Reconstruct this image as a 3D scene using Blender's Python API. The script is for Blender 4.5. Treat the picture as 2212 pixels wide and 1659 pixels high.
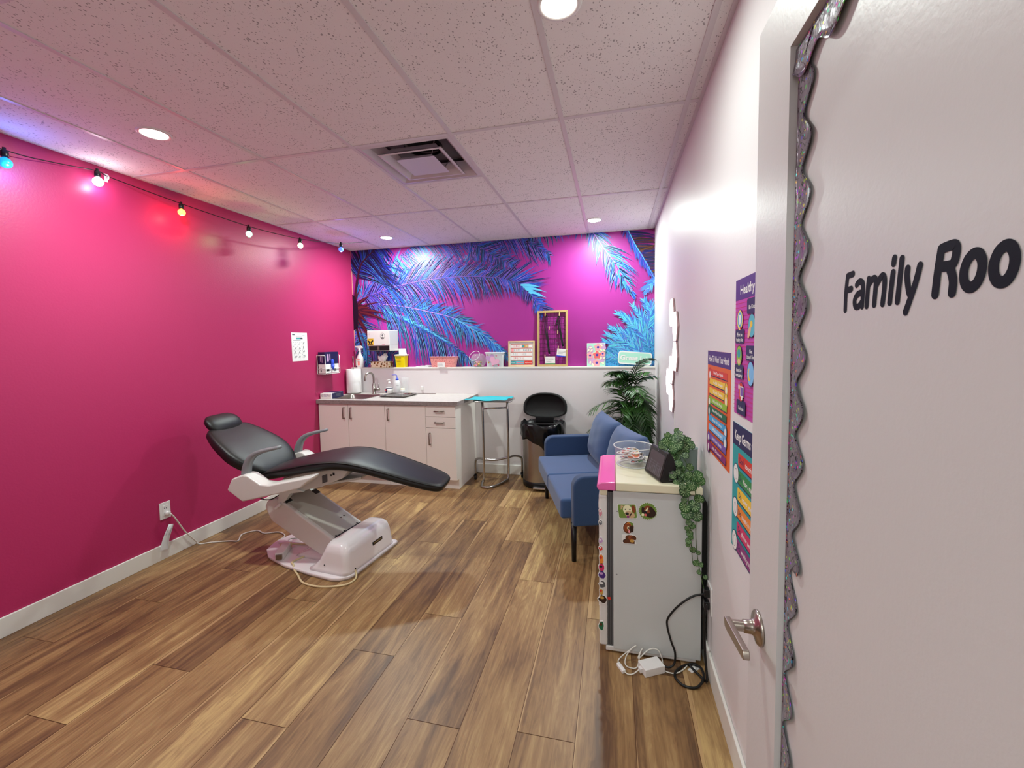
import bpy, bmesh, math, random
from mathutils import Vector, Matrix
PI = math.pi
R = math.radians
random.seed(7)
for o in list(bpy.data.objects): bpy.data.objects.remove(o)
scene = bpy.context.scene
COL = scene.collection

# ------------------------------------------------------------------ camera, world, exposure
cam_d = bpy.data.cameras.new('camera'); cam = bpy.data.objects.new('camera', cam_d); COL.objects.link(cam)
def _rot(rx, ry, rz):
    return Matrix.Rotation(rz, 3, 'Z') @ Matrix.Rotation(rx, 3, 'X') @ Matrix.Rotation(ry, 3, 'Y')
_m = _rot(-0.0651552, 0.0178134, 0.2296607)
_r, _f, _u = _m.col[0], _m.col[1], _m.col[2]
M4 = Matrix.Identity(4)
for i in range(3):
    M4[i][0] = _r[i]; M4[i][1] = _u[i]; M4[i][2] = -_f[i]
M4.translation = Vector((3.134, 0.0, 1.503))
cam.matrix_world = M4
cam_d.sensor_width = 36; cam_d.lens = 912.47 / 2212 * 36
cam_d.shift_x = -0.00316; cam_d.shift_y = -0.01432
cam_d.clip_start = 0.02
scene.camera = cam
scene.view_settings.view_transform = 'Standard'
scene.view_settings.look = 'None'
scene.view_settings.gamma = 1
scene.view_settings.use_curve_mapping = False
scene.view_settings.exposure = 0.38
world = bpy.data.worlds.new('world'); scene.world = world; world.use_nodes = True
world.node_tree.nodes['Background'].inputs[0].default_value = (1, 0.95, 0.97, 1)
world.node_tree.nodes['Background'].inputs[1].default_value = 0.05

H = 2.649; XR = 3.552; YB = 4.675; YF = 0.06; LEDGE = 1.223; YL = 4.585
DOWNLIGHTS = [(0.743, 1.843), (2.955, 1.515), (0.751, 4.207), (2.957, 4.182)]
LAMP_W = 21.0

def area_lamp(name, loc, size, power, color=(1, 1, 1), spread=None):
    d = bpy.data.lights.new(name, 'AREA'); d.shape = 'DISK'; d.size = size; d.energy = power; d.color = color
    if spread: d.spread = spread
    o = bpy.data.objects.new(name, d); COL.objects.link(o); o.location = loc
    return o
def point_lamp(name, loc, r, power, color):
    d = bpy.data.lights.new(name, 'POINT'); d.shadow_soft_size = r; d.energy = power; d.color = color
    o = bpy.data.objects.new(name, d); COL.objects.link(o); o.location = loc
    return o
for i, (x, y) in enumerate(DOWNLIGHTS):
    area_lamp('downlight_lamp', (x, y, H - 0.0145), 0.11, LAMP_W * (1.1, 0.46, 1.3, 1.05)[i], (0.88, 1.0, 0.93))
area_lamp('corridor_fill', (2.6, -1.3, H - 0.0145), 0.2, 24, (0.90, 1.0, 0.94))  # unseen fill light added behind the doorway to brighten the open door

# ------------------------------------------------------------------ materials
def lin(h):
    h = h.lstrip('#'); c = [int(h[i:i + 2], 16) / 255 for i in (0, 2, 4)]
    return tuple((v / 12.92 if v <= 0.04045 else ((v + 0.055) / 1.055) ** 2.4) for v in c) + (1.0,)
MATS = {}
def mat(name, hexc, rough=0.5, metal=0.0, emit=None, es=1.0, trans=0.0, ior=1.45, bump=0.0, bscale=200.0, spec=0.5, alpha=1.0, coat=0.0, var=0.0, vscale=5.0, sheen=0.0):
    m = bpy.data.materials.new(name); m.use_nodes = True
    nt = m.node_tree; b = nt.nodes['Principled BSDF']
    b.inputs['Base Color'].default_value = lin(hexc); b.inputs['Roughness'].default_value = rough
    b.inputs['Metallic'].default_value = metal; b.inputs['IOR'].default_value = ior
    b.inputs['Specular IOR Level'].default_value = spec
    b.inputs['Transmission Weight'].default_value = trans
    b.inputs['Alpha'].default_value = alpha
    b.inputs['Coat Weight'].default_value = coat
    b.inputs['Sheen Weight'].default_value = sheen
    if emit:
        b.inputs['Emission Color'].default_value = lin(emit); b.inputs['Emission Strength'].default_value = es
    if bump or var:
        tc = nt.nodes.new('ShaderNodeTexCoord')
    if bump:
        n = nt.nodes.new('ShaderNodeTexNoise'); n.inputs['Scale'].default_value = bscale; n.inputs['Detail'].default_value = 3
        bp = nt.nodes.new('ShaderNodeBump'); bp.inputs['Strength'].default_value = bump; bp.inputs['Distance'].default_value = 0.002
        nt.links.new(tc.outputs['Object'], n.inputs['Vector']); nt.links.new(n.outputs['Fac'], bp.inputs['Height'])
        nt.links.new(bp.outputs['Normal'], b.inputs['Normal'])
    if var:
        n = nt.nodes.new('ShaderNodeTexNoise'); n.inputs['Scale'].default_value = vscale; n.inputs['Detail'].default_value = 5
        mx = nt.nodes.new('ShaderNodeMix'); mx.data_type = 'RGBA'
        c = lin(hexc); mx.inputs[6].default_value = tuple(v * (1 - var) for v in c[:3]) + (1,)
        mx.inputs[7].default_value = tuple(min(1, v * (1 + var)) for v in c[:3]) + (1,)
        nt.links.new(tc.outputs['Object'], n.inputs['Vector']); nt.links.new(n.outputs['Fac'], mx.inputs[0]); nt.links.new(mx.outputs[2], b.inputs['Base Color'])
    MATS[name] = m
    return name
class NT:
    def __init__(s, name, rough=0.5):
        s.m = bpy.data.materials.new(name); s.m.use_nodes = True; s.t = s.m.node_tree; s.b = s.t.nodes['Principled BSDF']
        s.b.inputs['Roughness'].default_value = rough; MATS[name] = s.m
    def n(s, typ, **kw):
        nd = s.t.nodes.new('ShaderNode' + typ)
        for k, v in kw.items(): setattr(nd, k, v)
        return nd
    def l(s, a, b): s.t.links.new(a, b)
    def math(s, op, a, b=None, c=None):
        nd = s.n('Math', operation=op)
        for i, v in enumerate((a, b, c)):
            if v is None: continue
            if isinstance(v, (int, float)): nd.inputs[i].default_value = v
            else: s.l(v, nd.inputs[i])
        return nd.outputs[0]
    def mix(s, f, a, b, typ='MIX'):
        nd = s.n('Mix', data_type='RGBA', blend_type=typ)
        if isinstance(f, (int, float)): nd.inputs[0].default_value = f
        else: s.l(f, nd.inputs[0])
        for i, v in ((6, a), (7, b)):
            if isinstance(v, str): nd.inputs[i].default_value = lin(v)
            elif isinstance(v, tuple): nd.inputs[i].default_value = v
            else: s.l(v, nd.inputs[i])
        return nd.outputs[2]
    def ramp(s, f, stops):
        nd = s.n('ValToRGB'); cr = nd.color_ramp
        while len(cr.elements) < len(stops): cr.elements.new(0.5)
        for e, (p, c) in zip(cr.elements, stops):
            e.position = p; e.color = lin(c) if isinstance(c, str) else (c, c, c, 1)
        s.l(f, nd.inputs[0]); return nd.outputs[0]
    def noise(s, vec, scale, detail=3, rough=0.5, dist=0.0):
        nd = s.n('TexNoise'); nd.inputs['Scale'].default_value = scale; nd.inputs['Detail'].default_value = detail
        nd.inputs['Roughness'].default_value = rough; nd.inputs['Distortion'].default_value = dist
        s.l(vec, nd.inputs['Vector']); return nd.outputs['Fac']
    def mapping(s, vec, scale):
        nd = s.n('Mapping'); nd.inputs['Scale'].default_value = scale; s.l(vec, nd.inputs['Vector']); return nd.outputs[0]
    def bump(s, h, strength=0.3, dist=0.002):
        nd = s.n('Bump'); nd.inputs['Strength'].default_value = strength; nd.inputs['Distance'].default_value = dist
        s.l(h, nd.inputs['Height']); s.l(nd.outputs[0], s.b.inputs['Normal'])

mat('pink_paint', '#b42a60', 0.42, bump=0.25, bscale=90)
mat('white_paint', '#e6e1e2', 0.45, bump=0.15, bscale=90)
mat('trim_white', '#e4e2dc', 0.4)
mat('door_white', '#d6d2d2', 0.38, bump=0.12, bscale=120)
mat('ceiling_metal', '#d6cdd0', 0.4)
mat('dark', '#070708', 0.5)
mat('black_plastic', '#0e0e10', 0.35)
mat('black_matte', '#0b0b0c', 0.7)
mat('black_fabric', '#101012', 0.8)
mat('white_plastic', '#e6e3e2', 0.3)
mat('chair_white', '#dcd9d4', 0.28)
mat('chair_gloss', '#f0eaec', 0.12, coat=0.5)
mat('chair_mid_grey', '#b9b4ac', 0.35)  # darker grey for the base gasket and lift arm top panel
mat('arm_grey', '#85898c', 0.38)
mat('leather_black', '#121414', 0.38, bump=0.35, bscale=420)
mat('chrome', '#b9b7b5', 0.14, metal=1.0)
mat('brushed_steel', '#a39e98', 0.3, metal=1.0, bump=0.1, bscale=60)
mat('satin_nickel', '#b3aaa0', 0.28, metal=1.0)
mat('cabinet_white', '#f4efe8', 0.4)
mat('pull_steel', '#8a7e76', 0.3, metal=0.9)
mat('teal', '#1fb4c4', 0.55)
mat('liner', '#08080a', 0.25, bump=0.0)
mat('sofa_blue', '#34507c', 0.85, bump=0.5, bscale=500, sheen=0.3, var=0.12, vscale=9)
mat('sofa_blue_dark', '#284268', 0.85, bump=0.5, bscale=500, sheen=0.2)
mat('fridge_white', '#cccfcf', 0.35, var=0.04, vscale=4)
mat('fridge_door', '#dedbd9', 0.3)
mat('cream', '#e9e3c6', 0.3)
mat('pink_tape', '#f06cb4', 0.15)
mat('gasket', '#5b5b5e', 0.5)
mat('paper', '#eceae8', 0.6)
mat('tissue', '#f4f2f3', 0.8)
mat('clear', '#ffffff', 0.04, trans=1.0, ior=1.15)
mat('clear_soft', '#f2f6fa', 0.12, alpha=0.09)
mat('frosted', '#eef0f2', 0.35, alpha=0.75)
mat('sharps_yellow', '#f0d909', 0.35)
mat('basket_pink', '#ef9a98', 0.5)
mat('wood_light', '#dcbf8c', 0.5)
mat('wood_tan', '#b79a66', 0.55)
mat('mint', '#a8dcc8', 0.5)
mat('navy', '#1f1d4d', 0.35)
mat('blue_glove', '#3553d8', 0.45)
mat('wash_blue', '#1c3fd0', 0.4)
mat('ink', '#17171c', 0.6)
mat('ink_grey', '#6d6f76', 0.6)
mat('label_salmon', '#f0958a', 0.5)
mat('lettering', '#090b1c', 0.6, spec=0.2)
mat('soil', '#5a3a22', 0.9)
mat('stem_green', '#3b5b22', 0.6)
mat('palm_stem', '#2c3d1a', 0.6)
mat('pot_grey', '#8fa09c', 0.35)
mat('pot_dark', '#23231f', 0.6)
mat('white_cord', '#dddad2', 0.45)
mat('beige_cord', '#e0cda0', 0.45)
mat('black_cord', '#0a0a0a', 0.45)
mat('screen_glass', '#0b0a0c', 0.2)
mat('screen_reflection', '#4a4347', 0.45)
mat('peach_rim', '#e0b49c', 0.4)
mat('duct_grey', '#6b6064', 0.6)
mat('vent_white', '#cfc4cc', 0.35)
mat('green_bulb_dark', '#16351f', 0.5)
mat('panel_white', '#ffffff', 0.4, emit='#fff6f8', es=3.2)
mat('panel_rim', '#c7a9ac', 0.4)
mat('downlight_glow', '#ffffff', 0.4, emit='#fff8ec', es=14)
for n, h in dict(orange='#e4622a', red='#d8382c', purple='#4b2a7d', magenta='#bf3fa6', tealp='#2aa0a6', yellow='#f2c63a', lime='#93bf33', greenp='#2f8a48', greend='#1f6a4a', skyb='#4aa8dc', bluel='#7fbdee', violet='#7a58b0', plum='#8d2a78', orangel='#ee8a30', crimson='#d32c66', navyp='#231f56', skin='#e7b58d', cyanp='#58b4c8', flower_pink='#f7a3aa', flower_red='#e86a70', leaf_cream='#f1ecc4', lilac='#cba3cf', indigo='#4a3aa6', brownd='#2e1810', brownr='#8a4420', tan='#cfae86', grass='#6f8f3c', brown='#5a3018', gold='#c89a4a', rose='#d88a9a', heartp='#c59aca', heartq='#eab2cc', aqua='#5fd0d8', candyg='#7cc04a', candyo='#f0853a', candyp='#f08ab0', butter='#f5e07a', linered='#c8685c').items():
    mat(n, h, 0.5)

# glass-like vents, emissive bulbs
BULBS = [('blue', '#1a8cff', (0.10, 0.25, 1.0)), ('white', '#fff6ff', (1.0, 0.92, 1.0)), ('red', '#ffb060', (1.0, 0.06, 0.05)),
         ('green', '#b8ffe0', (0.12, 1.0, 0.3)), ('orange', '#ffe6c0', (1.0, 0.62, 0.3)), ('indigo', '#5a7cff', (0.16, 0.16, 1.0))]
for n, h, c in BULBS: mat('bulb_' + n, h, 0.3, emit=h, es={'white': 8.0, 'orange': 2.2, 'red': 1.6}.get(n, 1.15))

# floor planks
f = NT('floor_planks', 0.42)
uv = f.n('UVMap').outputs[0]
at = f.n('Attribute', attribute_name='tone'); sep = f.n('SeparateColor'); f.l(at.outputs['Color'], sep.inputs[0])
t1, t2, t3 = sep.outputs[0], sep.outputs[1], sep.outputs[2]
big = f.noise(f.mapping(uv, (1.1, 7.0, 1)), 1.0, 3, 0.55, 1.2)
streak = f.noise(f.mapping(uv, (1.1, 46.0, 1)), 1.0, 5, 0.65, 1.2)
swl = f.noise(f.mapping(uv, (3.4, 20.0, 1)), 1.0, 3, 0.55, 3.5)
fine = f.noise(f.mapping(uv, (9.0, 260.0, 1)), 1.0, 4, 0.6)
v = f.math('ADD', f.math('MULTIPLY', big, 1.25), f.math('MULTIPLY', streak, 0.55))
v = f.math('ADD', v, f.math('MULTIPLY', f.math('SUBTRACT', t1, 0.5), 0.26))
v = f.math('ADD', v, f.math('MULTIPLY', f.math('SUBTRACT', swl, 0.5), 0.45))
v = f.math('SUBTRACT', v, 0.40)
base = f.ramp(v, [(0.18, '#5c412a'), (0.35, '#7b5b3a'), (0.52, '#96734a'), (0.67, '#a8875a'), (0.84, '#c8a870')])
sv = f.n('SeparateXYZ'); f.l(f.n('UVMap', uv_map='edge').outputs[0], sv.inputs[0])
wob = f.noise(f.mapping(uv, (0.8, 0.4, 1)), 1.0, 2)
sap = f.math('GREATER_THAN', f.math('ADD', f.math('ABSOLUTE', f.math('SUBTRACT', sv.outputs[1], t3)), f.math('MULTIPLY', f.math('SUBTRACT', wob, 0.5), 0.9)), f.math('ADD', 0.92, f.math('MULTIPLY', t2, 0.45)))
sapm = f.math('MULTIPLY', sap, 0.75)
base = f.mix(sapm, base, '#c4a172')
dk = f.math('MULTIPLY', f.math('GREATER_THAN', f.noise(f.mapping(uv, (2.6, 60.0, 1)), 1.0, 3, 0.5, 1.5), 0.66), 0.35)
base = f.mix(dk, base, '#5a3424')
base = f.mix(f.math('MULTIPLY', fine, 0.28), base, '#6a4a34')
f.l(base, f.b.inputs['Base Color']); f.bump(fine, 0.15, 0.001)

# ceiling tile
f = NT('ceiling_tile', 0.85)
tc = f.n('TexCoord').outputs['Object']
vo = f.n('TexVoronoi'); vo.inputs['Scale'].default_value = 82; f.l(f.mapping(tc, (1.0, 0.7, 1.0)), vo.inputs['Vector'])
msk = f.noise(tc, 14, 3)
dot = f.math('LESS_THAN', vo.outputs['Distance'], f.math('ADD', 0.20, f.math('MULTIPLY', f.math('SUBTRACT', msk, 0.5), 0.6)))
vo2 = f.n('TexVoronoi'); vo2.inputs['Scale'].default_value = 160; f.l(tc, vo2.inputs['Vector'])
dot2 = f.math('LESS_THAN', vo2.outputs['Distance'], f.math('MULTIPLY', f.math('SUBTRACT', f.noise(tc, 25, 2), 0.36), 0.8))
d = f.math('MAXIMUM', dot, f.math('MULTIPLY', dot2, 0.7))
f.l(f.mix(f.math('MULTIPLY', d, 0.62), '#ece6e6', '#5e5054'), f.b.inputs['Base Color'])

# worktop laminate
f = NT('laminate', 0.35)
tc = f.n('TexCoord').outputs['Object']
f.l(f.ramp(f.noise(tc, 30, 6, 0.7), [(0.3, '#b8b2ae'), (0.7, '#cfcac6')]), f.b.inputs['Base Color'])
f = NT('laminate_edge', 0.45)
tc = f.n('TexCoord').outputs['Object']
f.l(f.ramp(f.noise(tc, 60, 6, 0.7), [(0.3, '#7f7775'), (0.7, '#9f9794')]), f.b.inputs['Base Color'])

# holographic foil
f = NT('foil', 0.22)
tc = f.n('TexCoord').outputs['Object']
vo = f.n('TexVoronoi'); vo.inputs['Scale'].default_value = 240; f.l(tc, vo.inputs['Vector'])
hsv = f.n('HueSaturation'); hsv.inputs['Color'].default_value = (0.55, 0.28, 0.75, 1); hsv.inputs['Saturation'].default_value = 1.5; hsv.inputs['Value'].default_value = 1.3
sc0 = f.n('SeparateColor'); f.l(vo.outputs['Color'], sc0.inputs[0]); f.l(sc0.outputs[0], hsv.inputs['Hue'])
spk = f.math('GREATER_THAN', f.n('SeparateColor').outputs[0], 0.5)
sc = f.n('SeparateColor'); f.l(vo.outputs['Color'], sc.inputs[0])
spk = f.math('GREATER_THAN', sc.outputs[1], 0.92)
swirl = f.noise(tc, 42, 1, 0.4, 2.0)
line = f.math('LESS_THAN', f.math('ABSOLUTE', f.math('SUBTRACT', swirl, 0.5)), 0.022)
base = f.mix(f.noise(tc, 30, 2), '#6c5f72', '#948790')
base = f.mix(f.math('MULTIPLY', spk, 0.8), base, hsv.outputs[0])
base = f.mix(line, base, '#1a171d')
f.l(base, f.b.inputs['Base Color']); f.b.inputs['Metallic'].default_value = 0.25
f.bump(f.noise(tc, 40, 2), 0.5, 0.004)

# tissue box print / basket holes / variegated leaf
f = NT('autumn_print', 0.5)
tc = f.n('TexCoord').outputs['Object']
vo = f.n('TexVoronoi'); vo.inputs['Scale'].default_value = 34; f.l(tc, vo.inputs['Vector'])
m1 = f.math('LESS_THAN', f.math('ADD', vo.outputs['Distance'], f.math('MULTIPLY', f.noise(tc, 90, 2), 0.35)), 0.58)
c1 = f.ramp(f.noise(tc, 60, 2), [(0.42, '#5a3212'), (0.5, '#b9762a'), (0.58, '#8a5a20')])
f.l(f.mix(m1, '#f0e2c4', c1), f.b.inputs['Base Color'])
f = NT('basket_weave', 0.5)
tc = f.n('TexCoord').outputs['Object']
vo = f.n('TexVoronoi'); vo.inputs['Scale'].default_value = 80; f.l(tc, vo.inputs['Vector'])
m1 = f.math('MULTIPLY', f.math('LESS_THAN', vo.outputs['Distance'], 0.30), 0.7)
f.l(f.mix(m1, '#f0a09c', '#a8404c'), f.b.inputs['Base Color'])
f = NT('striped_leaf', 0.45)
sv = f.n('SeparateXYZ'); f.l(f.n('UVMap').outputs[0], sv.inputs[0])
st = f.math('SINE', f.math('MULTIPLY', sv.outputs[0], 2 * PI * 11))
stripe = f.math('MULTIPLY', f.math('GREATER_THAN', st, 0.62), f.math('LESS_THAN', sv.outputs[1], 0.80))
base = f.ramp(f.noise(f.n('TexCoord').outputs['Object'], 18, 2), [(0.35, '#173a12'), (0.65, '#2b5c20')])
f.l(f.mix(f.math('MULTIPLY', stripe, 0.8), base, '#a3bf88'), f.b.inputs['Base Color'])
f.b.inputs['Transmission Weight'].default_value = 0.0
f = NT('palm_leaf', 0.42)
base = f.ramp(f.noise(f.n('TexCoord').outputs['Object'], 7, 2), [(0.35, '#1d3a17'), (0.65, '#3f6d2e')])
f.l(base, f.b.inputs['Base Color'])
f = NT('mural_bush', 0.35)
tc = f.n('TexCoord').outputs['Object']
n1 = f.noise(tc, 38, 4, 0.6, 2.0)
f.l(f.ramp(n1, [(0.34, '#0b1e3e'), (0.43, '#2266b8'), (0.52, '#38a9cc'), (0.60, '#3f8ad8'), (0.70, '#8a4cc0')]), f.b.inputs['Base Color'])

# ------------------------------------------------------------------ mesh builder
class MB:
    def __init__(s):
        s.v = []; s.f = []; s.m = []; s.mats = []; s.uv = {}; s.sm = []
    def mi(s, name):
        if name not in s.mats: s.mats.append(name)
        return s.mats.index(name)
    def add(s, vs, fs, m, smooth=False, xf=None):
        k = len(s.v)
        for p in vs:
            p = Vector(p); s.v.append(tuple(xf @ p) if xf is not None else tuple(p))
        mi = s.mi(m)
        for q in fs: s.f.append([k + i for i in q]); s.m.append(mi); s.sm.append(smooth)
        return s
    def box(s, c, d, m, rz=0.0, xf=None):
        x, y, z = d[0] / 2, d[1] / 2, d[2] / 2
        T = Matrix.Translation(Vector(c)) @ Matrix.Rotation(rz, 4, 'Z')
        if xf is not None: T = xf @ T
        vs = [(sx * x, sy * y, sz * z) for sz in (-1, 1) for sy in (-1, 1) for sx in (-1, 1)]
        return s.add(vs, [(0, 2, 3, 1), (4, 5, 7, 6), (0, 1, 5, 4), (2, 6, 7, 3), (0, 4, 6, 2), (1, 3, 7, 5)], m, xf=T)
    def span(s, a, b, m, xf=None):
        return s.box([(a[i] + b[i]) / 2 for i in range(3)], [abs(b[i] - a[i]) for i in range(3)], m, xf=xf)
    def prism(s, poly, o, u, v, n, t, m, smooth=False):
        o, u, v, n = Vector(o), Vector(u), Vector(v), Vector(n)
        k = len(poly)
        if u.cross(v).dot(n) < 0: poly = poly[::-1]
        vs = [o + u * a + v * b for a, b in poly] + [o + u * a + v * b + n * t for a, b in poly]
        fs = [tuple(range(k - 1, -1, -1)), tuple(range(k, 2 * k))] + [(i, (i + 1) % k, k + (i + 1) % k, k + i) for i in range(k)]
        return s.add(vs, fs, m, smooth)
    def rings(s, rs, m, cap=True, smooth=True, closed=True):
        k = len(rs[0]); vs = [p for r in rs for p in r]; fs = []
        for i in range(len(rs) - 1):
            for j in range(k if closed else k - 1):
                a = i * k + j; b = i * k + (j + 1) % k
                fs.append((a, b, b + k, a + k))
        if cap: fs.append(tuple(range(k - 1, -1, -1))); fs.append(tuple((len(rs) - 1) * k + j for j in range(k)))
        return s.add(vs, fs, m, smooth)
    def lathe(s, prof, c, m, n=28, axis='Z', sx=1.0, sy=1.0, cap=False, xf=None):
        rs = []
        for r, z in prof:
            ring = []
            for j in range(n):
                a = 2 * PI * j / n; x, y = r * math.cos(a) * sx, r * math.sin(a) * sy
                p = Vector((x, y, z)) if axis == 'Z' else (Vector((z, x, y)) if axis == 'X' else Vector((y, z, x)))
                p = p + Vector(c)
                ring.append(tuple(xf @ p) if xf is not None else tuple(p))
            rs.append(ring)
        return s.rings(rs, m, cap)
    def tube(s, pts, r, m, n=8, smooth=True, curve=0):
        pts = [Vector(p) for p in pts]
        if curve:
            if isinstance(r, (list, tuple)):
                r = [r[k] + (r[k + 1] - r[k]) * j / curve for k in range(len(r) - 1) for j in range(curve)] + [r[-1]]
            pts = catmull(pts, curve)
        rs = []; up = Vector((0, 0, 1)); prev = None
        for i, p in enumerate(pts):
            t = (pts[min(i + 1, len(pts) - 1)] - pts[max(i - 1, 0)])
            if t.length < 1e-9: t = Vector((0, 0, 1))
            t.normalize()
            if prev is None:
                a = t.cross(up)
                if a.length < 1e-3: a = t.cross(Vector((1, 0, 0)))
            else:
                a = prev - t * prev.dot(t)
                if a.length < 1e-6: a = t.cross(up)
            a.normalize(); b = t.cross(a); prev = a
            rr = r[i] if isinstance(r, (list, tuple)) else r
            rs.append([tuple(p + (a * math.cos(2 * PI * j / n) + b * math.sin(2 * PI * j / n)) * rr) for j in range(n)])
        return s.rings(rs, m, True, smooth)
    def ball(s, c, r, m, n=14, k=10, sc=(1, 1, 1), xf=None):
        rs = []
        for i in range(1, k):
            a = PI * i / k; rs.append([(c[0] + r * sc[0] * math.sin(a) * math.cos(2 * PI * j / n), c[1] + r * sc[1] * math.sin(a) * math.sin(2 * PI * j / n), c[2] - r * sc[2] * math.cos(a)) for j in range(n)])
        if xf is not None: rs = [[tuple(xf @ Vector(p)) for p in q] for q in rs]
        return s.rings(rs, m)
    def merge(s, o, xf=None):
        k = len(s.v)
        s.v += [tuple(xf @ Vector(p)) if xf is not None else p for p in o.v]
        for q, mi, sm in zip(o.f, o.m, o.sm): s.f.append([k + i for i in q]); s.m.append(s.mi(o.mats[mi])); s.sm.append(sm)
        return s
    def xform(s, xf):
        s.v = [tuple(xf @ Vector(p)) for p in s.v]; return s
    def build(s, name, parent=None, bevel=0.0, segs=2, sub=0, uvs=None, fix=True, label=None, kind=None, ang=35):
        me = bpy.data.meshes.new(name); me.from_pydata([tuple(p) for p in s.v], [], s.f); me.update()
        for q in s.mats: me.materials.append(MATS[q])
        me.polygons.foreach_set('material_index', s.m); me.polygons.foreach_set('use_smooth', s.sm)
        if uvs:
            for nm, data in uvs.items():
                l = me.uv_layers.new(name=nm)
                for i, c in enumerate(data): l.data[i].uv = c
        if fix:
            bm = bmesh.new(); bm.from_mesh(me); bmesh.ops.recalc_face_normals(bm, faces=bm.faces); bm.to_mesh(me); bm.free()
        o = bpy.data.objects.new(name, me); COL.objects.link(o)
        if parent: o.parent = parent
        if bevel:
            md = o.modifiers.new('bevel', 'BEVEL'); md.width = bevel; md.segments = segs; md.limit_method = 'ANGLE'; md.angle_limit = R(ang); md.harden_normals = False
            for p in me.polygons: p.use_smooth = True
            w = o.modifiers.new('wn', 'WEIGHTED_NORMAL'); w.keep_sharp = True
        if sub:
            md = o.modifiers.new('sub', 'SUBSURF'); md.levels = sub; md.render_levels = sub
        if label: o['label'] = label
        if kind: o['kind'] = kind
        return o
def catmull(P, k):
    P = [Vector(p) for p in P]; out = []
    for i in range(len(P) - 1):
        a, b, c, d = P[max(i - 1, 0)], P[i], P[i + 1], P[min(i + 2, len(P) - 1)]
        for j in range(k):
            t = j / k
            out.append(0.5 * ((2 * b) + (c - a) * t + (2 * a - 5 * b + 4 * c - d) * t * t + (3 * b - a - 3 * c + d) * t ** 3))
    out.append(P[-1]); return out
def tag(o, label, cat, group=None):
    o['label'] = label; o['category'] = cat
    if group: o['group'] = group
    return o
def thing(name, label, cat, loc=(0, 0, 0), rz=0.0, group=None):
    o = bpy.data.objects.new(name, None); COL.objects.link(o); o.location = loc; o.rotation_euler = (0, 0, rz)
    o.empty_display_size = 0.05
    return tag(o, label, cat, group)
def struct(o): o['kind'] = 'structure'; return o
def children_of(o): return [c for c in bpy.data.objects if c.parent == o]
def copy_tree(root, loc, rz=None, label=None, group=None):
    r = root.copy(); COL.objects.link(r); r.location = loc
    if rz is not None: r.rotation_euler = (0, 0, rz)
    if label: r['label'] = label
    if group: r['group'] = group
    for c in children_of(root):
        k = c.copy(); COL.objects.link(k); k.parent = r
        for g in children_of(c):
            q = g.copy(); COL.objects.link(q); q.parent = k
    return r

# text -> mesh data, cached
def text_geo(body, bold=0.0, shear=0.0, spacing=1.0):
    c = bpy.data.curves.new('t', 'FONT'); c.body = body; c.size = 1; c.offset = bold; c.shear = shear; c.space_character = spacing
    c.resolution_u = 3
    o = bpy.data.objects.new('t', c); COL.objects.link(o)
    bpy.context.view_layer.update()
    me = bpy.data.meshes.new_from_object(o.evaluated_get(bpy.context.evaluated_depsgraph_get()))
    vs = [v.co.copy() for v in me.vertices]; fs = [tuple(p.vertices) for p in me.polygons]
    bpy.data.objects.remove(o); bpy.data.curves.remove(c); bpy.data.meshes.remove(me)
    if not vs: return [], [], 1, 1, 0, 0
    x0, x1 = min(v.x for v in vs), max(v.x for v in vs); y0, y1 = min(v.y for v in vs), max(v.y for v in vs)
    return vs, fs, x0, x1, y0, y1

class Flat:
    """flat print on a plane: local u (right), v (up), thin paper with printed layers"""
    def __init__(s, o, u, v, n, mb=None, eps=0.00035):
        s.o, s.u, s.vv, s.n = Vector(o), Vector(u).normalized(), Vector(v).normalized(), Vector(n).normalized()
        s.mb = mb or MB(); s.k = 1; s.eps = 0.00006; s.base = 0.00025
    def P(s, a, b, h): return s.o + s.u * a + s.vv * b + s.n * h
    def poly(s, pts, m, h=None):
        if h is None: s.k += 1; h = s.base + s.k * s.eps
        s.mb.add([s.P(a, b, h) for a, b in pts], [tuple(range(len(pts)))], m); return s
    def rect(s, x0, y0, x1, y1, m, rad=0.0, sk=0.0, h=None):
        if rad:
            pts = []
            for cx, cy, a0 in ((x1 - rad, y0 + rad, -90), (x1 - rad, y1 - rad, 0), (x0 + rad, y1 - rad, 90), (x0 + rad, y0 + rad, 180)):
                for j in range(5):
                    a = R(a0 + 90 * j / 4); pts.append((cx + rad * math.cos(a), cy + rad * math.sin(a)))
        else: pts = [(x0, y0), (x1, y0), (x1, y1), (x0, y1)]
        return s.poly(pts, m, h)
    def ell(s, cx, cy, rx, ry, m, n=20, rot=0.0, h=None):
        c, q = math.cos(rot), math.sin(rot)
        return s.poly([(cx + rx * math.cos(2 * PI * j / n) * c - ry * math.sin(2 * PI * j / n) * q, cy + rx * math.cos(2 * PI * j / n) * q + ry * math.sin(2 * PI * j / n) * c) for j in range(n)], m, h)
    def text(s, body, x, y, hgt, m, width=None, bold=0.0, align='L', sh=0.0, rot=0.0):
        vs, fs, x0, x1, y0, y1 = text_geo(body, bold, sh)
        if not vs: return s
        s.k += 1; h = s.base + s.k * s.eps
        sy = hgt / 0.7; sx = sy if width is None else width / (x1 - x0)
        w = (x1 - x0) * sx; off = {'L': 0, 'C': -w / 2, 'R': -w}[align]
        c, q = math.cos(rot), math.sin(rot)
        P = []
        for v in vs:
            a, b = (v.x - x0) * sx + off, v.y * sy
            P.append(s.P(x + a * c - b * q, y + a * q + b * c, h))
        s.mb.add(P, fs, m); return s
    def lines(s, x0, x1, y, n, gap, hgt, m, jit=0.2):
        for i in range(n):
            s.rect(x0, y - i * gap, x1 - (x1 - x0) * random.random() * jit, y - i * gap + hgt, m)
        return s
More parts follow.
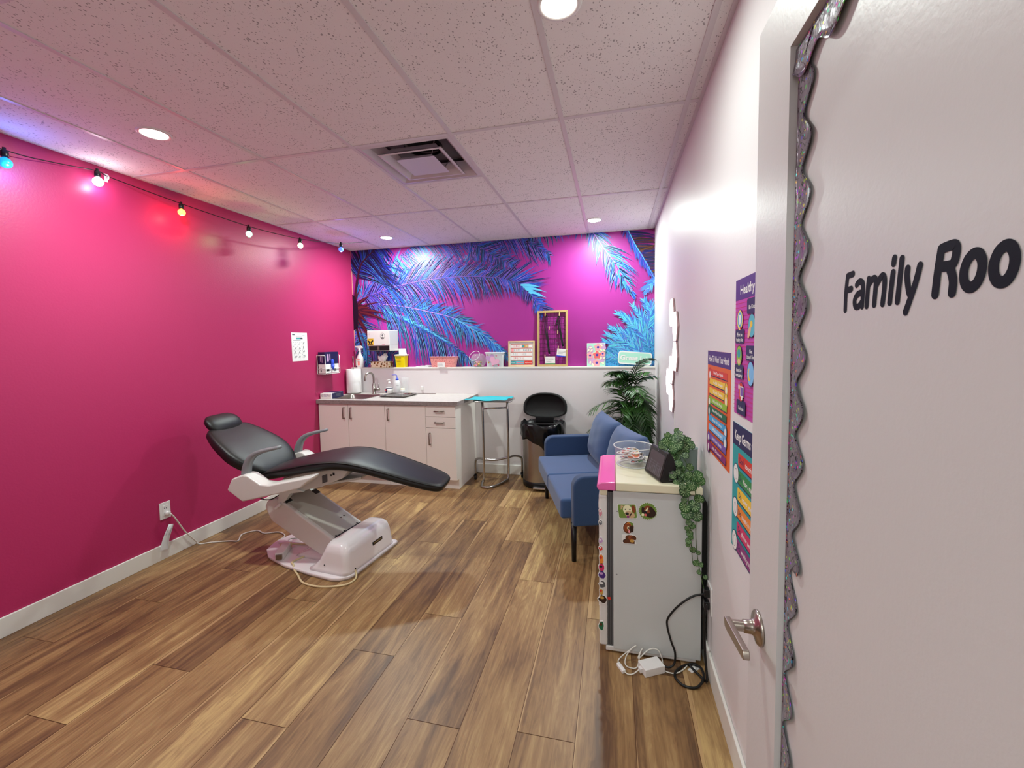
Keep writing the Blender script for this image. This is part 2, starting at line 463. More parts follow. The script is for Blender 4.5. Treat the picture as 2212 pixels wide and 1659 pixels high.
def sheet(w, h, o, u, v, n, m='paper', t=0.0008, rad=0.0):
    fl = Flat(o, u, v, n)
    pts = [(0, 0), (w, 0), (w, h), (0, h)]
    fl.mb.prism(pts, Vector(o), fl.u, fl.vv, fl.n, t, m); fl.base = t + 0.0002
    return fl
exec_order = []

# ================================================================== ROOM
# floor
mb = MB(); mb.span((-0.05, -1.75, -0.06), (XR + 0.05, 4.8, -0.0012), 'brown')
uv1 = []; uv2 = []; tones = []
base_off = {0: 2.085, 1: 1.457, 2: 2.517, 3: 1.493, 4: 2.224, 5: 1.9, 6: 1.2, -1: 1.755, -2: 1.318, -3: 2.60, -4: 2.05, -5: 1.47, -6: 1.144, -7: 2.25, -8: 1.86, -9: 1.48, -10: 2.7}
rf = random.Random(11)
nb = len(mb.f); W = 0.2222; L = 1.556
for i in range(nb): pass
for q in mb.f:
    for _ in q: uv1.append((0, 0)); uv2.append((0, 0))
for p in mb.v: tones.append((0, 0, 0, 1))
for k in range(-10, 7):
    xa = max(0.0, 2.10 + W * k); xb = min(XR, 2.10 + W * (k + 1))
    if xb - xa < 0.01: continue
    y = base_off[k] - 4 * L
    while y < 4.8:
        ya, yb = max(y, -1.75), min(y + L, YB)
        if yb - ya > 0.02:
            r1, r2, r3 = rf.random(), rf.random(), rf.uniform(-0.3, 0.3); ou, ov = rf.uniform(0, 50), rf.uniform(0, 50)
            g = 0.0012
            vs = [(xa + g, ya + g, 0), (xb - g, ya + g, 0), (xb - g, yb - g, 0), (xa + g, yb - g, 0)]
            mb.add(vs, [(0, 1, 2, 3)], 'floor_planks')
            for p in vs:
                uv1.append((p[1] + ou, p[0] + ov)); uv2.append((0, 2 * (p[0] - (2.10 + W * k)) / W - 1)); tones.append((r1, r2, r3, 1))
        y += L
fl = mb.build('floor', uvs={'UVMap': uv1, 'edge': uv2}, fix=False)
ca = fl.data.color_attributes.new('tone', 'FLOAT_COLOR', 'POINT')
for i, t in enumerate(tones): ca.data[i].color = t
struct(fl)

# ceiling with an opening for the air diffuser
VX0, VX1, VY0, VY1 = 1.669, 2.254, 2.271, 2.858
mb = MB()
def cq(x0, y0, x1, y1): mb.add([(x0, y0, H), (x0, y1, H), (x1, y1, H), (x1, y0, H)], [(0, 1, 2, 3)], 'ceiling_tile')
cq(0, -1.75, XR, VY0); cq(0, VY1, XR, YB); cq(0, VY0, VX0, VY1); cq(VX1, VY0, XR, VY1)
ceil = struct(mb.build('ceiling', fix=False))
mb = MB()
for k in range(-4, 2):
    x = 2.876 + 0.6096 * k - 0.001
    mb.span((x - 0.012, -1.75, H - 0.004), (x + 0.012, YB, H + 0.02), 'ceiling_metal')
for y in (3.478, 2.259, 1.040, -0.18, -1.4):
    mb.span((0, y - 0.012, H - 0.0035), (XR, y + 0.012, H + 0.02), 'ceiling_metal')
mb.span((1.657, 2.860, H - 0.0035), (2.266, 2.880, H + 0.02), 'ceiling_metal')
mb.span((0, -1.75, H - 0.003), (0.018, YB, H + 0.01), 'ceiling_metal'); mb.span((XR - 0.018, 0.1, H - 0.003), (XR, YB, H + 0.01), 'ceiling_metal'); mb.span((0, YB - 0.018, H - 0.003), (XR, YB, H + 0.01), 'ceiling_metal')
mb.build('ceiling_grid', ceil)

# walls
T = 0.12
struct(MB().span((-T, YF - T, 0), (0, YB + T, H + 0.05), 'pink_paint').build('wall_left'))
wb = struct(MB().span((0, YB, 0), (XR, YB + T, H + 0.05), 'white_paint').build('wall_back'))
mb = MB(); mb.span((0, YL, 0), (XR, YB, LEDGE - 0.018), 'white_paint'); mb.build('half_wall', wb)
mb = MB(); mb.span((0, YL - 0.006, LEDGE - 0.018), (XR, YB, LEDGE), 'trim_white'); mb.build('ledge_cap', wb, bevel=0.002)
struct(MB().span((XR, -1.75, 0), (XR + T, YB + T, H + 0.05), 'white_paint').build('wall_right'))
DX0, DX1, DH = 2.50, 3.462, 2.13
mb = MB(); mb.span((-T, YF - T, 0), (DX0, YF, H), 'white_paint'); mb.span((DX1, YF - T, 0), (XR, YF, H), 'white_paint'); mb.span((DX0, YF - T, DH), (DX1, YF, H), 'white_paint')
struct(mb.build('wall_front'))
mb = MB(); mb.span((0.2, -1.75 - T, 0), (XR, -1.75, H), 'white_paint'); mb.span((0.2 - T, -1.75, 0), (0.2, YF - T, H), 'white_paint')
struct(mb.build('wall_corridor'))
def baseboard(name, a, b):
    return struct(MB().span(a, b, 'trim_white').build(name, bevel=0.004))
baseboard('baseboard_left', (0, 0.06, 0), (0.013, 3.97, 0.108))
baseboard('baseboard_right', (XR - 0.013, 0.1, 0), (XR, YL, 0.108))
baseboard('baseboard_back', (1.60, YL - 0.013, 0), (XR - 0.013, YL, 0.108))
baseboard('baseboard_front', (0.013, YF, 0), (DX0 - 0.08, YF + 0.013, 0.108))
mb = MB(); mb.span((DX0 - 0.07, YF, 0), (DX0, YF + 0.014, DH + 0.07), 'trim_white'); mb.span((DX0 - 0.07, YF, DH), (DX1, YF + 0.014, DH + 0.07), 'trim_white')
struct(mb.build('trim_1', bevel=0.002))
mb = MB(); mb.tube([(0.006, YB - 0.09, LEDGE), (0.006, YB - 0.004, LEDGE)], 0.001, 'trim_white')

# ------------------------------------------------------------------ palm mural (printed wallpaper on the upper back wall)
rm = random.Random(3)
for n, h in dict(mu_bg='#9e2a8a', mu_navy='#0b1150', mu_royal='#182a98', mu_blue='#2149b8', mu_sky='#3a84d0', mu_cyan='#5cc0e8', mu_vio='#7a52bc', mu_black='#0a0720', mu_maroon='#3a0c24', mu_mar2='#5e1a24', mu_lil='#a77be0').items():
    mat(n, h, 0.42)
mmb = MB(); hh = [0.0012]
def mq(pts, m):
    hh[0] += 3e-6
    pts = [(min(max(a, 0.001), XR - 0.001), min(max(b, LEDGE + 0.001), H - 0.001)) for a, b in pts]
    mmb.add([(a, YB - hh[0], b) for a, b in pts], [tuple(range(len(pts)))], m)
def leaflet(p, ang, ln, w, droop, fill, edge, ew=0.003):
    n = 5; cs = []
    x, z = p; a = ang
    for i in range(n + 1):
        cs.append((x, z, a)); a2 = a
        dx, dz = math.cos(a), math.sin(a) - droop * (i / n) * 0.6
        l = math.hypot(dx, dz); a = math.atan2(dz, dx)
        x += dx / l * ln / n; z += dz / l * ln / n
    def shape(w, ext):
        Lp = []; Rp = []
        for i, (x, z, a) in enumerate(cs):
            ww = w * (0.55 + 0.45 * math.sin(PI * min(1, i / n * 1.3))) * (1 - (i / n) ** 2.4)
            Lp.append((x - math.sin(a) * ww, z + math.cos(a) * ww)); Rp.append((x + math.sin(a) * ww, z - math.cos(a) * ww))
        return Lp + Rp[::-1]
    if min(x for x, z, a in cs) > XR or max(z for x, z, a in cs) < LEDGE or min(z for x, z, a in cs) > H: return
    def quads(w, m):
        P = shape(w, 0); k = len(P) // 2
        hh[0] += 3e-6; y = YB - hh[0]
        cl = lambda q: (min(max(q[0], 0.001), XR - 0.001), y, min(max(q[1], LEDGE + 0.001), H - 0.001))
        L_, R_ = P[:k], P[k:][::-1]
        vs = [cl(q) for q in L_ + R_]
        mmb.add(vs, [(i, i + 1, k + i + 1, k + i) for i in range(k - 1)], m)
    if edge: quads(w + ew, edge)
    quads(w, fill)
def frond(pts, n, lu, ld, au, ad, droop, fills, edges, w=0.007, rach=None, rw=0.008, t0=0.0, t1=1.0, up=True, dn=True, jit=0.25, taper=0.5):
    P = [(q.x, q.y) for q in catmull([(a, b, 0) for a, b in pts], 12)]
    for i in range(n):
        t = t0 + (t1 - t0) * (i + rm.random() * 0.6) / n
        f = t * (len(P) - 1); k = min(int(f), len(P) - 2); fr = f - k
        x = P[k][0] * (1 - fr) + P[k + 1][0] * fr; z = P[k][1] * (1 - fr) + P[k + 1][1] * fr
        a = math.atan2(P[k + 1][1] - P[k][1], P[k + 1][0] - P[k][0])
        s = (0.55 + 0.45 * math.sin(PI * min(1, t * 1.1 + 0.12))) * (1 - taper * max(0, t - 0.55) / 0.45 * 0.6)
        for side, ln, aa, on in ((1, lu, au, up), (-1, ld, ad, dn)):
            if not on: continue
            leaflet((x, z), a + side * R(aa) + rm.gauss(0, 0.15), ln * s * (1 + rm.uniform(-jit, jit)), w * rm.uniform(0.7, 1.35), droop if side < 0 else droop * 0.4, rm.choice(fills), rm.choice(edges))
    if rach:
        for i in range(len(P) - 1):
            (x0, z0), (x1, z1) = P[i], P[i + 1]; a = math.atan2(z1 - z0, x1 - x0); t = i / len(P); wv = rw * (1.2 - t)
            if max(x0, x1) < 0.002 or min(x0, x1) > XR: continue
            mq([(x0 - math.sin(a) * wv, z0 + math.cos(a) * wv), (x0 + math.sin(a) * wv, z0 - math.cos(a) * wv), (x1 + math.sin(a) * wv, z1 - math.cos(a) * wv), (x1 - math.sin(a) * wv, z1 + math.cos(a) * wv)], rach)
mmb.prism([(0, LEDGE), (XR, LEDGE), (XR, H), (0, H)], (0, YB, 0), (1, 0, 0), (0, 0, 1), (0, -1, 0), 0.001, 'mu_bg')
DARK = ['mu_navy', 'mu_royal', 'mu_navy', 'mu_black']; MID = ['mu_navy', 'mu_navy', 'mu_royal', 'mu_blue']; LITE = ['mu_navy', 'mu_royal', 'mu_blue', 'mu_sky', 'mu_bg']
EV = ['mu_vio', 'mu_lil', 'mu_sky']; EB = ['mu_sky', 'mu_cyan', 'mu_cyan', 'mu_lil']
# background blades left part
frond([(0.05, 2.05), (0.45, 2.35), (0.95, 2.45), (1.5, 2.42)], 60, 0.34, 0.34, 50, 62, 0.5, LITE, EB, 0.006, None)
frond([(0.02, 1.98), (0.35, 2.05), (0.7, 2.02), (1.0, 1.98)], 46, 0.26, 0.36, 60, 75, 0.9, LITE + MID, EB, 0.006, 'mu_cyan', 0.003, t0=0.2)
frond([(0.92, 2.72), (1.36, 2.74), (1.9, 2.70), (2.35, 2.62)], 90, 0.1, 0.50, 40, 50, 0.5, MID, EV, 0.006, None, up=False)
frond([(0.3, 2.30), (0.70, 2.58), (0.95, 2.74)], 56, 0.3, 0.55, 60, 78, 0.5, MID + LITE, EB, 0.007, None, up=False)
frond([(1.85, 2.76), (2.08, 2.66), (2.28, 2.56), (2.45, 2.45)], 44, 0.16, 0.32, 30, 38, 0.25, DARK + MID, EV, 0.007, None)
frond([(1.35, 2.80), (1.60, 2.62), (1.85, 2.45), (2.05, 2.36)], 60, 0.30, 0.22, 45, 60, 0.3, DARK + MID, EV, 0.006, None)
frond([(2.05, 2.74), (2.3, 2.70), (2.55, 2.68), (2.75, 2.70)], 26, 0.1, 0.16, 60, 70, 0.3, MID, EB, 0.007, None, up=False)
frond([(2.7, 2.70), (2.9, 2.68)], 7, 0.1, 0.12, 60, 88, 0.3, MID, EB, 0.006, None, up=False)
# lower fronds
frond([(0.01, 1.90), (0.06, 1.60), (0.18, 1.25)], 46, 0.34, 0.2, 62, 60, 0.4, DARK + LITE, EB, 0.007, 'mu_maroon', 0.018)
frond([(0.10, 1.55), (0.35, 1.45), (0.65, 1.30)], 40, 0.2, 0.32, 60, 60, 0.5, DARK, EB, 0.007, None)
frond([(0.38, 1.90), (0.67, 1.785), (0.94, 1.654), (1.21, 1.505), (1.43, 1.36), (1.66, 1.19)], 110, 0.13, 0.52, 34, 44, 1.6, DARK + ['mu_navy', 'mu_royal'], EB, 0.007, 'mu_blue', 0.005, taper=1.2)
frond([(0.38, 1.91), (0.67, 1.80), (0.94, 1.67), (1.21, 1.52)], 40, 0.12, 0.1, 26, 50, 1.0, ['mu_cyan', 'mu_sky'], ['mu_cyan'], 0.005, None, dn=False)
frond([(0.21, 2.01), (0.67, 1.95), (1.0, 1.877), (1.33, 1.786), (1.54, 1.66), (1.745, 1.536), (1.96, 1.34)], 120, 0.22, 0.36, 40, 42, 0.9, MID, EB, 0.007, 'mu_lil', 0.005, taper=1.0)
frond([(1.33, 1.786), (1.54, 1.66), (1.745, 1.536), (1.98, 1.30)], 54, 0.12, 0.24, 22, 26, 0.5, LITE, ['mu_cyan', 'mu_sky'], 0.007, 'mu_cyan', 0.004)
# main frond
frond([(0.02, 2.016), (0.214, 2.093), (0.68, 2.207), (1.13, 2.256), (1.55, 2.259), (1.95, 2.21), (2.15, 2.13), (2.37, 1.86)], 170, 0.34, 0.36, 38, 52, 0.9, MID + DARK, EV, 0.0085, 'mu_vio', 0.004, t0=0.10)
frond([(1.90, 2.22), (2.08, 2.17), (2.23, 2.06)], 26, 0.36, 0.1, 42, 50, 0.05, MID, EV, 0.009, None, dn=False)
frond([(2.12, 2.14), (2.25, 2.02)], 5, 0.28, 0.1, 22, 50, 0.3, ['mu_cyan', 'mu_royal'], EB, 0.016, None, dn=False)
# dark frond, upper left
frond([(0.033, 2.05), (0.11, 2.41), (0.21, 2.55), (0.42, 2.70)], 80, 0.26, 0.60, 45, 78, 0.45, ['mu_black', 'mu_black', 'mu_black', 'mu_navy', 'mu_navy', 'mu_royal'], ['mu_royal', 'mu_navy', 'mu_sky'], 0.010, 'mu_maroon', 0.014, t0=0.25)
# trunk and bases of the fronds
for (x1, z1, w1) in ((0.26, 2.11, 0.020), (0.42, 2.02, 0.008), (0.46, 1.87, 0.020), (0.56, 1.74, 0.018), (0.30, 1.48, 0.018), (0.14, 2.24, 0.020), (0.40, 1.24, 0.022), (0.24, 1.95, 0.034), (0.20, 1.76, 0.034), (0.22, 1.30, 0.014), (0.13, 2.38, 0.010)):
    x0, z0 = 0.0, 1.93
    for mname, k in (('mu_maroon', 1.0), ('mu_mar2', 0.4)):
        a = math.atan2(z1 - z0, x1 - x0); mx, mz = (x0 + x1) / 2, (z0 + z1) / 2 + 0.02
        mq([(x0, z0 + w1 * 1.8 * k), (mx, mz + w1 * k), (x1, z1), (mx, mz - w1 * k), (x0, z0 - w1 * 1.8 * k)], mname)
mq([(0, 1.68), (0.05, 1.72), (0.075, 1.85), (0.07, 2.0), (0.045, 2.08), (0, 2.12)], 'mu_black')
# right hand fronds
frond([(2.88, 2.72), (3.033, 2.48), (3.149, 2.317), (3.211, 2.187), (3.33, 1.96)], 54, 0.30, 0.26, 26, 40, 0.9, MID + LITE, EB, 0.0095, 'mu_lil', 0.004, t1=0.82)
frond([(3.15, 2.32), (3.23, 2.15), (3.34, 1.96)], 16, 0.14, 0.14, 14, 14, 0.2, LITE + MID, ['mu_cyan'], 0.012, None)
frond([(3.22, 2.76), (3.352, 2.50), (3.457, 2.317), (3.56, 2.11)], 50, 0.34, 0.14, 62, 22, 0.5, ['mu_black', 'mu_navy', 'brown', 'mu_navy'], ['mu_royal', 'brown'], 0.006, None)
frond([(3.26, 2.70), (3.352, 2.50), (3.457, 2.317), (3.56, 2.11)], 50, 0.1, 0.16, 62, 20, 0.5, ['mu_royal', 'mu_blue', 'mu_royal'], ['mu_sky', 'mu_vio'], 0.010, 'mu_cyan', 0.004, up=False)
frond([(3.56, 2.15), (3.52, 2.08), (3.47, 2.0)], 18, 0.1, 0.14, 24, 30, 0.2, ['mu_cyan', 'mu_sky'], ['mu_blue', 'mu_vio'], 0.007, None)
# cyan bush, lower right
bush = [(3.0, LEDGE), (3.04, 1.38), (3.10, 1.47), (3.19, 1.55), (3.27, 1.63), (3.35, 1.70), (3.45, 1.74), (3.55, 1.76), (3.552, LEDGE)]
mq(bush, 'mural_bush')
for (x0, z0, x1, z1) in ((3.52, 1.45, 3.335, 1.86), (3.5, 1.50, 3.18, 1.78), (3.45, 1.38, 3.11, 1.63), (3.38, 1.30, 3.04, 1.49), (3.55, 1.55, 3.45, 1.90), (3.35, 1.26, 3.03, 1.33), (3.5, 1.42, 3.26, 1.71), (3.48, 1.6, 3.5, 1.86), (3.42, 1.34, 3.07, 1.56)):
    frond([(x0, z0), ((x0 + x1) / 2 + 0.02, (z0 + z1) / 2 + 0.03), (x1, z1)], 30, 0.13, 0.15, 22, 24, 0.1, ['mu_cyan', 'mu_cyan', 'mu_sky', 'aqua'], ['mu_sky', 'mu_vio', 'mu_blue', 'mu_royal'], 0.006, None, taper=0.2)
mur = mmb.build('wall_mural', fix=False)
tag(mur, 'magenta wall mural printed with blue and cyan palm fronds above the white ledge', 'mural')
MB().span((0.0, YB - 0.004, LEDGE), (0.004, YB - 0.0095, H), 'peach_rim').build('edge_strip', mur)

# ------------------------------------------------------------------ ceiling fittings
names = ['round ceiling downlight over the pink wall side, nearest the string of coloured bulbs', 'round ceiling downlight nearest the open door, cut by the top of the picture',
         'round ceiling downlight in the back left, above the sink cabinets', 'round ceiling downlight in the back right, above the flower picture and plant']
root = thing('downlight', names[0], 'ceiling light', (DOWNLIGHTS[0][0], DOWNLIGHTS[0][1], H), 0, 'recessed downlights in the ceiling')
MB().lathe([(0.060, -0.004), (0.064, -0.007), (0.073, -0.006), (0.078, -0.0005), (0.078, 0.004)], (0, 0, 0), 'white_plastic', 40).build('trim_ring', root)
MB().lathe([(0.0005, -0.0045), (0.04, -0.0045), (0.061, -0.004)], (0, 0, 0), 'downlight_glow', 40).build('lens', root)
for (x, y), nm in list(zip(DOWNLIGHTS, names))[1:]: copy_tree(root, (x, y, H), label=nm)

cx, cy = (VX0 + VX1) / 2, (VY0 + VY1) / 2
root = thing('ceiling_vent', 'square metal air diffuser with stepped vanes in the suspended ceiling', 'vent', (cx, cy, H))
hw = (VX1 - VX0) / 2
def sqring(mb, levels, m, smooth=False):
    rs = []
    for w, z in levels: rs.append([(-w, -w, z), (w, -w, z), (w, w, z), (-w, w, z)])
    for i in range(len(rs) - 1):
        for j in range(4):
            k = (j + 1) % 4
            mb.add([rs[i][j], rs[i][k], rs[i + 1][k], rs[i + 1][j]], [(0, 1, 2, 3)], m)
mb = MB(); sqring(mb, [(hw, -0.003), (hw - 0.022, -0.006), (hw - 0.05, 0.02), (hw - 0.085, 0.075)], 'vent_white'); mb.build('outer_frame', root, fix=False)
mb = MB(); sqring(mb, [(hw - 0.01, 0.0), (hw - 0.04, 0.085), (0.10, 0.11)], 'duct_grey'); mb.lathe([(0.12, 0.09), (0.12, 0.22), (0.0005, 0.22)], (0, 0, 0), 'dark'); mb.span((-hw, -hw, 0.23), (hw, hw, 0.235), 'duct_grey'); mb.build('duct_boot', root, fix=False)
mb = MB(); sqring(mb, [(0.205, -0.016), (0.19, -0.018), (0.16, 0.008), (0.14, 0.035)], 'vent_white'); sqring(mb, [(0.207, -0.014), (0.165, 0.012), (0.145, 0.038)], 'vent_white'); mb.build('vane', root, fix=False)
mb = MB(); mb.lathe([(0.0005, -0.006), (0.018, -0.006), (0.02, -0.004), (0.045, -0.008), (0.05, -0.012), (0.085, -0.022)], (0, 0, 0), 'vent_white', 32)
mb.add([(-0.125, -0.125, -0.024), (0.125, -0.125, -0.024), (0.125, 0.125, -0.024), (-0.125, 0.125, -0.024)], [(0, 1, 2, 3)], 'vent_white')
sqring(mb, [(0.125, -0.024), (0.12, -0.022), (0.10, 0.0)], 'vent_white'); mb.build('centre_plate', root, fix=False)
for sx, sy in ((1, 1), (-1, 1), (1, -1), (-1, -1)): MB().tube([(sx * 0.10, sy * 0.10, 0.0), (sx * 0.13, sy * 0.13, 0.06), (sx * 0.17, sy * 0.17, 0.08)], 0.003, 'duct_grey').build('hanger', root)

# ------------------------------------------------------------------ string of coloured bulbs
root = thing('string_lights', 'black string of coloured globe bulbs hung along the pink wall to the ceiling', 'string lights', (0, 2.09, 2.59))
B = [(0.06, 1.604, 2.542), (0.035, 2.03, 2.600), (0.104, 2.490, 2.538), (0.204, 2.967, 2.492), (0.303, 3.437, 2.491), (0.401, 3.905, 2.545)]
off = Vector((0, 2.09, 2.59))
path = [(0.08, 0.62, 2.60), (0.08, 1.15, 2.56), B[0], (0.03, 1.83, 2.57), B[1], (0.022, 2.09, 2.592), (0.06, 2.28, 2.565), B[2], (0.155, 2.73, 2.512), B[3], (0.255, 3.2, 2.485), B[4], (0.352, 3.67, 2.512), B[5], (0.44, 4.09, 2.59), (0.48, 4.281, 2.640)]
MB().tube([Vector(p) - off for p in path], 0.0028, 'black_cord', 6, curve=4).build('cable', root)
for (nm, h, c), b in zip(BULBS, B):
    p = Vector(b) - off
    mb = MB(); mb.lathe([(0.0005, 0.014), (0.007, 0.013), (0.008, 0.0), (0.015, -0.006), (0.0165, -0.032), (0.014, -0.036), (0.0005, -0.036)], p, 'black_plastic', 16); mb.build('socket', root)
    r = 0.024 if nm not in ('white', 'blue') else 0.027
    mb = MB(); mb.lathe([(0.0005, 0.0)] + [(r * math.sin(a), -0.004 - r + r * math.cos(a)) for a in [PI * i / 12 for i in range(2, 12)]] + [(0.0005, -0.004 - 2 * r)], p + Vector((0, 0, -0.034)), 'bulb_' + nm, 20)
    mb.build('bulb', root, label='%s globe bulb' % {'indigo': 'deep blue'}.get(nm, nm))
    pw = {'blue': 1.7, 'white': 0.65, 'red': 1.7, 'green': 0.8, 'orange': 0.8, 'indigo': 1.2}[nm]
    point_lamp('bulb_lamp', (b[0] + 0.004 + (0.03 if b[0] < 0.09 else 0.0), b[1], b[2] - 0.095), 0.012, pw, c)
mb = MB(); mb.box((0.004, 2.095, 2.585), (0.004, 0.018, 0.05), 'white_plastic'); mb.tube([(0.006, 2.095, 2.578), (0.02, 2.095, 2.575), (0.026, 2.095, 2.585), (0.022, 2.095, 2.598)], 0.004, 'white_plastic', curve=4)
tag(mb.build('cable_hook'), 'small clear white hook on the pink wall holding the light string', 'hook')

# ================================================================== DOOR (open against the right wall)
XD = 3.425; YD = 0.992
door = struct(MB().span((XD + 0.0125, YD - 0.905, 0.012), (XD + 0.0325, YD, 2.113), 'door_white').build('door_1'))
mb = MB()
for xa, xb in ((XD, XD + 0.0125), (XD + 0.0325, XD + 0.045)):
    mb.span((xa, YD - 0.160, 0.012), (xb, YD, 2.113), 'door_white'); mb.span((xa, YD - 0.905, 0.012), (xb, YD - 0.78, 2.113), 'door_white')
    mb.span((xa, YD - 0.78, 1.990), (xb, YD - 0.160, 2.113), 'door_white'); mb.span((xa, YD - 0.78, 0.012), (xb, YD - 0.160, 0.20), 'door_white')
mb.build('door_frame', door)
# lever handle on the visible face (and its twin on the other)
def lever(side):
    x0 = XD if side < 0 else XD + 0.045
    mb = MB(); s = side
    c = (x0, 0.925, 0.905)
    mb.lathe([(0.0005, 0.0), (0.034, 0.0), (0.034, s * 0.004), (0.031, s * 0.007), (0.018, s * 0.010), (0.0135, s * 0.016), (0.0125, s * 0.030), (0.0005, s * 0.030)], c, 'satin_nickel', 32, axis='X')
    return mb
rose = lever(-1).build('door_handle', door)
mb = MB(); mb.lathe([(0.0005, -0.028), (0.0105, -0.028), (0.0105, -0.060), (0.0005, -0.060)], (XD, 0.925, 0.905), 'satin_nickel', 24, axis='X')
mb.prism([(0.012, 0.011), (-0.118, 0.0085), (-0.122, 0.002), (-0.122, -0.006), (-0.118, -0.0085), (-0.01, -0.011), (0.010, -0.009), (0.014, 0.0)], (XD - 0.064, 0.925, 0.905), (0, 1, -0.18), (0, 0.18, 1), (1, 0, 0), 0.012, 'satin_nickel')
mb.build('lever', rose, bevel=0.0015)
lever(1).build('door_handle', door)
# vinyl lettering
FX = XD + 0.0125
fl = Flat((FX, 0.658, 1.5375), (0, -1, 0), (0, 0, 1), (-1, 0, 0), eps=0.0004)
LET = [[(0.0001,0.0005),(0.0008,0.0251),(0.0036,0.0448)],[(0.0036,0.0448),(0.0166,0.0457)],[(0.0012,0.0261),(0.0135,0.0267)],[(0.026,0.0306),(0.0319,0.0336),(0.0388,0.0312),(0.0405,0.0229),(0.0398,0.0023)],[(0.0392,0.0192),(0.0288,0.018),(0.0224,0.0112),(0.0243,0.0035),(0.0312,0.0024),(0.0389,0.0074)],[(0.0496,0.0021),(0.0508,0.0196),(0.0521,0.0341)],[(0.0513,0.0261),(0.0601,0.033),(0.0665,0.0316),(0.0667,0.022),(0.0651,0.0024)],[(0.0673,0.0241),(0.0768,0.0333),(0.0823,0.0325),(0.0839,0.0231),(0.0813,0.0021)],[(0.0944,0.0026),(0.096,0.0165),(0.0983,0.0347)],[(0.0989,0.045),(0.0998,0.0503)],[(0.1077,0.0024),(0.1106,0.0284),(0.1126,0.0474)],[(0.1224,0.0352),(0.122,0.0268),(0.1252,0.0131),(0.128,0.0072)],[(0.141,0.0354),(0.1369,0.0228),(0.1311,0.0087),(0.122,-0.0099)],[(0.1637,0.0043),(0.1659,0.0256),(0.1692,0.0462)],[(0.1692,0.0462),(0.1791,0.0471),(0.1855,0.0465),(0.1878,0.0424),(0.1868,0.0345),(0.1829,0.0291),(0.1691,0.0293)],[(0.1803,0.0283),(0.184,0.0195),(0.1855,0.0127),(0.1848,0.0037)],[(0.2163,0.0188),(0.2166,0.0225),(0.2163,0.026),(0.2153,0.0291),(0.2138,0.0317),(0.2119,0.0335),(0.2096,0.0344),(0.2071,0.0344),(0.2046,0.0334),(0.2022,0.0315),(0.2002,0.0288),(0.1986,0.0255),(0.1976,0.0218),(0.1973,0.0179),(0.1977,0.0143),(0.1987,0.011),(0.2003,0.0084),(0.2024,0.0066),(0.2048,0.0058),(0.2073,0.006),(0.2098,0.0072),(0.2121,0.0092),(0.214,0.012),(0.2154,0.0152),(0.2163,0.0188)],[(0.2464,0.019),(0.2466,0.0226),(0.2462,0.0261),(0.2452,0.0292),(0.2437,0.0318),(0.2418,0.0336),(0.2395,0.0346),(0.237,0.0346),(0.2346,0.0337),(0.2322,0.0319),(0.2303,0.0292),(0.2288,0.0259),(0.2278,0.0222),(0.2276,0.0184),(0.228,0.0147),(0.2291,0.0115),(0.2308,0.0088),(0.2328,0.0071),(0.2352,0.0063),(0.2377,0.0064),(0.2402,0.0075),(0.2424,0.0095),(0.2442,0.0122),(0.2456,0.0154),(0.2464,0.019)]]
LET += [[(0.2625, 0.003), (0.263, 0.036)], [(0.263, 0.026), (0.270, 0.036), (0.278, 0.036), (0.281, 0.028), (0.281, 0.003)], [(0.281, 0.026), (0.288, 0.036), (0.296, 0.036), (0.299, 0.028), (0.299, 0.003)]]
def flat_stroke(fl, pts, r):
    C = [(v.x, v.y) for v in (catmull([(x, y, 0) for x, y in pts], 5) if len(pts) > 2 else [Vector((x, y, 0)) for x, y in pts])]
    k = len(C); L_ = []; R_ = []
    for i in range(k):
        x0, y0 = C[max(i - 1, 0)]; x1, y1 = C[min(i + 1, k - 1)]; d = math.hypot(x1 - x0, y1 - y0) or 1; nx, ny = -(y1 - y0) / d * r, (x1 - x0) / d * r
        L_.append((C[i][0] + nx, C[i][1] + ny)); R_.append((C[i][0] - nx, C[i][1] - ny))
    fl.k += 1; h = fl.base + fl.k * fl.eps
    fl.mb.add([fl.P(x, y, h) for x, y in L_ + R_], [(i, i + 1, k + i + 1, k + i) for i in range(k - 1)], 'lettering')
    for c in (C[0], C[-1]): fl.ell(c[0], c[1], r, r, 'lettering', 18)
fl.eps = 0.000006
for i, p in enumerate(LET): flat_stroke(fl, p, 0.0043 if i < 13 else 0.0050)
tag(fl.mb.build('door_lettering', fix=False), 'dark navy letters reading Family Room stuck on the open white door', 'lettering')
# scalloped foil border
def border(pts_in, pts_out, name, lab):
    pass
mb = MB(); rb = random.Random(5)
def bstrip(z0, z1, y_in0, y_in1, y_v0, y_v1, amp, ph, lift, wl=0.0905):
    n = int(abs(z1 - z0) / 0.006) + 2; fr = []; bk = []
    rows = []
    for i in range(n):
        t = i / (n - 1); z = z0 + (z1 - z0) * t
        yi = y_in0 + (y_in1 - y_in0) * t; yv = y_v0 + (y_v1 - y_v0) * t
        s = 0.5 + 0.5 * math.cos(2 * PI * (z - ph) / wl); s = s ** 0.8
        yo = yv - amp * s
        row = []
        for j in range(5):
            q = j / 4; y = yi + (yo - yi) * q
            x = FX - 0.0015 - lift * q * q - 0.0008 * (1 + math.sin(2 * PI * z / 0.21 + j)) * q
            row.append((x, y, z))
        rows.append(row)
    vs = [p for r in rows for p in r] + [(p[0] + 0.0009, p[1], p[2]) for r in rows for p in r]
    k = len(rows) * 5; fs = []
    for i in range(len(rows) - 1):
        for j in range(4):
            a = i * 5 + j; fs.append((a, a + 1, a + 6, a + 5)); fs.append((k + a, k + a + 5, k + a + 6, k + a + 1))
        a = i * 5 + 4; fs.append((a, a + 5, k + a + 5, k + a)); a = i * 5; fs.append((a, k + a, k + a + 5, a + 5))
    mb.add(vs, fs, 'foil', True)
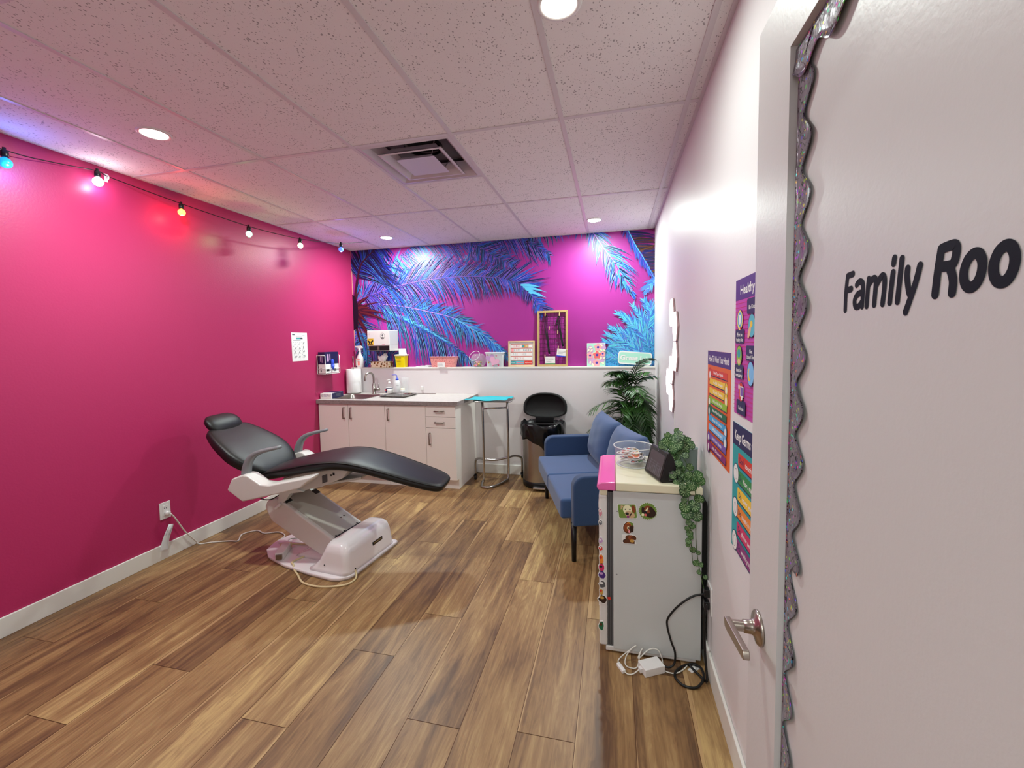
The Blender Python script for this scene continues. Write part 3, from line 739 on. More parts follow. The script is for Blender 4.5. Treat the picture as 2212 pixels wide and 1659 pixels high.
bstrip(1.978, 1.10, 0.826, 0.832, 0.793, 0.797, 0.031, 1.905, 0.0030, 0.0875)
bstrip(1.135, 0.93, 0.832, 0.831, 0.806, 0.812, 0.032, 1.04, 0.0015, 0.095)
bstrip(0.95, 0.25, 0.831, 0.830, 0.815, 0.812, 0.034, 0.942, 0.0035, 0.094)
k0 = len(mb.v)
# strip along the top of the panel: built along y
sub = MB(); n = 90; rows = []
for i in range(n):
    y = 0.832 - i * 0.0062; s = (0.5 + 0.5 * math.cos(2 * PI * (y - 0.70) / 0.092)) ** 0.8
    zo = 1.945 - 0.024 * s
    rows.append([(FX - 0.004 - 0.004 * (j / 4) ** 2 - 0.001 * math.sin(y * 40) * j / 4, y, 1.984 + (zo - 1.984) * j / 4) for j in range(5)])
vs = [p for r in rows for p in r]; fs = []
for i in range(n - 1):
    for j in range(4): a = i * 5 + j; fs.append((a, a + 1, a + 6, a + 5))
mb.add(vs, fs, 'foil', True)
tag(mb.build('scalloped_border', fix=False), 'silver holographic scalloped border trim stuck around the open door panel', 'border')
bpy.data.objects['scalloped_border'].modifiers.new('s', 'SOLIDIFY').thickness = 0.0006

# ================================================================== SINK COUNTER
ZC = 0.916; YC = 3.925; XC = 1.618
def pull(parent, c, horizontal=False):
    mb = MB(); a = (0.048, 0, 0) if horizontal else (0, 0, 0.058); a = Vector(a); c = Vector(c)
    o = Vector((0, -0.028, 0))
    mb.tube([c - a, c - a + o * 0.9, c - a * 0.93 + o, c + a * 0.93 + o, c + a + o * 0.9, c + a], 0.006, 'pull_steel', 8)
    return mb.build('handle', parent)
def panel(parent, name, x0, z0, x1, z1, hc, hor=False):
    o = MB().span((x0 + 0.0015, -0.019, z0 + 0.0015), (x1 - 0.0015, 0.0, z1 - 0.0015), 'cabinet_white').build(name, parent, bevel=0.0015)
    pull(o, (hc[0], -0.019, hc[1]), hor); return o
def cabinet(lab, x0, x1, last=False):
    r = thing('base_cabinet', lab, 'cabinet', (x0, YC + 0.045, 0), 0, 'white base cabinets under the worktop')
    w = x1 - x0; mb = MB(); d = YL - 0.003 - (YC + 0.045)
    mb.span((0.001, 0.0, 0.105), (0.017, d, ZC - 0.042), 'cabinet_white'); mb.span((w - 0.017, 0.0, 0.105), (w - 0.001, d, ZC - 0.042), 'cabinet_white')
    mb.span((0.017, 0.0, 0.105), (w - 0.017, d, 0.12), 'cabinet_white'); mb.span((0.017, d - 0.01, 0.12), (w - 0.017, d, ZC - 0.042), 'cabinet_white')
    mb.build('carcass', r)
    MB().span((0.001, 0.045, 0.0), (w - 0.001, d, 0.104), 'cabinet_white').build('kickboard', r)
    return r, w
XA, XB_, XC_, XD_ = 0.006, 0.80, 1.26, 1.585
zt = ZC - 0.045
r, w = cabinet('white double door cabinet under the sink, leftmost of the row by the pink wall', XA, XB_)
xm = 0.36
panel(r, 'door', 0.0, 0.108, xm, zt, (xm - 0.045, 0.775)); panel(r, 'door', xm, 0.108, w, zt, (xm + 0.04, 0.775))
r, w = cabinet('white single door cabinet in the middle of the counter, below the instrument tray', XB_, XC_)
panel(r, 'door', 0.0, 0.108, w, zt, (0.045, 0.77))
r, w = cabinet('white cabinet with two drawers over a door at the right end of the counter', XC_, XD_)
panel(r, 'drawer', 0, 0.757, w, zt, (w * 0.47, 0.815), True); panel(r, 'drawer', 0, 0.643, w, 0.755, (w * 0.47, 0.70), True); panel(r, 'door', 0, 0.108, w, 0.641, (0.045, 0.53))
# worktop with sink cut-out
SX0, SX1, SY0, SY1 = 0.10, 0.52, 4.02, 4.42
mb = MB()
mb.span((0.001, YC, ZC - 0.04), (SX0, YL - 0.002, ZC), 'laminate'); mb.span((SX1, YC, ZC - 0.04), (XC, YL - 0.002, ZC), 'laminate')
mb.span((SX0, YC, ZC - 0.04), (SX1, SY0, ZC), 'laminate'); mb.span((SX0, SY1, ZC - 0.04), (SX1, YL - 0.002, ZC), 'laminate')
wt = mb.build('worktop'); tag(wt, 'grey laminate worktop with a sink, above the white cabinets', 'countertop')
MB().span((0.001, YC - 0.0015, ZC - 0.0395), (XC, YC, ZC - 0.0005), 'laminate_edge').build('front_edge', wt)
MB().span((XC, YC - 0.0015, ZC - 0.0395), (XC + 0.0015, YL - 0.002, ZC - 0.0005), 'laminate_edge').build('side_edge', wt)
# sink
root = thing('sink', 'small stainless steel sink bowl set into the grey worktop', 'sink', ((SX0 + SX1) / 2, (SY0 + SY1) / 2, ZC))
def rrect(w, h, r, z, n=6):
    out = []
    for cx_, cy_, a0 in ((w - r, -h + r, -90), (w - r, h - r, 0), (-w + r, h - r, 90), (-w + r, -h + r, 180)):
        for j in range(n): a = R(a0 + 90 * j / (n - 1)); out.append((cx_ + r * math.cos(a), cy_ + r * math.sin(a), z))
    return out
mb = MB(); w, h = 0.212, 0.205
mb.rings([rrect(w + 0.018, h + 0.018, 0.04, 0.0005), rrect(w + 0.014, h + 0.014, 0.04, 0.004), rrect(w, h, 0.04, 0.003), rrect(w - 0.004, h - 0.004, 0.045, -0.01), rrect(w - 0.02, h - 0.02, 0.05, -0.14), rrect(w - 0.05, h - 0.05, 0.05, -0.15), rrect(0.03, 0.03, 0.0299, -0.155)], 'brushed_steel', cap=False)
mb.v = [(p[0] * 0.96, p[1] * 0.94, p[2]) for p in mb.v]
mb.build('bowl', root, fix=False)
MB().lathe([(0.0005, -0.154), (0.026, -0.153), (0.03, -0.151)], (0, 0, 0), 'chrome', 20).build('drain', root)
# faucet
root = thing('faucet', 'brushed steel gooseneck tap with a side lever behind the sink', 'faucet', (0.362, 4.475, ZC))
mb = MB(); mb.lathe([(0.0005, 0), (0.024, 0), (0.024, 0.006), (0.0195, 0.008), (0.0195, 0.115), (0.017, 0.12), (0.0135, 0.125)], (0, 0, 0), 'brushed_steel', 24)
mb.tube([(0, 0, 0.11), (0, 0, 0.20), (-0.004, -0.012, 0.235), (-0.02, -0.05, 0.255), (-0.036, -0.09, 0.24), (-0.042, -0.105, 0.205), (-0.043, -0.107, 0.16)], 0.0115, 'brushed_steel', 14, curve=5)
mb.build('spout', root)
mb = MB(); mb.tube([(0.015, 0, 0.055), (0.075, -0.005, 0.055)], 0.017, 'brushed_steel', 16); mb.tube([(0.066, -0.004, 0.06), (0.068, -0.004, 0.125)], 0.004, 'brushed_steel'); mb.build('lever', root)

# paper towel roll on a stand
root = thing('paper_towel_holder', 'steel upright paper towel stand at the left end of the counter', 'paper towel stand', (0.088, 4.49, ZC))
mb = MB(); mb.lathe([(0.0005, 0), (0.075, 0), (0.078, 0.004), (0.07, 0.008), (0.0005, 0.008)], (0, 0, 0), 'brushed_steel', 30); mb.build('base', root)
mb = MB(); mb.tube([(0, 0, 0.008), (0, 0, 0.43)], 0.006, 'brushed_steel', 12); mb.tube([(0, 0, 0.36), (0, 0, 0.415), (0, 0, 0.445), (0, 0, 0.452)], [0.0065, 0.0105, 0.010, 0.004], 'brushed_steel', 12); mb.build('rod', root)
mb = MB(); mb.lathe([(0.018, 0.012), (0.083, 0.012), (0.085, 0.016), (0.085, 0.289), (0.083, 0.293), (0.018, 0.293), (0.018, 0.012)], (0, 0, 0), 'tissue', 36)
o = mb.build('paper_towel_roll'); o.location = (0.088, 4.49, ZC); tag(o, 'white roll of paper towel on the steel stand by the pink wall', 'paper towel')

# glove box on the counter
root = thing('glove_box', 'white and navy box of gloves lying on the counter beside the paper towel', 'box', (0.075, 4.03, ZC), R(4))
mb = MB(); mb.span((-0.066, -0.045, 0), (0.066, 0.185, 0.062), 'paper'); mb.build('carton', root, bevel=0.001)
mb = MB(); mb.span((0.0662, -0.03, 0.001), (0.0672, 0.184, 0.061), 'navy'); mb.span((-0.066, 0.02, 0.0622), (0.066, 0.184, 0.063), 'navy')
fl = Flat((-0.062, -0.0455, 0.006), (1, 0, 0), (0, 0, 1), (0, -1, 0), mb)
fl.text('Ultra Soft', 0.036, 0.034, 0.010, 'violet'); fl.text('Gloves', 0.036, 0.020, 0.010, 'violet'); fl.ell(0.018, 0.03, 0.010, 0.012, 'ink_grey'); fl.ell(0.018, 0.03, 0.007, 0.009, 'paper'); fl.rect(0.084, 0.024, 0.112, 0.031, 'ink')
fl = Flat((0.0673, -0.02, 0.008), (0, 1, 0), (0, 0, 1), (1, 0, 0), mb)
for i in range(3): fl.rect(0.06, 0.034 - i * 0.011, 0.15, 0.039 - i * 0.011, 'ink_grey')
mb.build('printing', root, fix=False)

# instrument tray on the counter
root = thing('instrument_tray', 'polished steel instrument tray lying on the counter right of the sink', 'tray', (0.765, 4.32, ZC), R(-3))
mb = MB(); w, h = 0.165, 0.155
mb.rings([rrect(w, h, 0.02, 0.016), rrect(w - 0.004, h - 0.004, 0.02, 0.017), rrect(w - 0.012, h - 0.012, 0.02, 0.010), rrect(w - 0.02, h - 0.02, 0.02, 0.003), rrect(0.01, 0.01, 0.009, 0.003)], 'chrome', cap=True)
mb.rings([rrect(w, h, 0.02, 0.0155), rrect(w - 0.02, h - 0.02, 0.02, 0.0), rrect(0.01, 0.01, 0.009, 0.0)], 'chrome', cap=False)
mb.build('pan', root, fix=False)
mb = MB(); mb.box((0.05, 0.115, 0.012), (0.10, 0.02, 0.012), 'brushed_steel'); mb.ball((0.085, 0.115, 0.014), 0.014, 'satin_nickel')
o = mb.build('steel_instrument'); o.location = (0.765, 4.32, ZC + 0.002); tag(o, 'small steel clamp lying along the back of the instrument tray', 'instrument')
mb = MB(); mb.box((0, 0, 0.003), (0.24, 0.018, 0.005), 'pull_steel'); o = mb.build('metal_ruler', bevel=0.001); o.location = (1.0, 4.53, ZC); tag(o, 'thin dark metal rod lying on the worktop right of the tray', 'ruler')

# bottles
root = thing('sanitizer_bottle', 'clear pump bottle with a white and navy label behind the instrument tray', 'bottle', (0.553, 4.50, ZC))
MB().lathe([(0.0005, 0), (0.038, 0), (0.04, 0.004), (0.04, 0.085), (0.03, 0.11), (0.013, 0.122), (0.013, 0.128), (0.0005, 0.128)], (0, 0, 0), 'clear_soft', 24).build('body', root)
mb = MB(); mb.lathe([(0.0405, 0.012), (0.0412, 0.012), (0.0412, 0.078), (0.0405, 0.078)], (0, 0, 0), 'paper', 24); mb.lathe([(0.0415, 0.066), (0.0415, 0.074)], (0, 0, 0), 'navy', 24); mb.span((-0.03, -0.044, 0.014), (-0.012, -0.034, 0.062), 'navy'); mb.span((-0.03, -0.0445, 0.04), (-0.02, -0.034, 0.055), 'red'); mb.build('label_band', root)
mb = MB(); mb.lathe([(0.015, 0.128), (0.015, 0.142), (0.006, 0.144), (0.005, 0.158), (0.011, 0.16), (0.011, 0.166), (0.0005, 0.168)], (0, 0, 0), 'white_plastic', 16); mb.tube([(0, 0, 0.163), (-0.028, -0.012, 0.16)], 0.0045, 'white_plastic'); mb.build('pump', root)
root = thing('wash_bottle', 'translucent squeeze wash bottle with a blue cap and bent blue spout', 'bottle', (0.652, 4.505, ZC))
MB().lathe([(0.0005, 0), (0.034, 0), (0.036, 0.004), (0.036, 0.125), (0.028, 0.15), (0.015, 0.165), (0.0005, 0.165)], (0, 0, 0), 'frosted', 24).build('body', root)
mb = MB(); mb.lathe([(0.0005, 0.160), (0.018, 0.160), (0.018, 0.178), (0.009, 0.18), (0.004, 0.19)], (0, 0, 0), 'wash_blue', 16); mb.tube([(0, 0, 0.185), (-0.002, 0, 0.215), (-0.014, -0.006, 0.224), (-0.06, -0.012, 0.224)], 0.0035, 'wash_blue', curve=4); mb.build('spout_cap', root)
fl = Flat((0.008, -0.0365, 0.085), (1, 0, 0), (0, 0, 1), (0, -1, 0)); fl.text('H2O', 0, 0.01, 0.011, 'ink_grey'); fl.mb.build('marking', root, fix=False)
root = thing('measuring_beaker', 'tall clear graduated beaker standing at the back of the counter', 'beaker', (0.735, 4.545, ZC))
MB().lathe([(0.030, 0), (0.030, 0.14), (0.042, 0.19), (0.044, 0.191), (0.032, 0.14), (0.032, 0.0)], (0, 0, 0), 'clear_soft', 24).build('cup', root)
root = thing('specimen_jar', 'small pale jar with a cream lid beside the wash bottle', 'jar', (0.735, 4.475, ZC))
MB().lathe([(0.0005, 0), (0.026, 0), (0.027, 0.05), (0.02, 0.058), (0.0005, 0.06)], (0, 0, 0), 'frosted', 20).build('body', root)
MB().lathe([(0.023, 0.054), (0.023, 0.072), (0.0005, 0.073)], (0, 0, 0), 'cream', 20).build('lid', root)
o = MB().box((0, 0, 0.0015), (0.12, 0.05, 0.003), 'frosted').build('plastic_card'); o.location = (0.56, 4.40, ZC); tag(o, 'thin clear plastic card lying between the sink and the tray', 'card')
o = MB().box((0, 0, 0.022), (0.03, 0.012, 0.04), 'paper').build('switch_cover', bevel=0.002); o.location = (0.93, YL - 0.0055, 0.955); tag(o, 'small white square plate on the white half wall above the tray', 'plate')

# towel dispenser on the mural wall
root = thing('paper_towel_dispenser', 'white wall mounted towel dispenser with a butterfly sticker and black lower panel', 'dispenser', (0.238, 4.665, 1.434))
dw, dd, dh = 0.288, 0.12, 0.240
root.location = (0.312, 4.66, 1.423)
mb = MB(); mb.span((0, -dd - 0.085, 0.066), (dw, 0.0, dh), 'white_plastic'); mb.span((0.012, -dd - 0.080, 0.0), (dw, 0.0, 0.07), 'white_plastic'); mb.build('housing', root, bevel=0.006, segs=3)
mb = MB(); mb.span((0.018, -dd - 0.084, 0.006), (dw - 0.006, -dd - 0.0795, 0.060), 'black_plastic'); mb.build('lower_panel', root, bevel=0.002)
fl = Flat((0, -dd - 0.085, 0.066), (1, 0, 0), (0, 0, 1), (0, -1, 0))
fl.rect(0.0, 0.0, 0.082, 0.082, 'yellow')
for sx in (-1, 1):
    fl.poly([(0.041, 0.045), (0.041 + sx * 0.036, 0.066), (0.041 + sx * 0.036, 0.046), (0.041 + sx * 0.02, 0.032)][::sx], 'ink'); fl.poly([(0.041, 0.042), (0.041 + sx * 0.024, 0.034), (0.041 + sx * 0.016, 0.020), (0.041 + sx * 0.004, 0.026)][::sx], 'ink')
fl.text('Kids Space', 0.006, 0.071, 0.008, 'ink', width=0.07); fl.rect(0.010, 0.006, 0.072, 0.016, 'brown')
fl.mb.build('sticker', root, fix=False, label='yellow butterfly sticker')
fl = Flat((0, -dd - 0.085, 0.066), (1, 0, 0), (0, 0, 1), (0, -1, 0)); fl.ell(0.20, 0.108, 0.031, 0.036, 'ink'); fl.ell(0.20, 0.108, 0.0285, 0.0335, 'white_plastic'); fl.rect(0.184, 0.078, 0.216, 0.094, 'ink'); fl.ell(0.20, 0.115, 0.010, 0.014, 'ink_grey')
fl.mb.build('printed_crest', root, fix=False)
fl = Flat((0, -dd - 0.085, 0.066), (1, 0, 0), (0, 0, 1), (0, -1, 0)); fl.rect(0.19, 0.012, 0.23, 0.017, 'crimson'); fl.mb.build('red_mark', root, fix=False)
fl = Flat((0, -dd - 0.085, 0.066), (1, 0, 0), (0, 0, 1), (0, -1, 0)); fl.ell(0.026, 0.132, 0.009, 0.009, 'rose'); fl.ell(0.026, 0.132, 0.0075, 0.0075, 'white_plastic'); fl.mb.build('round_mark', root, fix=False)
mb = MB(); mb.span((0.130, -dd - 0.088, 0.012), (0.156, -dd - 0.084, 0.054), 'pull_steel'); mb.build('latch', root)

# ================================================================== THINGS ON THE LEDGE
LY = 4.625; LZ = LEDGE
root = thing('spray_bottle', 'white trigger spray bottle with a salmon label at the left end of the ledge', 'bottle', (0.095, LY, LZ))
MB().lathe([(0.0005, 0), (0.040, 0), (0.042, 0.005), (0.042, 0.105), (0.039, 0.125), (0.017, 0.165), (0.014, 0.19), (0.014, 0.215), (0.0005, 0.215)], (0, 0, 0), 'white_plastic', 26, sy=0.8).build('body', root)
mb = MB(); mb.lathe([(0.016, 0.20), (0.017, 0.225), (0.012, 0.235)], (0, 0, 0), 'white_plastic', 16)
mb.prism([(-0.055, 0.248), (-0.055, 0.262), (0.012, 0.266), (0.040, 0.250), (0.040, 0.236), (0.010, 0.226), (-0.012, 0.226), (-0.018, 0.240)], (0, 0.010, 0), (1, 0, 0), (0, 0, 1), (0, -1, 0), 0.02, 'white_plastic')
mb.tube([(-0.024, 0, 0.242), (-0.034, 0, 0.225), (-0.044, 0, 0.205)], 0.0045, 'white_plastic'); mb.build('trigger', root)
fl = Flat((-0.034, -0.0345, 0.02), (1, 0, 0), (0, 0, 1), (0, -1, 0)); fl.rect(0, 0, 0.055, 0.09, 'paper'); fl.rect(0.004, 0.07, 0.05, 0.082, 'label_salmon'); fl.rect(0.022, 0.006, 0.050, 0.055, 'label_salmon'); fl.lines(0.004, 0.05, 0.062, 2, 0.006, 0.002, 'ink_grey'); fl.mb.build('label_sheet', root, fix=False)

root = thing('tissue_box', 'tissue box with brown and yellow leaf print on the ledge below the dispenser', 'tissue box', (0.40, LY - 0.01, LZ))
mb = MB(); mb.span((-0.125, -0.048, 0), (0.12, 0.045, 0.072), 'autumn_print'); mb.build('carton', root, bevel=0.002)
mb = MB(); rt = random.Random(2); rs = []
for i, (z, w_, dx) in enumerate([(0.07, 0.04, 0.0), (0.095, 0.045, 0.004), (0.12, 0.055, 0.014), (0.14, 0.03, 0.03), (0.163, 0.012, 0.052)]):
    rs.append([(dx + w_ * math.cos(a) * (1 + 0.25 * math.sin(5 * a)), 0.35 * w_ * math.sin(a), z + 0.012 * math.sin(3 * a + 1) * (i > 0)) for a in [2 * PI * j / 20 for j in range(20)]])
mb.rings(rs, 'tissue', cap=False); mb.tube([(-0.02, 0, 0.07), (-0.03, -0.005, 0.115), (-0.048, -0.004, 0.138)], [0.018, 0.018, 0.003], 'tissue', 10, curve=3); mb.build('tissue', root)

root = thing('sharps_container', 'yellow sharps container with a raised clear lid on the ledge', 'sharps container', (0.655, LY, LZ))
def tub(mb, w0, d0, w1, d1, h, m, r=0.012, z0=0.0, t=0.0025):
    mb.rings([rrect(w0, d0, r, z0), rrect(w1, d1, r, z0 + h)], m, cap=False)
    mb.rings([rrect(w1, d1, r, z0 + h), rrect(w1 - t, d1 - t, r, z0 + h), rrect(w0 - t, d0 - t, r, z0 + t), ], m, cap=False)
    mb.add(rrect(w0, d0, r, z0), [tuple(range(24))], m); mb.add(rrect(w0 - t, d0 - t, r, z0 + t), [tuple(range(24))], m)
mb = MB(); tub(mb, 0.056, 0.042, 0.065, 0.048, 0.135, 'sharps_yellow'); mb.build('tub', root, fix=False)
mb = MB(); mb.rings([rrect(0.068, 0.050, 0.012, 0.135), rrect(0.072, 0.053, 0.012, 0.140), rrect(0.070, 0.052, 0.012, 0.152), rrect(0.045, 0.030, 0.012, 0.154)], 'cream'); mb.build('rim', root)
mb = MB(); mb.prism([(-0.05, 0), (0.05, 0), (0.045, 0.07), (-0.045, 0.07)], (0.005, 0.03, 0.152), (1, 0, 0), (-0.2, 0.1, 1), (0, -1, 0.1), 0.004, 'frosted'); mb.build('lid', root)
fl = Flat((-0.055, -0.047, 0.02), (1, 0, 0), (0, -0.03, 1), (0, -1, 0)); fl.text('DANGER', 0.012, 0.095, 0.011, 'ink', width=0.062); fl.rect(0.012, 0.083, 0.074, 0.087, 'ink'); fl.rect(0.018, 0.066, 0.07, 0.074, 'orangel'); fl.lines(0.018, 0.075, 0.048, 2, 0.008, 0.002, 'ink'); fl.text('Sharps', 0.03, 0.015, 0.009, 'ink', width=0.034); fl.mb.build('label_sheet', root, fix=False)

mb = MB(); mb.box((0, 0, 0.006), (0.16, 0.05, 0.010), 'frosted'); mb.box((0.02, 0.0, 0.014), (0.10, 0.04, 0.005), 'frosted', rz=0.2); mb.box((0.07, -0.005, 0.016), (0.07, 0.03, 0.012), 'frosted', rz=-0.3)
o = mb.build('plastic_packets'); o.location = (0.93, LY, LZ); tag(o, 'small clear plastic packets lying flat on the ledge left of the pink basket', 'packets')

root = thing('storage_basket', 'pink perforated plastic basket with a white card on the ledge', 'basket', (1.20, LY - 0.004, LZ))
mb = MB(); tub(mb, 0.140, 0.040, 0.162, 0.048, 0.118, 'basket_weave', 0.015); mb.build('tub', root, fix=False)
mb = MB(); mb.rings([rrect(0.163, 0.049, 0.015, 0.112), rrect(0.167, 0.052, 0.015, 0.118), rrect(0.165, 0.051, 0.015, 0.124), rrect(0.158, 0.045, 0.015, 0.122)], 'basket_pink', cap=False); mb.build('rim', root)
fl = Flat((-0.062, -0.0545, 0.0), (1, 0, 0), (0, 0, 1), (0, -1, 0)); fl.rect(0, 0, 0.095, 0.055, 'paper'); fl.lines(0.008, 0.07, 0.04, 3, 0.009, 0.002, 'ink_grey'); fl.mb.build('card', root, fix=False)

root = thing('candy_jar', 'clear round plastic jar tipped open and half full of colourful wrapped sweets', 'jar', (1.622, LY - 0.005, LZ))
mb = MB(); Rj = 0.092
mb.lathe([(0.0005, 0.0), (0.05, 0.0), (0.078, 0.02), (0.094, 0.06), (0.095, 0.085), (0.085, 0.12), (0.06, 0.15), (0.058, 0.15), (0.083, 0.12), (0.093, 0.085), (0.092, 0.06), (0.076, 0.022), (0.05, 0.003)], (0, 0, 0), 'clear_soft', 30, sy=0.55); mb.build('bowl', root)
mb = MB(); mb.v = []
ringp = [(-0.035 + 0.062 * math.cos(a), -0.035 + 0.012 * math.sin(a), 0.128 + 0.05 * math.sin(a) + 0.018 * math.cos(a)) for a in [2 * PI * j / 28 for j in range(29)]]
mb.tube(ringp, 0.003, 'frosted', 8); mb.build('mouth_ring', root)
rc = random.Random(8); cm = ['candyo', 'candyg', 'candyp', 'butter', 'tealp', 'crimson', 'orange', 'heartq']
jar = root.location
proto = None
for i in range(34):
    a = rc.uniform(0, 2 * PI); rr = math.sqrt(rc.random()); lay = i // 12
    sc = 0.85 if lay < 2 else 0.6
    p = Vector((rr * 0.062 * sc * math.cos(a), rr * 0.026 * sc * math.sin(a), 0.013 + lay * 0.018 + rc.uniform(0, 0.006)))
    mb = MB(); c = cm[i % 8]; ln = 0.019
    X = Matrix.Rotation(rc.uniform(0, PI), 4, 'Z') @ Matrix.Rotation(rc.uniform(-0.5, 0.5), 4, 'Y')
    mb.tube([X @ Vector((-ln, 0, 0)), X @ Vector((-ln * 0.62, 0, 0)), X @ Vector((-ln * 0.5, 0, 0)), X @ Vector((ln * 0.5, 0, 0)), X @ Vector((ln * 0.62, 0, 0)), X @ Vector((ln, 0, 0))], [0.008, 0.002, 0.0085, 0.0085, 0.002, 0.008], c, 8)
    o = mb.build('wrapped_sweet'); o.location = jar + p
    cn = {'candyo': 'orange', 'candyg': 'green', 'candyp': 'pink', 'butter': 'yellow', 'tealp': 'teal', 'crimson': 'crimson', 'orange': 'dark orange', 'heartq': 'pale pink'}[c]
    tag(o, '%s wrapped sweet in the clear jar on the ledge' % cn, 'sweet', '%s wrapped sweets in the clear jar' % cn)

root = thing('plastic_tub', 'translucent white tub decorated with purple and pink hearts on the ledge', 'tub', (1.823, LY - 0.004, LZ))
mb = MB(); tub(mb, 0.090, 0.040, 0.102, 0.046, 0.155, 'frosted', 0.012); mb.build('body', root, fix=False)
mb = MB(); mb.rings([rrect(0.104, 0.048, 0.012, 0.150), rrect(0.112, 0.054, 0.012, 0.154), rrect(0.112, 0.054, 0.012, 0.166), rrect(0.102, 0.046, 0.012, 0.168)], 'frosted', cap=False); mb.build('rim', root)
MB().rings([rrect(0.084, 0.035, 0.01, 0.006), rrect(0.09, 0.038, 0.01, 0.12)], 'tissue').build('contents', root)
fl = Flat((-0.1, -0.0475, 0.0), (1, 0, 0), (0, 0, 1), (0, -1, 0))
def heart(fl, cx_, cy_, s, m, rot=0):
    pts = []
    for j in range(28):
        t = 2 * PI * j / 28; x = 16 * math.sin(t) ** 3; y = 13 * math.cos(t) - 5 * math.cos(2 * t) - 2 * math.cos(3 * t) - math.cos(4 * t)
        x, y = x * s / 16, y * s / 16; pts.append((cx_ + x * math.cos(rot) - y * math.sin(rot), cy_ + x * math.sin(rot) + y * math.cos(rot)))
    fl.poly(pts[::-1], m)
heart(fl, 0.055, 0.10, 0.052, 'heartp', 0.35); heart(fl, 0.10, 0.065, 0.058, 'heartq', -0.5); heart(fl, 0.035, 0.05, 0.011, 'gold'); heart(fl, 0.148, 0.022, 0.011, 'crimson'); heart(fl, 0.018, 0.135, 0.009, 'crimson', 0.5); heart(fl, 0.125, 0.125, 0.008, 'crimson'); heart(fl, 0.085, 0.015, 0.006, 'crimson')
fl.mb.build('heart_stickers', root, fix=False)

root = thing('letter_board', 'small letter board in a pale wood frame with a coloured message on the ledge', 'letter board', (2.127, 4.635, LZ))
w, h = 0.150, 0.287
tilt = Matrix.Rotation(R(-4), 4, 'X')
def framed(root, w, h, fw, m, back, depth=0.03, backt=0.006):
    mb = MB()
    mb.span((-w, -depth, 0), (w, 0, fw), m); mb.span((-w, -depth, h - fw), (w, 0, h), m); mb.span((-w, -depth, fw), (-w + fw, 0, h - fw), m); mb.span((w - fw, -depth, fw), (w, 0, h - fw), m)
    mb.xform(tilt); o = mb.build('frame', root, bevel=0.0015)
    if back: q = MB().span((-w + fw, -backt, fw), (w - fw, -0.001, h - fw), back); q.xform(tilt); q.build('backing', root)
framed(root, w, h, 0.014, 'wood_light', 'paper', 0.03, 0.02)
TR = tilt.to_3x3()
fl = Flat(TR @ Vector((-w, -0.0205, 0)), (1, 0, 0), TR @ Vector((0, 0, 1)), TR @ Vector((0, -1, 0)))
for i, z in enumerate((0.250, 0.206, 0.161, 0.116, 0.070, 0.022)): fl.rect(0.026, z - 0.003, 0.274, z + 0.004, 'linered')
cc = ['rose', 'orangel', 'ink_grey', 'crimson', 'tealp', 'flower_red']
def board_line(s, x, y, dx, hgt=0.024):
    for i, ch in enumerate(s):
        if ch != ' ': fl.text(ch, x + i * dx, y, hgt, cc[(i * 2 + len(s)) % 6], width=0.009 if ch != 'I' else 0.003)
board_line('REBAU', 0.052, 0.217, 0.018)
fl.rect(0.155, 0.214, 0.23, 0.244, 'gold'); fl.ell(0.172, 0.229, 0.012, 0.012, 'tealp'); fl.ell(0.208, 0.229, 0.014, 0.010, 'wood_light')
fl.rect(0.032, 0.168, 0.062, 0.200, 'flower_pink'); board_line('KIDS WHERE', 0.070, 0.172, 0.020); board_line('YOU  ARE', 0.055, 0.127, 0.0205); board_line('SPECIAL', 0.062, 0.082, 0.019)
fl.rect(0.030, 0.030, 0.086, 0.064, 'tealp'); fl.text('Kids', 0.036, 0.038, 0.018, 'paper', width=0.042); fl.rect(0.088, 0.030, 0.182, 0.064, 'cyanp'); fl.rect(0.094, 0.038, 0.176, 0.052, 'rose'); fl.rect(0.184, 0.030, 0.276, 0.064, 'red'); fl.text('welcome', 0.19, 0.040, 0.014, 'paper', width=0.078)
fl.mb.build('letters', root, fix=False)

root = thing('memo_grid_board', 'tall tan wooden frame with a wire grid standing on the ledge', 'grid board', (2.477, 4.635, LZ))
w, h = 0.168, 0.615; tilt = Matrix.Rotation(R(-4), 4, 'X'); TR = tilt.to_3x3()
framed(root, w, h, 0.022, 'wood_tan', None, 0.03)
mb = MB()
for i in range(1, 7): x = -w + 0.02 + i * (2 * w - 0.04) / 7; mb.tube([tilt @ Vector((x, -0.012, 0.02)), tilt @ Vector((x, -0.012, h - 0.02))], 0.0017, 'black_plastic', 6)
for i in range(1, 12): z = 0.02 + i * (h - 0.04) / 12; mb.tube([tilt @ Vector((-w + 0.02, -0.010, z)), tilt @ Vector((w - 0.02, -0.010, z))], 0.0017, 'black_plastic', 6)
mb.build('wire_grid', root)
g0 = Vector((2.477, 4.635, LZ))
def GP(x, y, z): return tilt @ Vector((x, y, z))
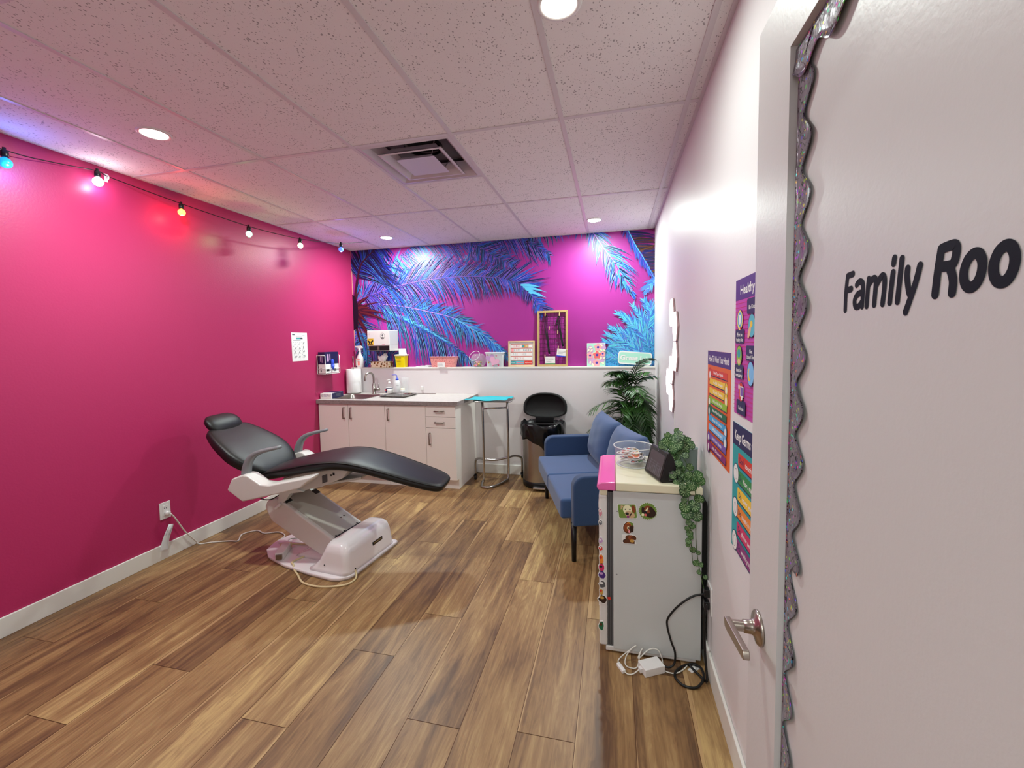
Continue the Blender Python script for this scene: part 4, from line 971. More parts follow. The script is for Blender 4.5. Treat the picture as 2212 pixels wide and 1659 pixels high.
def lanyard(lab, x0, z0, x1, z1, loop, tagm, tx, rot):
    r = thing('lanyard', lab, 'lanyard', g0, 0)
    mb = MB(); mb.tube([GP(x0 - 0.010, -0.018, z0 - 0.03), GP(x0, -0.02, z0), GP(x0 + 0.012, -0.018, z0 - 0.03), GP(x0 + 0.012, -0.02, (z0 + z1) / 2 + 0.05), GP(x1 + 0.005, -0.02, z1)], 0.0062, 'black_fabric', 8, curve=5)
    mb.tube([GP(x0 - 0.010, -0.018, z0 - 0.03), GP(x0 - 0.008, -0.022, (z0 + z1) / 2 + 0.08), GP(x1 - 0.004, -0.022, z1)], 0.0065, 'black_fabric', 8, curve=5)
    if loop: mb.tube([GP(x0, -0.02, z0 - 0.02), GP(x0 - 0.025, -0.024, z0 - 0.06), GP(x0 - 0.026, -0.024, z0 - 0.09), GP(x0 - 0.005, -0.022, z0 - 0.085)], 0.006, 'black_fabric', 8, curve=4)
    mb.build('strap', r)
    mb = MB(); mb.tube([GP(x1, -0.022, z1), GP(x1 + 0.002, -0.024, z1 - 0.02)], 0.003, 'chrome', 8); mb.ball(tuple(GP(x1, -0.022, z1 - 0.01)), 0.005, 'chrome'); mb.build('clasp', r)
    c = GP(tx, -0.026, z1 - 0.075); rm_ = Matrix.Rotation(rot, 3, 'Y')
    fl = sheet(0.112, 0.085, c + rm_ @ Vector((-0.056, 0, -0.04)), rm_ @ Vector((1, 0, 0)), rm_ @ Vector((0, 0, 1)), (0, -1, 0), t=0.0015)
    fl.rect(0.0, 0.0, 0.112, 0.011, tagm); fl.lines(0.014, 0.095, 0.058, 2, 0.012, 0.003, 'ink_grey'); fl.lines(0.014, 0.075, 0.032, 1, 0.01, 0.002, 'ink_grey'); fl.mb.build('name_badge', r, fix=False)
lanyard('long black lanyard with a green edged badge hanging on the left of the grid board', -0.072, 0.572, -0.035, 0.140, False, 'greenp', -0.025, 0.0)
lanyard('short black lanyard with a blue edged badge hanging on the right of the grid board', 0.072, 0.555, 0.115, 0.222, True, 'wash_blue', 0.105, 0.10)
for k, (x, z, lab) in enumerate(((-0.078, 0.575, 'tan clothes peg at the top of the long black lanyard'), (0.078, 0.572, 'pale clothes peg at the top of the short black lanyard'), (-0.034, 0.422, 'pale clothes peg clipped on the grid right of the long lanyard'), (0.060, 0.378, 'pale clothes peg clipped on the grid left of the short lanyard'), (-0.082, 0.112, 'pale clothes peg on the corner of the green edged badge'), (0.066, 0.205, 'pale clothes peg on the corner of the blue edged badge'))):
    mb = MB(); mb.span((-0.0045, -0.036, -0.02), (0.0045, -0.027, 0.02), 'gold' if k == 0 else 'tan'); mb.xform(tilt @ Matrix.Translation((x, 0, z)) @ Matrix.Rotation(0.05, 4, 'Y'))
    o = mb.build('clothes_peg', bevel=0.001); o.location = g0; tag(o, lab, 'clothes peg')

root = thing('flower_canvas', 'small canvas painted with pink and red flowers leaning on the ledge', 'painting', (2.949, 4.645, LZ))
w, h = 0.098, 0.250; tilt = Matrix.Rotation(R(-3), 4, 'X'); TR = tilt.to_3x3()
MB().span((-w, -0.016, 0), (w, 0, h), 'white_plastic').xform(tilt).build('canvas', root, bevel=0.001)
fl = Flat(TR @ Vector((-w, -0.0162, 0)), (1, 0, 0), TR @ Vector((0, 0, 1)), TR @ Vector((0, -1, 0)))
fl.rect(0.003, 0.003, 2 * w - 0.003, h - 0.004, 'mint'); fl.ell(0.035, 0.17, 0.034, 0.052, 'lilac'); fl.ell(0.17, 0.21, 0.026, 0.04, 'lilac', rot=0.7); fl.ell(0.05, 0.06, 0.04, 0.045, 'lilac'); fl.ell(0.16, 0.09, 0.035, 0.05, 'lilac')
def flower(cx_, cy_, r, m, cm_):
    for j in range(5): a = 2 * PI * j / 5 + 0.3; fl.ell(cx_ + r * 0.55 * math.cos(a), cy_ + r * 0.55 * math.sin(a), r * 0.5, r * 0.42, m, 14, a)
    fl.ell(cx_, cy_, r * 0.34, r * 0.32, cm_, 14)
for j in range(5): a = 2 * PI * j / 5 + 0.3; fl.ell(0.108 + 0.026 * math.cos(a), 0.122 + 0.026 * math.sin(a), 0.026, 0.022, 'leaf_cream', 14, a)
flower(0.118, 0.205, 0.041, 'flower_pink', 'indigo'); flower(0.034, 0.118, 0.036, 'flower_pink', 'indigo'); flower(0.168, 0.135, 0.030, 'flower_pink', 'indigo'); flower(0.104, 0.038, 0.040, 'flower_pink', 'indigo'); flower(0.108, 0.122, 0.042, 'flower_red', 'indigo')
for (a, b, q) in ((0.04, 0.2, 0.1), (0.016, 0.17, 0.9), (0.05, 0.17, 0.9), (0.155, 0.225, 2.2), (0.15, 0.175, 2.4), (0.185, 0.17, 2.5), (0.15, 0.085, 1.2), (0.182, 0.088, 1.0), (0.036, 0.04, 1.4), (0.062, 0.02, 2.2), (0.168, 0.035, 2.6)): fl.ell(a, b, 0.017, 0.009, 'leaf_cream', 12, q)
fl.mb.build('painting', root, fix=False)

root = thing('great_job_sign', 'mint plaque with rounded corners reading Great Job, leaning behind the palm', 'sign', (3.345, 4.640, LZ + 0.004))
w, h = 0.172, 0.135; X = Matrix.Rotation(R(4.5), 4, 'Y') @ Matrix.Rotation(R(-5), 4, 'X')
fl = Flat((-w, 0, 0.012), (1, 0, 0), (0, 0, 1), (0, -1, 0)); pts = [(p[0] + w, p[1] + h / 2) for p in rrect(w, h / 2, 0.03, 0)]
fl.mb.prism(pts, (-w, 0, 0.012), (1, 0, 0), (0, 0, 1), (0, -1, 0), 0.008, 'white_plastic'); fl.mb.xform(X); fl.mb.build('plaque', root)
fl = Flat((-w, -0.0085, 0.012), (1, 0, 0), (0, 0, 1), (0, -1, 0)); fl.poly([(p[0] + w, p[1] + h / 2) for p in rrect(w - 0.010, h / 2 - 0.012, 0.024, 0)], 'mint'); fl.mb.xform(X); fl.mb.build('face', root, fix=False)
vs, fs, x0, x1, y0, y1 = text_geo('Great Job', 0.03); mb = MB(); s = 0.30 / (x1 - x0)
mb.add([(-0.15 + (v.x - x0) * s, -0.0105, 0.055 + v.y * 0.072) for v in vs], fs, 'white_plastic'); mb.xform(X); mb.build('lettering', root, fix=False)

# ================================================================== TREATMENT CHAIR
CB = Matrix.Translation((1.47, 2.53, 0)) @ Matrix.Rotation(R(-6), 4, 'Z')
CTm = CB.inverted() @ Matrix.Translation((0.90, 2.60, 0)) @ Matrix.Rotation(R(6), 4, 'Z')
chair = thing('treatment_chair', 'reclined black padded treatment chair with grey armrests on a glossy white base', 'medical chair', (1.47, 2.53, 0), R(-6))
# base plate and body (frame: s along chair, t across)
mb = MB(); plate = [(0.045, -0.20), (0.045, 0.285), (0.02, 0.295), (-0.30, 0.295), (-0.62, 0.285), (-0.78, 0.22), (-0.835, 0.10), (-0.84, -0.02), (-0.80, -0.12), (-0.70, -0.19), (-0.50, -0.245), (-0.25, -0.275), (-0.06, -0.285), (-0.01, -0.27), (0.03, -0.235)]
mb.prism(plate, (0, 0, 0.004), (1, 0, 0), (0, 1, 0), (0, 0, 1), 0.022, 'chair_gloss'); mb.build('base_plate', chair, bevel=0.008, segs=3)
mb = MB(); mb.prism([(a * 0.985 - 0.003, b * 0.98) for a, b in plate], (0, 0, 0), (1, 0, 0), (0, 1, 0), (0, 0, 1), 0.0042, 'chair_mid_grey'); mb.build('base_gasket', chair)
def body_ring(z, s0, s1, w, r): return [(p[0] + (s0 + s1) / 2, p[1] + 0.01, z) for p in rrect((s1 - s0) / 2, w, r, z, 8)]
mb = MB()
mb.rings([body_ring(0.024, -0.300, 0.036, 0.262, 0.05), body_ring(0.045, -0.262, 0.034, 0.254, 0.05), body_ring(0.09, -0.215, 0.030, 0.248, 0.045), body_ring(0.15, -0.180, 0.020, 0.244, 0.045), body_ring(0.188, -0.162, 0.008, 0.236, 0.045), body_ring(0.210, -0.146, -0.018, 0.216, 0.035), body_ring(0.217, -0.135, -0.04, 0.19, 0.03)], 'chair_gloss')
mb.build('base_cover', chair)
mb = MB(); mb.rings([body_ring(0.024, -0.52, -0.20, 0.145, 0.03), body_ring(0.045, -0.49, -0.20, 0.135, 0.03), body_ring(0.075, -0.42, -0.20, 0.125, 0.03)], 'chair_gloss'); mb.build('rear_cover', chair)
mb = MB(); mb.span((0.0225, 0.02, 0.105), (0.0285, 0.125, 0.128), 'black_plastic'); fl = Flat((0.0287, 0.028, 0.110), (0, 1, 0), (0, 0, 1), (1, 0, 0), mb)
for i in range(7): fl.rect(0.006 + i * 0.012, 0.004, 0.013 + i * 0.012, 0.012, 'wood_tan')
mb.build('badge', chair, fix=False)
mb = MB()
for p in ((0.030, 0.07, 0.05), (-0.15, -0.2425, 0.075)): mb.ball(p, 0.004, 'dark', 8, 6)
mb.ball((0.0285, -0.17, 0.04), 0.010, 'dark', 10, 8); mb.build('screw', chair)
# lifting link
def sp(s, z): return (s, z)
lk = [(-0.10, 0.160), (-0.135, 0.190), (-0.62, 0.428), (-0.66, 0.430), (-0.735, 0.40), (-0.755, 0.355), (-0.70, 0.262), (-0.665, 0.245), (-0.27, 0.075), (-0.235, 0.078), (-0.12, 0.12)]
mb = MB(); mb.prism(lk, (0, -0.150, 0), (1, 0, 0), (0, 0, 1), (0, 1, 0), 0.30, 'chair_white'); mb.build('lift_arm', chair, bevel=0.012, segs=3)
mb = MB(); mb.prism([(-0.17, 0.206), (-0.60, 0.420), (-0.60, 0.4235), (-0.17, 0.2095)], (0, -0.125, 0), (1, 0, 0), (0, 0, 1), (0, 1, 0), 0.25, 'chair_mid_grey'); mb.build('arm_top_panel', chair)
mb = MB(); mb.prism([(-0.148, 0.202), (-0.160, 0.2085), (-0.160, 0.200), (-0.148, 0.195)], (0, -0.13, 0.002), (1, 0, 0), (0, 0, 1), (0, 1, 0), 0.26, 'dark')
for t in (-0.11, -0.03, 0.10): mb.box((-0.168, t, 0.2095), (0.012, 0.008, 0.004), 'dark')
for t in (0.055, 0.085): mb.box((-0.27, t, 0.2595), (0.012, 0.010, 0.003), 'dark')
mb.build('hinge_seal', chair)
mb = MB(); mb.prism([(-0.56, 0.402), (-0.62, 0.432), (-0.62, 0.436), (-0.56, 0.4065)], (0, -0.14, 0), (1, 0, 0), (0, 0, 1), (0, 1, 0), 0.055, 'dark'); mb.prism([(-0.53, 0.387), (-0.57, 0.407), (-0.57, 0.411), (-0.53, 0.3915)], (0, 0.095, 0), (1, 0, 0), (0, 0, 1), (0, 1, 0), 0.045, 'dark'); mb.build('arm_slot', chair)
# under-seat carriage (top frame coordinates through CTm)
def top(mb): return mb.xform(CTm)
mb = MB(); mb.prism([(-0.05, 0.470), (-0.05, 0.575), (0.10, 0.615), (0.40, 0.655), (0.44, 0.635), (0.40, 0.585), (0.24, 0.520), (0.10, 0.49)], (0, -0.135, 0), (1, 0, 0), (0, 0, 1), (0, 1, 0), 0.27, 'chair_white'); top(mb).build('seat_carriage', chair, bevel=0.006)
mb = MB(); mb.prism([(-0.06, 0.500), (0.02, 0.520), (0.12, 0.49), (0.02, 0.475), (-0.015, 0.43), (-0.055, 0.39), (-0.085, 0.40), (-0.075, 0.44)], (0, -0.155, 0), (1, 0, 0), (0, 0, 1), (0, 1, 0), 0.05, 'chair_white')
mb.tube([(-0.05, -0.165, 0.405), (-0.09, -0.175, 0.372)], 0.011, 'white_plastic', 12); top(mb).build('pivot_bracket', chair, bevel=0.003)
mb = MB(); mb.prism([(0.02, 0.470), (0.02, 0.485), (0.50, 0.575), (0.50, 0.558)], (0, -0.07, 0), (1, 0, 0), (0, 0, 1), (0, 1, 0), 0.30, 'chair_white'); top(mb).build('tray_plate', chair, bevel=0.003)
fl = Flat((0, -0.1358, 0), (1, 0, 0), (0, 0, 1), (0, -1, 0)); fl.ell(-0.02, 0.515, 0.006, 0.006, 'dark'); fl.ell(0.035, 0.525, 0.006, 0.006, 'dark'); fl.poly([(0.25, 0.545), (0.29, 0.56), (0.29, 0.615), (0.25, 0.60)], 'gasket'); fl.rect(0.31, 0.600, 0.325, 0.612, 'dark'); fl.rect(0.33, 0.605, 0.345, 0.625, 'dark'); top(fl.mb).build('cover_marks', chair, fix=False)
mb = MB(); mb.tube([(-0.24, -0.15, 0.47), (-0.20, -0.16, 0.435), (-0.13, -0.16, 0.43), (-0.07, -0.14, 0.46)], 0.004, 'black_cord', 8, curve=5); mb.tube([(-0.22, -0.13, 0.48), (-0.16, -0.15, 0.455), (-0.08, -0.13, 0.47)], 0.003, 'black_cord', 8, curve=5); top(mb).build('cable', chair)
mb = MB(); mb.tube([(-0.27, -0.14, 0.50), (-0.23, -0.15, 0.472)], 0.010, 'white_plastic', 10); mb.box((-0.20, -0.10, 0.485), (0.10, 0.05, 0.03), 'chair_white'); top(mb).build('connector', chair)
# white side shrouds
shp = [(-0.300, 0.555), (-0.195, 0.480), (0.08, 0.543), (0.22, 0.580), (0.300, 0.640), (0.305, 0.658), (0.18, 0.632), (0.00, 0.595), (-0.06, 0.600), (-0.145, 0.655), (-0.18, 0.660), (-0.262, 0.632)]
for s in (-1, 1):
    mb = MB(); y0 = -0.340 if s < 0 else 0.240
    mb.prism(shp, (0, y0, 0), (1, 0, 0), (0, 0, 1), (0, 1, 0), 0.10, 'chair_white'); top(mb).build('side_shroud', chair, bevel=0.014, segs=3)
# armrests
def armrest(t):
    P = [(-0.205, 0.635, 0.022, 0.034), (-0.200, 0.68, 0.022, 0.030), (-0.180, 0.735, 0.023, 0.024), (-0.142, 0.777, 0.024, 0.019), (-0.09, 0.801, 0.025, 0.015), (-0.015, 0.820, 0.025, 0.012), (0.050, 0.834, 0.022, 0.010)]
    C = catmull([(a, 0, b) for a, b, _, _ in P], 4); rs = []
    for i, c in enumerate(C):
        f = i / (len(C) - 1) * (len(P) - 1); k = min(int(f), len(P) - 2); q = f - k
        wd = P[k][2] * (1 - q) + P[k + 1][2] * q; th = P[k][3] * (1 - q) + P[k + 1][3] * q
        if i < 4: wd *= 1.0
        tg = (C[min(i + 1, len(C) - 1)] - C[max(i - 1, 0)]).normalized(); nr = Vector((-tg.z, 0, tg.x))
        rs.append([tuple(c + Vector((0, t, 0)) + nr * (th * math.copysign(abs(math.sin(a)) ** 0.7, math.sin(a)) * 1.0) + Vector((0, 1, 0)) * (wd * math.copysign(abs(math.cos(a)) ** 0.6, math.cos(a)))) for a in [2 * PI * j / 16 for j in range(16)]])
    return MB().rings(rs, 'arm_grey')
for s in (-0.275, 0.275): top(armrest(s)).build('armrest', chair)
# padded cushions: lofted superellipse sections
def loft(prof, exp=3.6, n=32, crown=0.0):
    """prof: list of (s, z_center, half_width, half_thickness, tangent_angle)"""
    rs = []
    for s_, z_, w_, h_, a_ in prof:
        nr = Vector((-math.sin(a_), 0, math.cos(a_))); ring = []
        for j in range(n):
            a = 2 * PI * j / n; ca, sa = math.cos(a), math.sin(a)
            u = math.copysign(abs(ca) ** (2 / exp), ca); v = math.copysign(abs(sa) ** (2 / exp), sa)
            v2 = v + (crown * (u * u) if v > 0 else 0)
            ring.append(tuple(Vector((s_, 0, z_)) + Vector((0, 1, 0)) * w_ * u + nr * h_ * v2))
        rs.append(ring)
    return MB().rings(rs, 'leather_black')
def smooth_prof(P, k=4):
    C = [catmull([(p[i], p[j], 0) for p in P], k) for i, j in ((0, 1), (2, 3))]
    out = []
    for i in range(len(C[0])):
        a, b = C[0][max(i - 1, 0)], C[0][min(i + 1, len(C[0]) - 1)]
        out.append((C[0][i].x, C[0][i].y, max(C[1][i].x, 0.002), max(C[1][i].y, 0.002), math.atan2(b.y - a.y, b.x - a.x)))
    return out
P = [(-0.215, 0.592, 0.135, 0.020), (-0.200, 0.594, 0.168, 0.030), (-0.15, 0.602, 0.198, 0.036), (-0.03, 0.628, 0.218, 0.040), (0.10, 0.656, 0.228, 0.042), (0.22, 0.678, 0.228, 0.042), (0.33, 0.690, 0.222, 0.041), (0.44, 0.688, 0.215, 0.040), (0.56, 0.668, 0.207, 0.038), (0.72, 0.625, 0.195, 0.036), (0.88, 0.578, 0.178, 0.034), (1.00, 0.543, 0.158, 0.033), (1.065, 0.524, 0.130, 0.031), (1.092, 0.517, 0.098, 0.022), (1.098, 0.515, 0.06, 0.010)]
seat = top(loft(smooth_prof(P))).build('seat_cushion', chair)
# seam piping around the cushion
SP = smooth_prof(P)
pts = [Vector((s_, -w_ * 0.985, z_ + h_ * 0.62)) for s_, z_, w_, h_, a_ in SP] + [Vector((s_, w_ * 0.985, z_ + h_ * 0.62)) for s_, z_, w_, h_, a_ in SP[::-1]]
top(MB().tube(pts + [pts[0]], 0.0035, 'leather_black', 6)).build('piping', seat)
ang = math.atan2(0.30, -0.44)
def bp(q, lift=0.0): return (-0.155 - 0.44 * q, 0.600 + 0.30 * q + lift)
P = [(-0.01, 0.10, 0.015), (0.02, 0.165, 0.030), (0.12, 0.215, 0.040), (0.28, 0.255, 0.046), (0.44, 0.268, 0.047), (0.60, 0.255, 0.045), (0.76, 0.232, 0.040), (0.88, 0.205, 0.035), (0.96, 0.180, 0.030), (1.00, 0.14, 0.020), (1.01, 0.06, 0.010)]
prof = []
for i, (q, w_, h_) in enumerate(P):
    s_, z_ = bp(q); prof.append((s_, z_, w_, h_))
SPb = smooth_prof(prof); SPb = [(a, b, c, d, e - PI) for a, b, c, d, e in SPb]
back = top(loft(SPb, 3.0, crown=0.45)).build('backrest', chair)
# headrest
hc = (-0.602, 0.938); ha = R(134)
prof = []
for q, w_, h_ in ((-0.082, 0.07, 0.010), (-0.072, 0.105, 0.022), (-0.040, 0.138, 0.036), (0.0, 0.146, 0.040), (0.040, 0.138, 0.034), (0.072, 0.105, 0.020), (0.082, 0.07, 0.008)):
    prof.append((hc[0] + q * math.cos(ha), hc[1] + q * math.sin(ha), w_, h_, ha - PI))
top(loft(prof, 2.1, crown=0.3)).build('headrest', chair)
mb = MB(); mb.tube([(-0.56, 0, 0.86), (-0.60, 0, 0.90), (-0.60, 0, 0.94)], 0.016, 'black_plastic', 10); mb.prism([(-0.20, 0.585), (-0.20, 0.60), (-0.54, 0.835), (-0.54, 0.815)], (0, -0.05, -0.03), (1, 0, 0), (0, 0, 1), (0, 1, 0), 0.10, 'black_plastic'); top(mb).build('headrest_bar', chair)

# cords and small box at the base
def tubeobj(name, pts, r, m, lab, cat, curve=6, n=8):
    o = MB().tube(pts, r, m, n, curve=curve).build(name); return tag(o, lab, cat)
tubeobj('electrical_cable', [(0.03, 2.318, 0.315), (0.035, 2.345, 0.27), (0.035, 2.41, 0.14), (0.035, 2.48, 0.04), (0.05, 2.50, 0.005), (0.12, 2.54, 0.005), (0.24, 2.585, 0.005), (0.30, 2.60, 0.005), (0.235, 2.70, 0.005), (0.30, 2.78, 0.005), (0.40, 2.75, 0.005), (0.50, 2.79, 0.005), (0.60, 2.74, 0.005), (0.615, 2.64, 0.006), (0.70, 2.585, 0.032), (0.775, 2.555, 0.050)], 0.0048, 'white_cord', 'grey white power cord from the left wall outlet to the chair base', 'cord')
tubeobj('electrical_cable', [(1.475, 2.36, 0.045), (1.50, 2.345, 0.02), (1.52, 2.30, 0.006), (1.49, 2.23, 0.006), (1.36, 2.185, 0.006), (1.22, 2.20, 0.006), (1.12, 2.27, 0.007), (1.055, 2.315, 0.010), (1.03, 2.335, 0.034), (0.995, 2.37, 0.032), (1.03, 2.46, 0.032), (1.085, 2.55, 0.032), (1.04, 2.60, 0.034), (0.95, 2.61, 0.034), (0.85, 2.595, 0.034), (0.80, 2.56, 0.046)], 0.006, 'beige_cord', 'beige cord looping on the floor around the white chair base', 'cord')
root = thing('transformer_box', 'small grey white transformer box standing on the chair base plate', 'power supply', (0.845, 2.455, 0.0265), R(25))
MB().span((-0.028, -0.085, 0), (0.028, 0.07, 0.05), 'white_plastic').build('case', root, bevel=0.004)
MB().span((-0.02, -0.095, 0.008), (0.02, -0.084, 0.04), 'pull_steel').build('end_socket', root)
MB().span((-0.045, 0.07, 0.008), (0.03, 0.10, 0.04), 'beige_cord').build('plug', root, bevel=0.003)
pts = [(0.79 + 0.055 * math.cos(a) * (1 - 0.1 * (a / 9)), 2.72 + 0.045 * math.sin(a), 0.03 + 0.004 * a + 0.01 * math.sin(2 * a)) for a in [i * 0.5 for i in range(40)]]
tubeobj('coiled_cable', [(0.74, 2.63, 0.04), (0.72, 2.67, 0.03)] + pts, 0.0035, 'white_cord', 'bundled thin grey cable lying behind the transformer box', 'cord', curve=2)

# ================================================================== INSTRUMENT STAND
root = thing('instrument_stand', 'chrome instrument stand on two castors between counter and steel bin', 'stand', (1.88, 4.31, 0))
o = Vector((1.88, 4.31, 0))
def sub_(pts): return [Vector(p) - o for p in pts]
mb = MB(); mb.tube(sub_([(1.778, 4.245, 0.885), (1.778, 4.245, 0.10), (1.775, 4.20, 0.03), (1.80, 4.10, 0.014), (1.86, 4.075, 0.014), (1.93, 4.13, 0.014), (2.00, 4.30, 0.02), (2.018, 4.365, 0.10), (2.018, 4.365, 0.885)]), 0.0125, 'chrome', 14, curve=5); mb.build('upright_frame', root)
mb = MB(); mb.tube(sub_([(1.778, 4.245, 0.80), (2.018, 4.365, 0.80)]), 0.010, 'chrome', 12); mb.build('crossbar', root)
mb = MB(); mb.tube(sub_([(1.655, 4.33, 0.06), (1.655, 4.33, 0.19), (1.675, 4.315, 0.235), (1.73, 4.28, 0.255), (1.79, 4.265, 0.25), (1.89, 4.32, 0.235), (2.01, 4.385, 0.25), (2.07, 4.44, 0.255), (2.13, 4.475, 0.235), (2.145, 4.485, 0.19), (2.145, 4.485, 0.06)]), 0.0125, 'chrome', 14, curve=5); mb.build('castor_bar', root)
for c in ((1.655, 4.33), (2.145, 4.485)):
    mb = MB(); p = Vector((c[0], c[1], 0)) - o
    mb.lathe([(0.0005, -0.011), (0.022, -0.011), (0.026, -0.007), (0.026, 0.007), (0.022, 0.011), (0.0005, 0.011)], (p.x, p.y, 0.026), 'black_plastic', 20, axis='X'); mb.box((p.x, p.y, 0.05), (0.032, 0.03, 0.022), 'black_plastic'); mb.build('castor', root)
mb = MB(); mb.v = []
X = Matrix.Translation((1.90 - o.x, 4.285 - o.y, 0)) @ Matrix.Rotation(R(4), 4, 'Z')
mb.rings([rrect(0.200, 0.150, 0.03, 0.885), rrect(0.203, 0.153, 0.03, 0.898), rrect(0.196, 0.146, 0.03, 0.899), rrect(0.19, 0.14, 0.03, 0.889), rrect(0.05, 0.05, 0.03, 0.888)], 'chrome'); mb.xform(X); mb.build('tray', root)
mb = MB(); n = 10; g = []
rt = random.Random(4)
for i in range(n + 1):
    for j in range(n + 1):
        a, b = i / n, j / n; x = 1.665 + 0.40 * a; y = 4.115 + 0.32 * b
        ed = max(abs(a - 0.5), abs(b - 0.5)) * 2
        z = 0.9015 + 0.004 * math.sin(a * 7) * math.sin(b * 5) + (0.012 * max(0, ed - 0.7) / 0.3 * (0.5 + 0.5 * math.sin(a * 9 + b * 11))) + 0.003
        g.append((x - 0.05 * (1 - b) * (a < 0.2) + 0.02 * (b - 0.5), y, z))
mb.add(g, [(i * (n + 1) + j, (i + 1) * (n + 1) + j, (i + 1) * (n + 1) + j + 1, i * (n + 1) + j + 1) for i in range(n) for j in range(n)], 'teal', True)
q = mb.build('drape_mat'); q.modifiers.new('s', 'SOLIDIFY').thickness = 0.002; tag(q, 'teal paper mat draped over the tray of the chrome instrument stand', 'mat')

# ================================================================== BIN
root = thing('waste_bin', 'steel half round pedal bin with its black lid up, left of the sofa', 'bin', (2.405, 4.36, 0))
def dring(w, d, z, r=0.0, n=28):
    out = []
    for j in range(n):
        a = 2 * PI * j / n; ca, sa = math.cos(a), math.sin(a)
        x = w * math.copysign(abs(ca) ** 0.8, ca); y = d * math.copysign(abs(sa) ** (0.9 if sa < 0 else 0.35), sa) * (1 if sa < 0 else 0.55)
        out.append((x, y, z))
    return out
mb = MB(); mb.rings([dring(0.213, 0.225, 0.06), dring(0.213, 0.225, 0.55)], 'brushed_steel', cap=False); mb.build('body', root)
mb = MB(); mb.rings([dring(0.205, 0.215, 0.0), dring(0.217, 0.23, 0.012), dring(0.217, 0.23, 0.066), dring(0.212, 0.224, 0.07)], 'black_plastic'); mb.build('base', root)
mb = MB(); mb.rings([dring(0.214, 0.226, 0.54), dring(0.222, 0.235, 0.56), dring(0.222, 0.235, 0.64), dring(0.20, 0.21, 0.65), dring(0.195, 0.205, 0.60)], 'black_plastic', cap=False); mb.build('rim', root)
mb = MB(); mb.prism([(-0.075, 0), (0.075, 0), (0.07, 0.03), (-0.07, 0.03)], (0, -0.275, 0.018), (1, 0, 0), (0, 0, 1), (0, 1, 0), 0.05, 'black_plastic'); mb.build('pedal_mount', root, bevel=0.008)
mb = MB(); mb.span((-0.065, -0.295, 0.024), (0.065, -0.272, 0.044), 'chrome'); mb.build('pedal', root, bevel=0.008)
lidp = []
for j in range(40):
    a = 2 * PI * j / 40; ca, sa = math.cos(a), math.sin(a)
    lidp.append((0.235 * math.copysign(abs(ca) ** 0.75, ca), 0.15 * math.copysign(abs(sa) ** (1.0 if sa > 0 else 0.5), sa) * (1.0 if sa > 0 else 0.72)))
def lidring(k, dy, z0=0.0): return [(p[0] * k, 0.135 + dy, 0.80 + p[1] * k) for p in lidp]
mb = MB(); mb.rings([lidring(0.90, 0.055), lidring(1.0, 0.045), lidring(1.02, 0.0), lidring(1.0, -0.012), lidring(0.90, -0.012), lidring(0.88, 0.004), lidring(0.85, 0.012), lidring(0.05, 0.012)], 'black_matte'); mb.v = [(x, y + (z - 0.66) * 0.10, z - 0.01) for x, y, z in mb.v]; mb.build('lid', root)
mb = MB(); mb.box((0, 0.115, 0.66), (0.20, 0.03, 0.06), 'black_plastic'); mb.build('hinge', root, bevel=0.004)
rl = random.Random(6)
mb = MB(); n = 72; levels = [(0.19, 0.45), (0.196, 0.60), (0.205, 0.655), (0.228, 0.668), (0.236, 0.63), (0.232, 0.575), (0.234, 0.53), (0.228, 0.50)]
ph = [rl.uniform(0, 6.28) for _ in range(20)]
rs = []
for li, (rad, z) in enumerate(levels):
    ring = []
    for j in range(n):
        a = 2 * PI * j / n; ca, sa = math.cos(a), math.sin(a)
        x = rad * math.copysign(abs(ca) ** 0.8, ca); y = rad * 1.05 * math.copysign(abs(sa) ** (0.9 if sa < 0 else 0.35), sa) * (1 if sa < 0 else 0.55)
        w_ = 0.006 * math.sin(9 * a + ph[li]) + 0.004 * math.sin(17 * a + ph[li + 5]) + 0.004 * math.sin(27 * a + ph[li + 8]); k = (li > 2)
        zz = z + (0.010 * math.sin(5 * a + ph[0]) + 0.008 * math.sin(11 * a + ph[1] + li)) * (li > 1)
        if li >= 6:
            q = math.exp(-((a - 1.62 * PI) / 0.30) ** 2); zz -= q * (0.05 + 0.085 * (li - 6)) + 0.018 * math.sin(3 * a)
        ring.append((x * (1 + k * w_ / rad), y * (1 + k * w_ / rad) - 0.0, zz))
    rs.append(ring)
mb.rings(rs, 'liner', cap=False); q = mb.build('bin_liner', fix=False); q.location = (2.405, 4.36, 0); q.modifiers.new('sub', 'SUBSURF').render_levels = 1; tag(q, 'crumpled black bin bag folded over the rim of the steel bin', 'bin bag')

# ================================================================== SOFA
SA = math.atan2(0.307, 0.952)
sofa = thing('sofa', 'small blue fabric two seat sofa with black legs against the right wall', 'sofa', (2.86, 2.83, 0), SA)
# local x = into the seat (back), local y = along the front away from the camera
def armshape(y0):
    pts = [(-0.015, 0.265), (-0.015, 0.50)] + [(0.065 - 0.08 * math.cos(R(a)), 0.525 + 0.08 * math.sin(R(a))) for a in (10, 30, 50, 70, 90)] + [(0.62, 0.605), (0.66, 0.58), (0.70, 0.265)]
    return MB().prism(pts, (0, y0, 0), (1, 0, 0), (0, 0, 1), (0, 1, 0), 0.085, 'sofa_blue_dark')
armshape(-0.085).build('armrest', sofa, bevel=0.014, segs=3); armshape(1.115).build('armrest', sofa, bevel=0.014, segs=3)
for y0, y1 in ((0.002, 0.556), (0.559, 1.113)):
    mb = MB(); mb.span((-0.085, y0, 0.285), (0.52, y1, 0.425), 'sofa_blue'); mb.build('seat_cushion', sofa, bevel=0.022, segs=4)
MB().span((0.0, 0.002, 0.255), (0.66, 1.113, 0.30), 'sofa_blue_dark').build('seat_base', sofa, bevel=0.01)
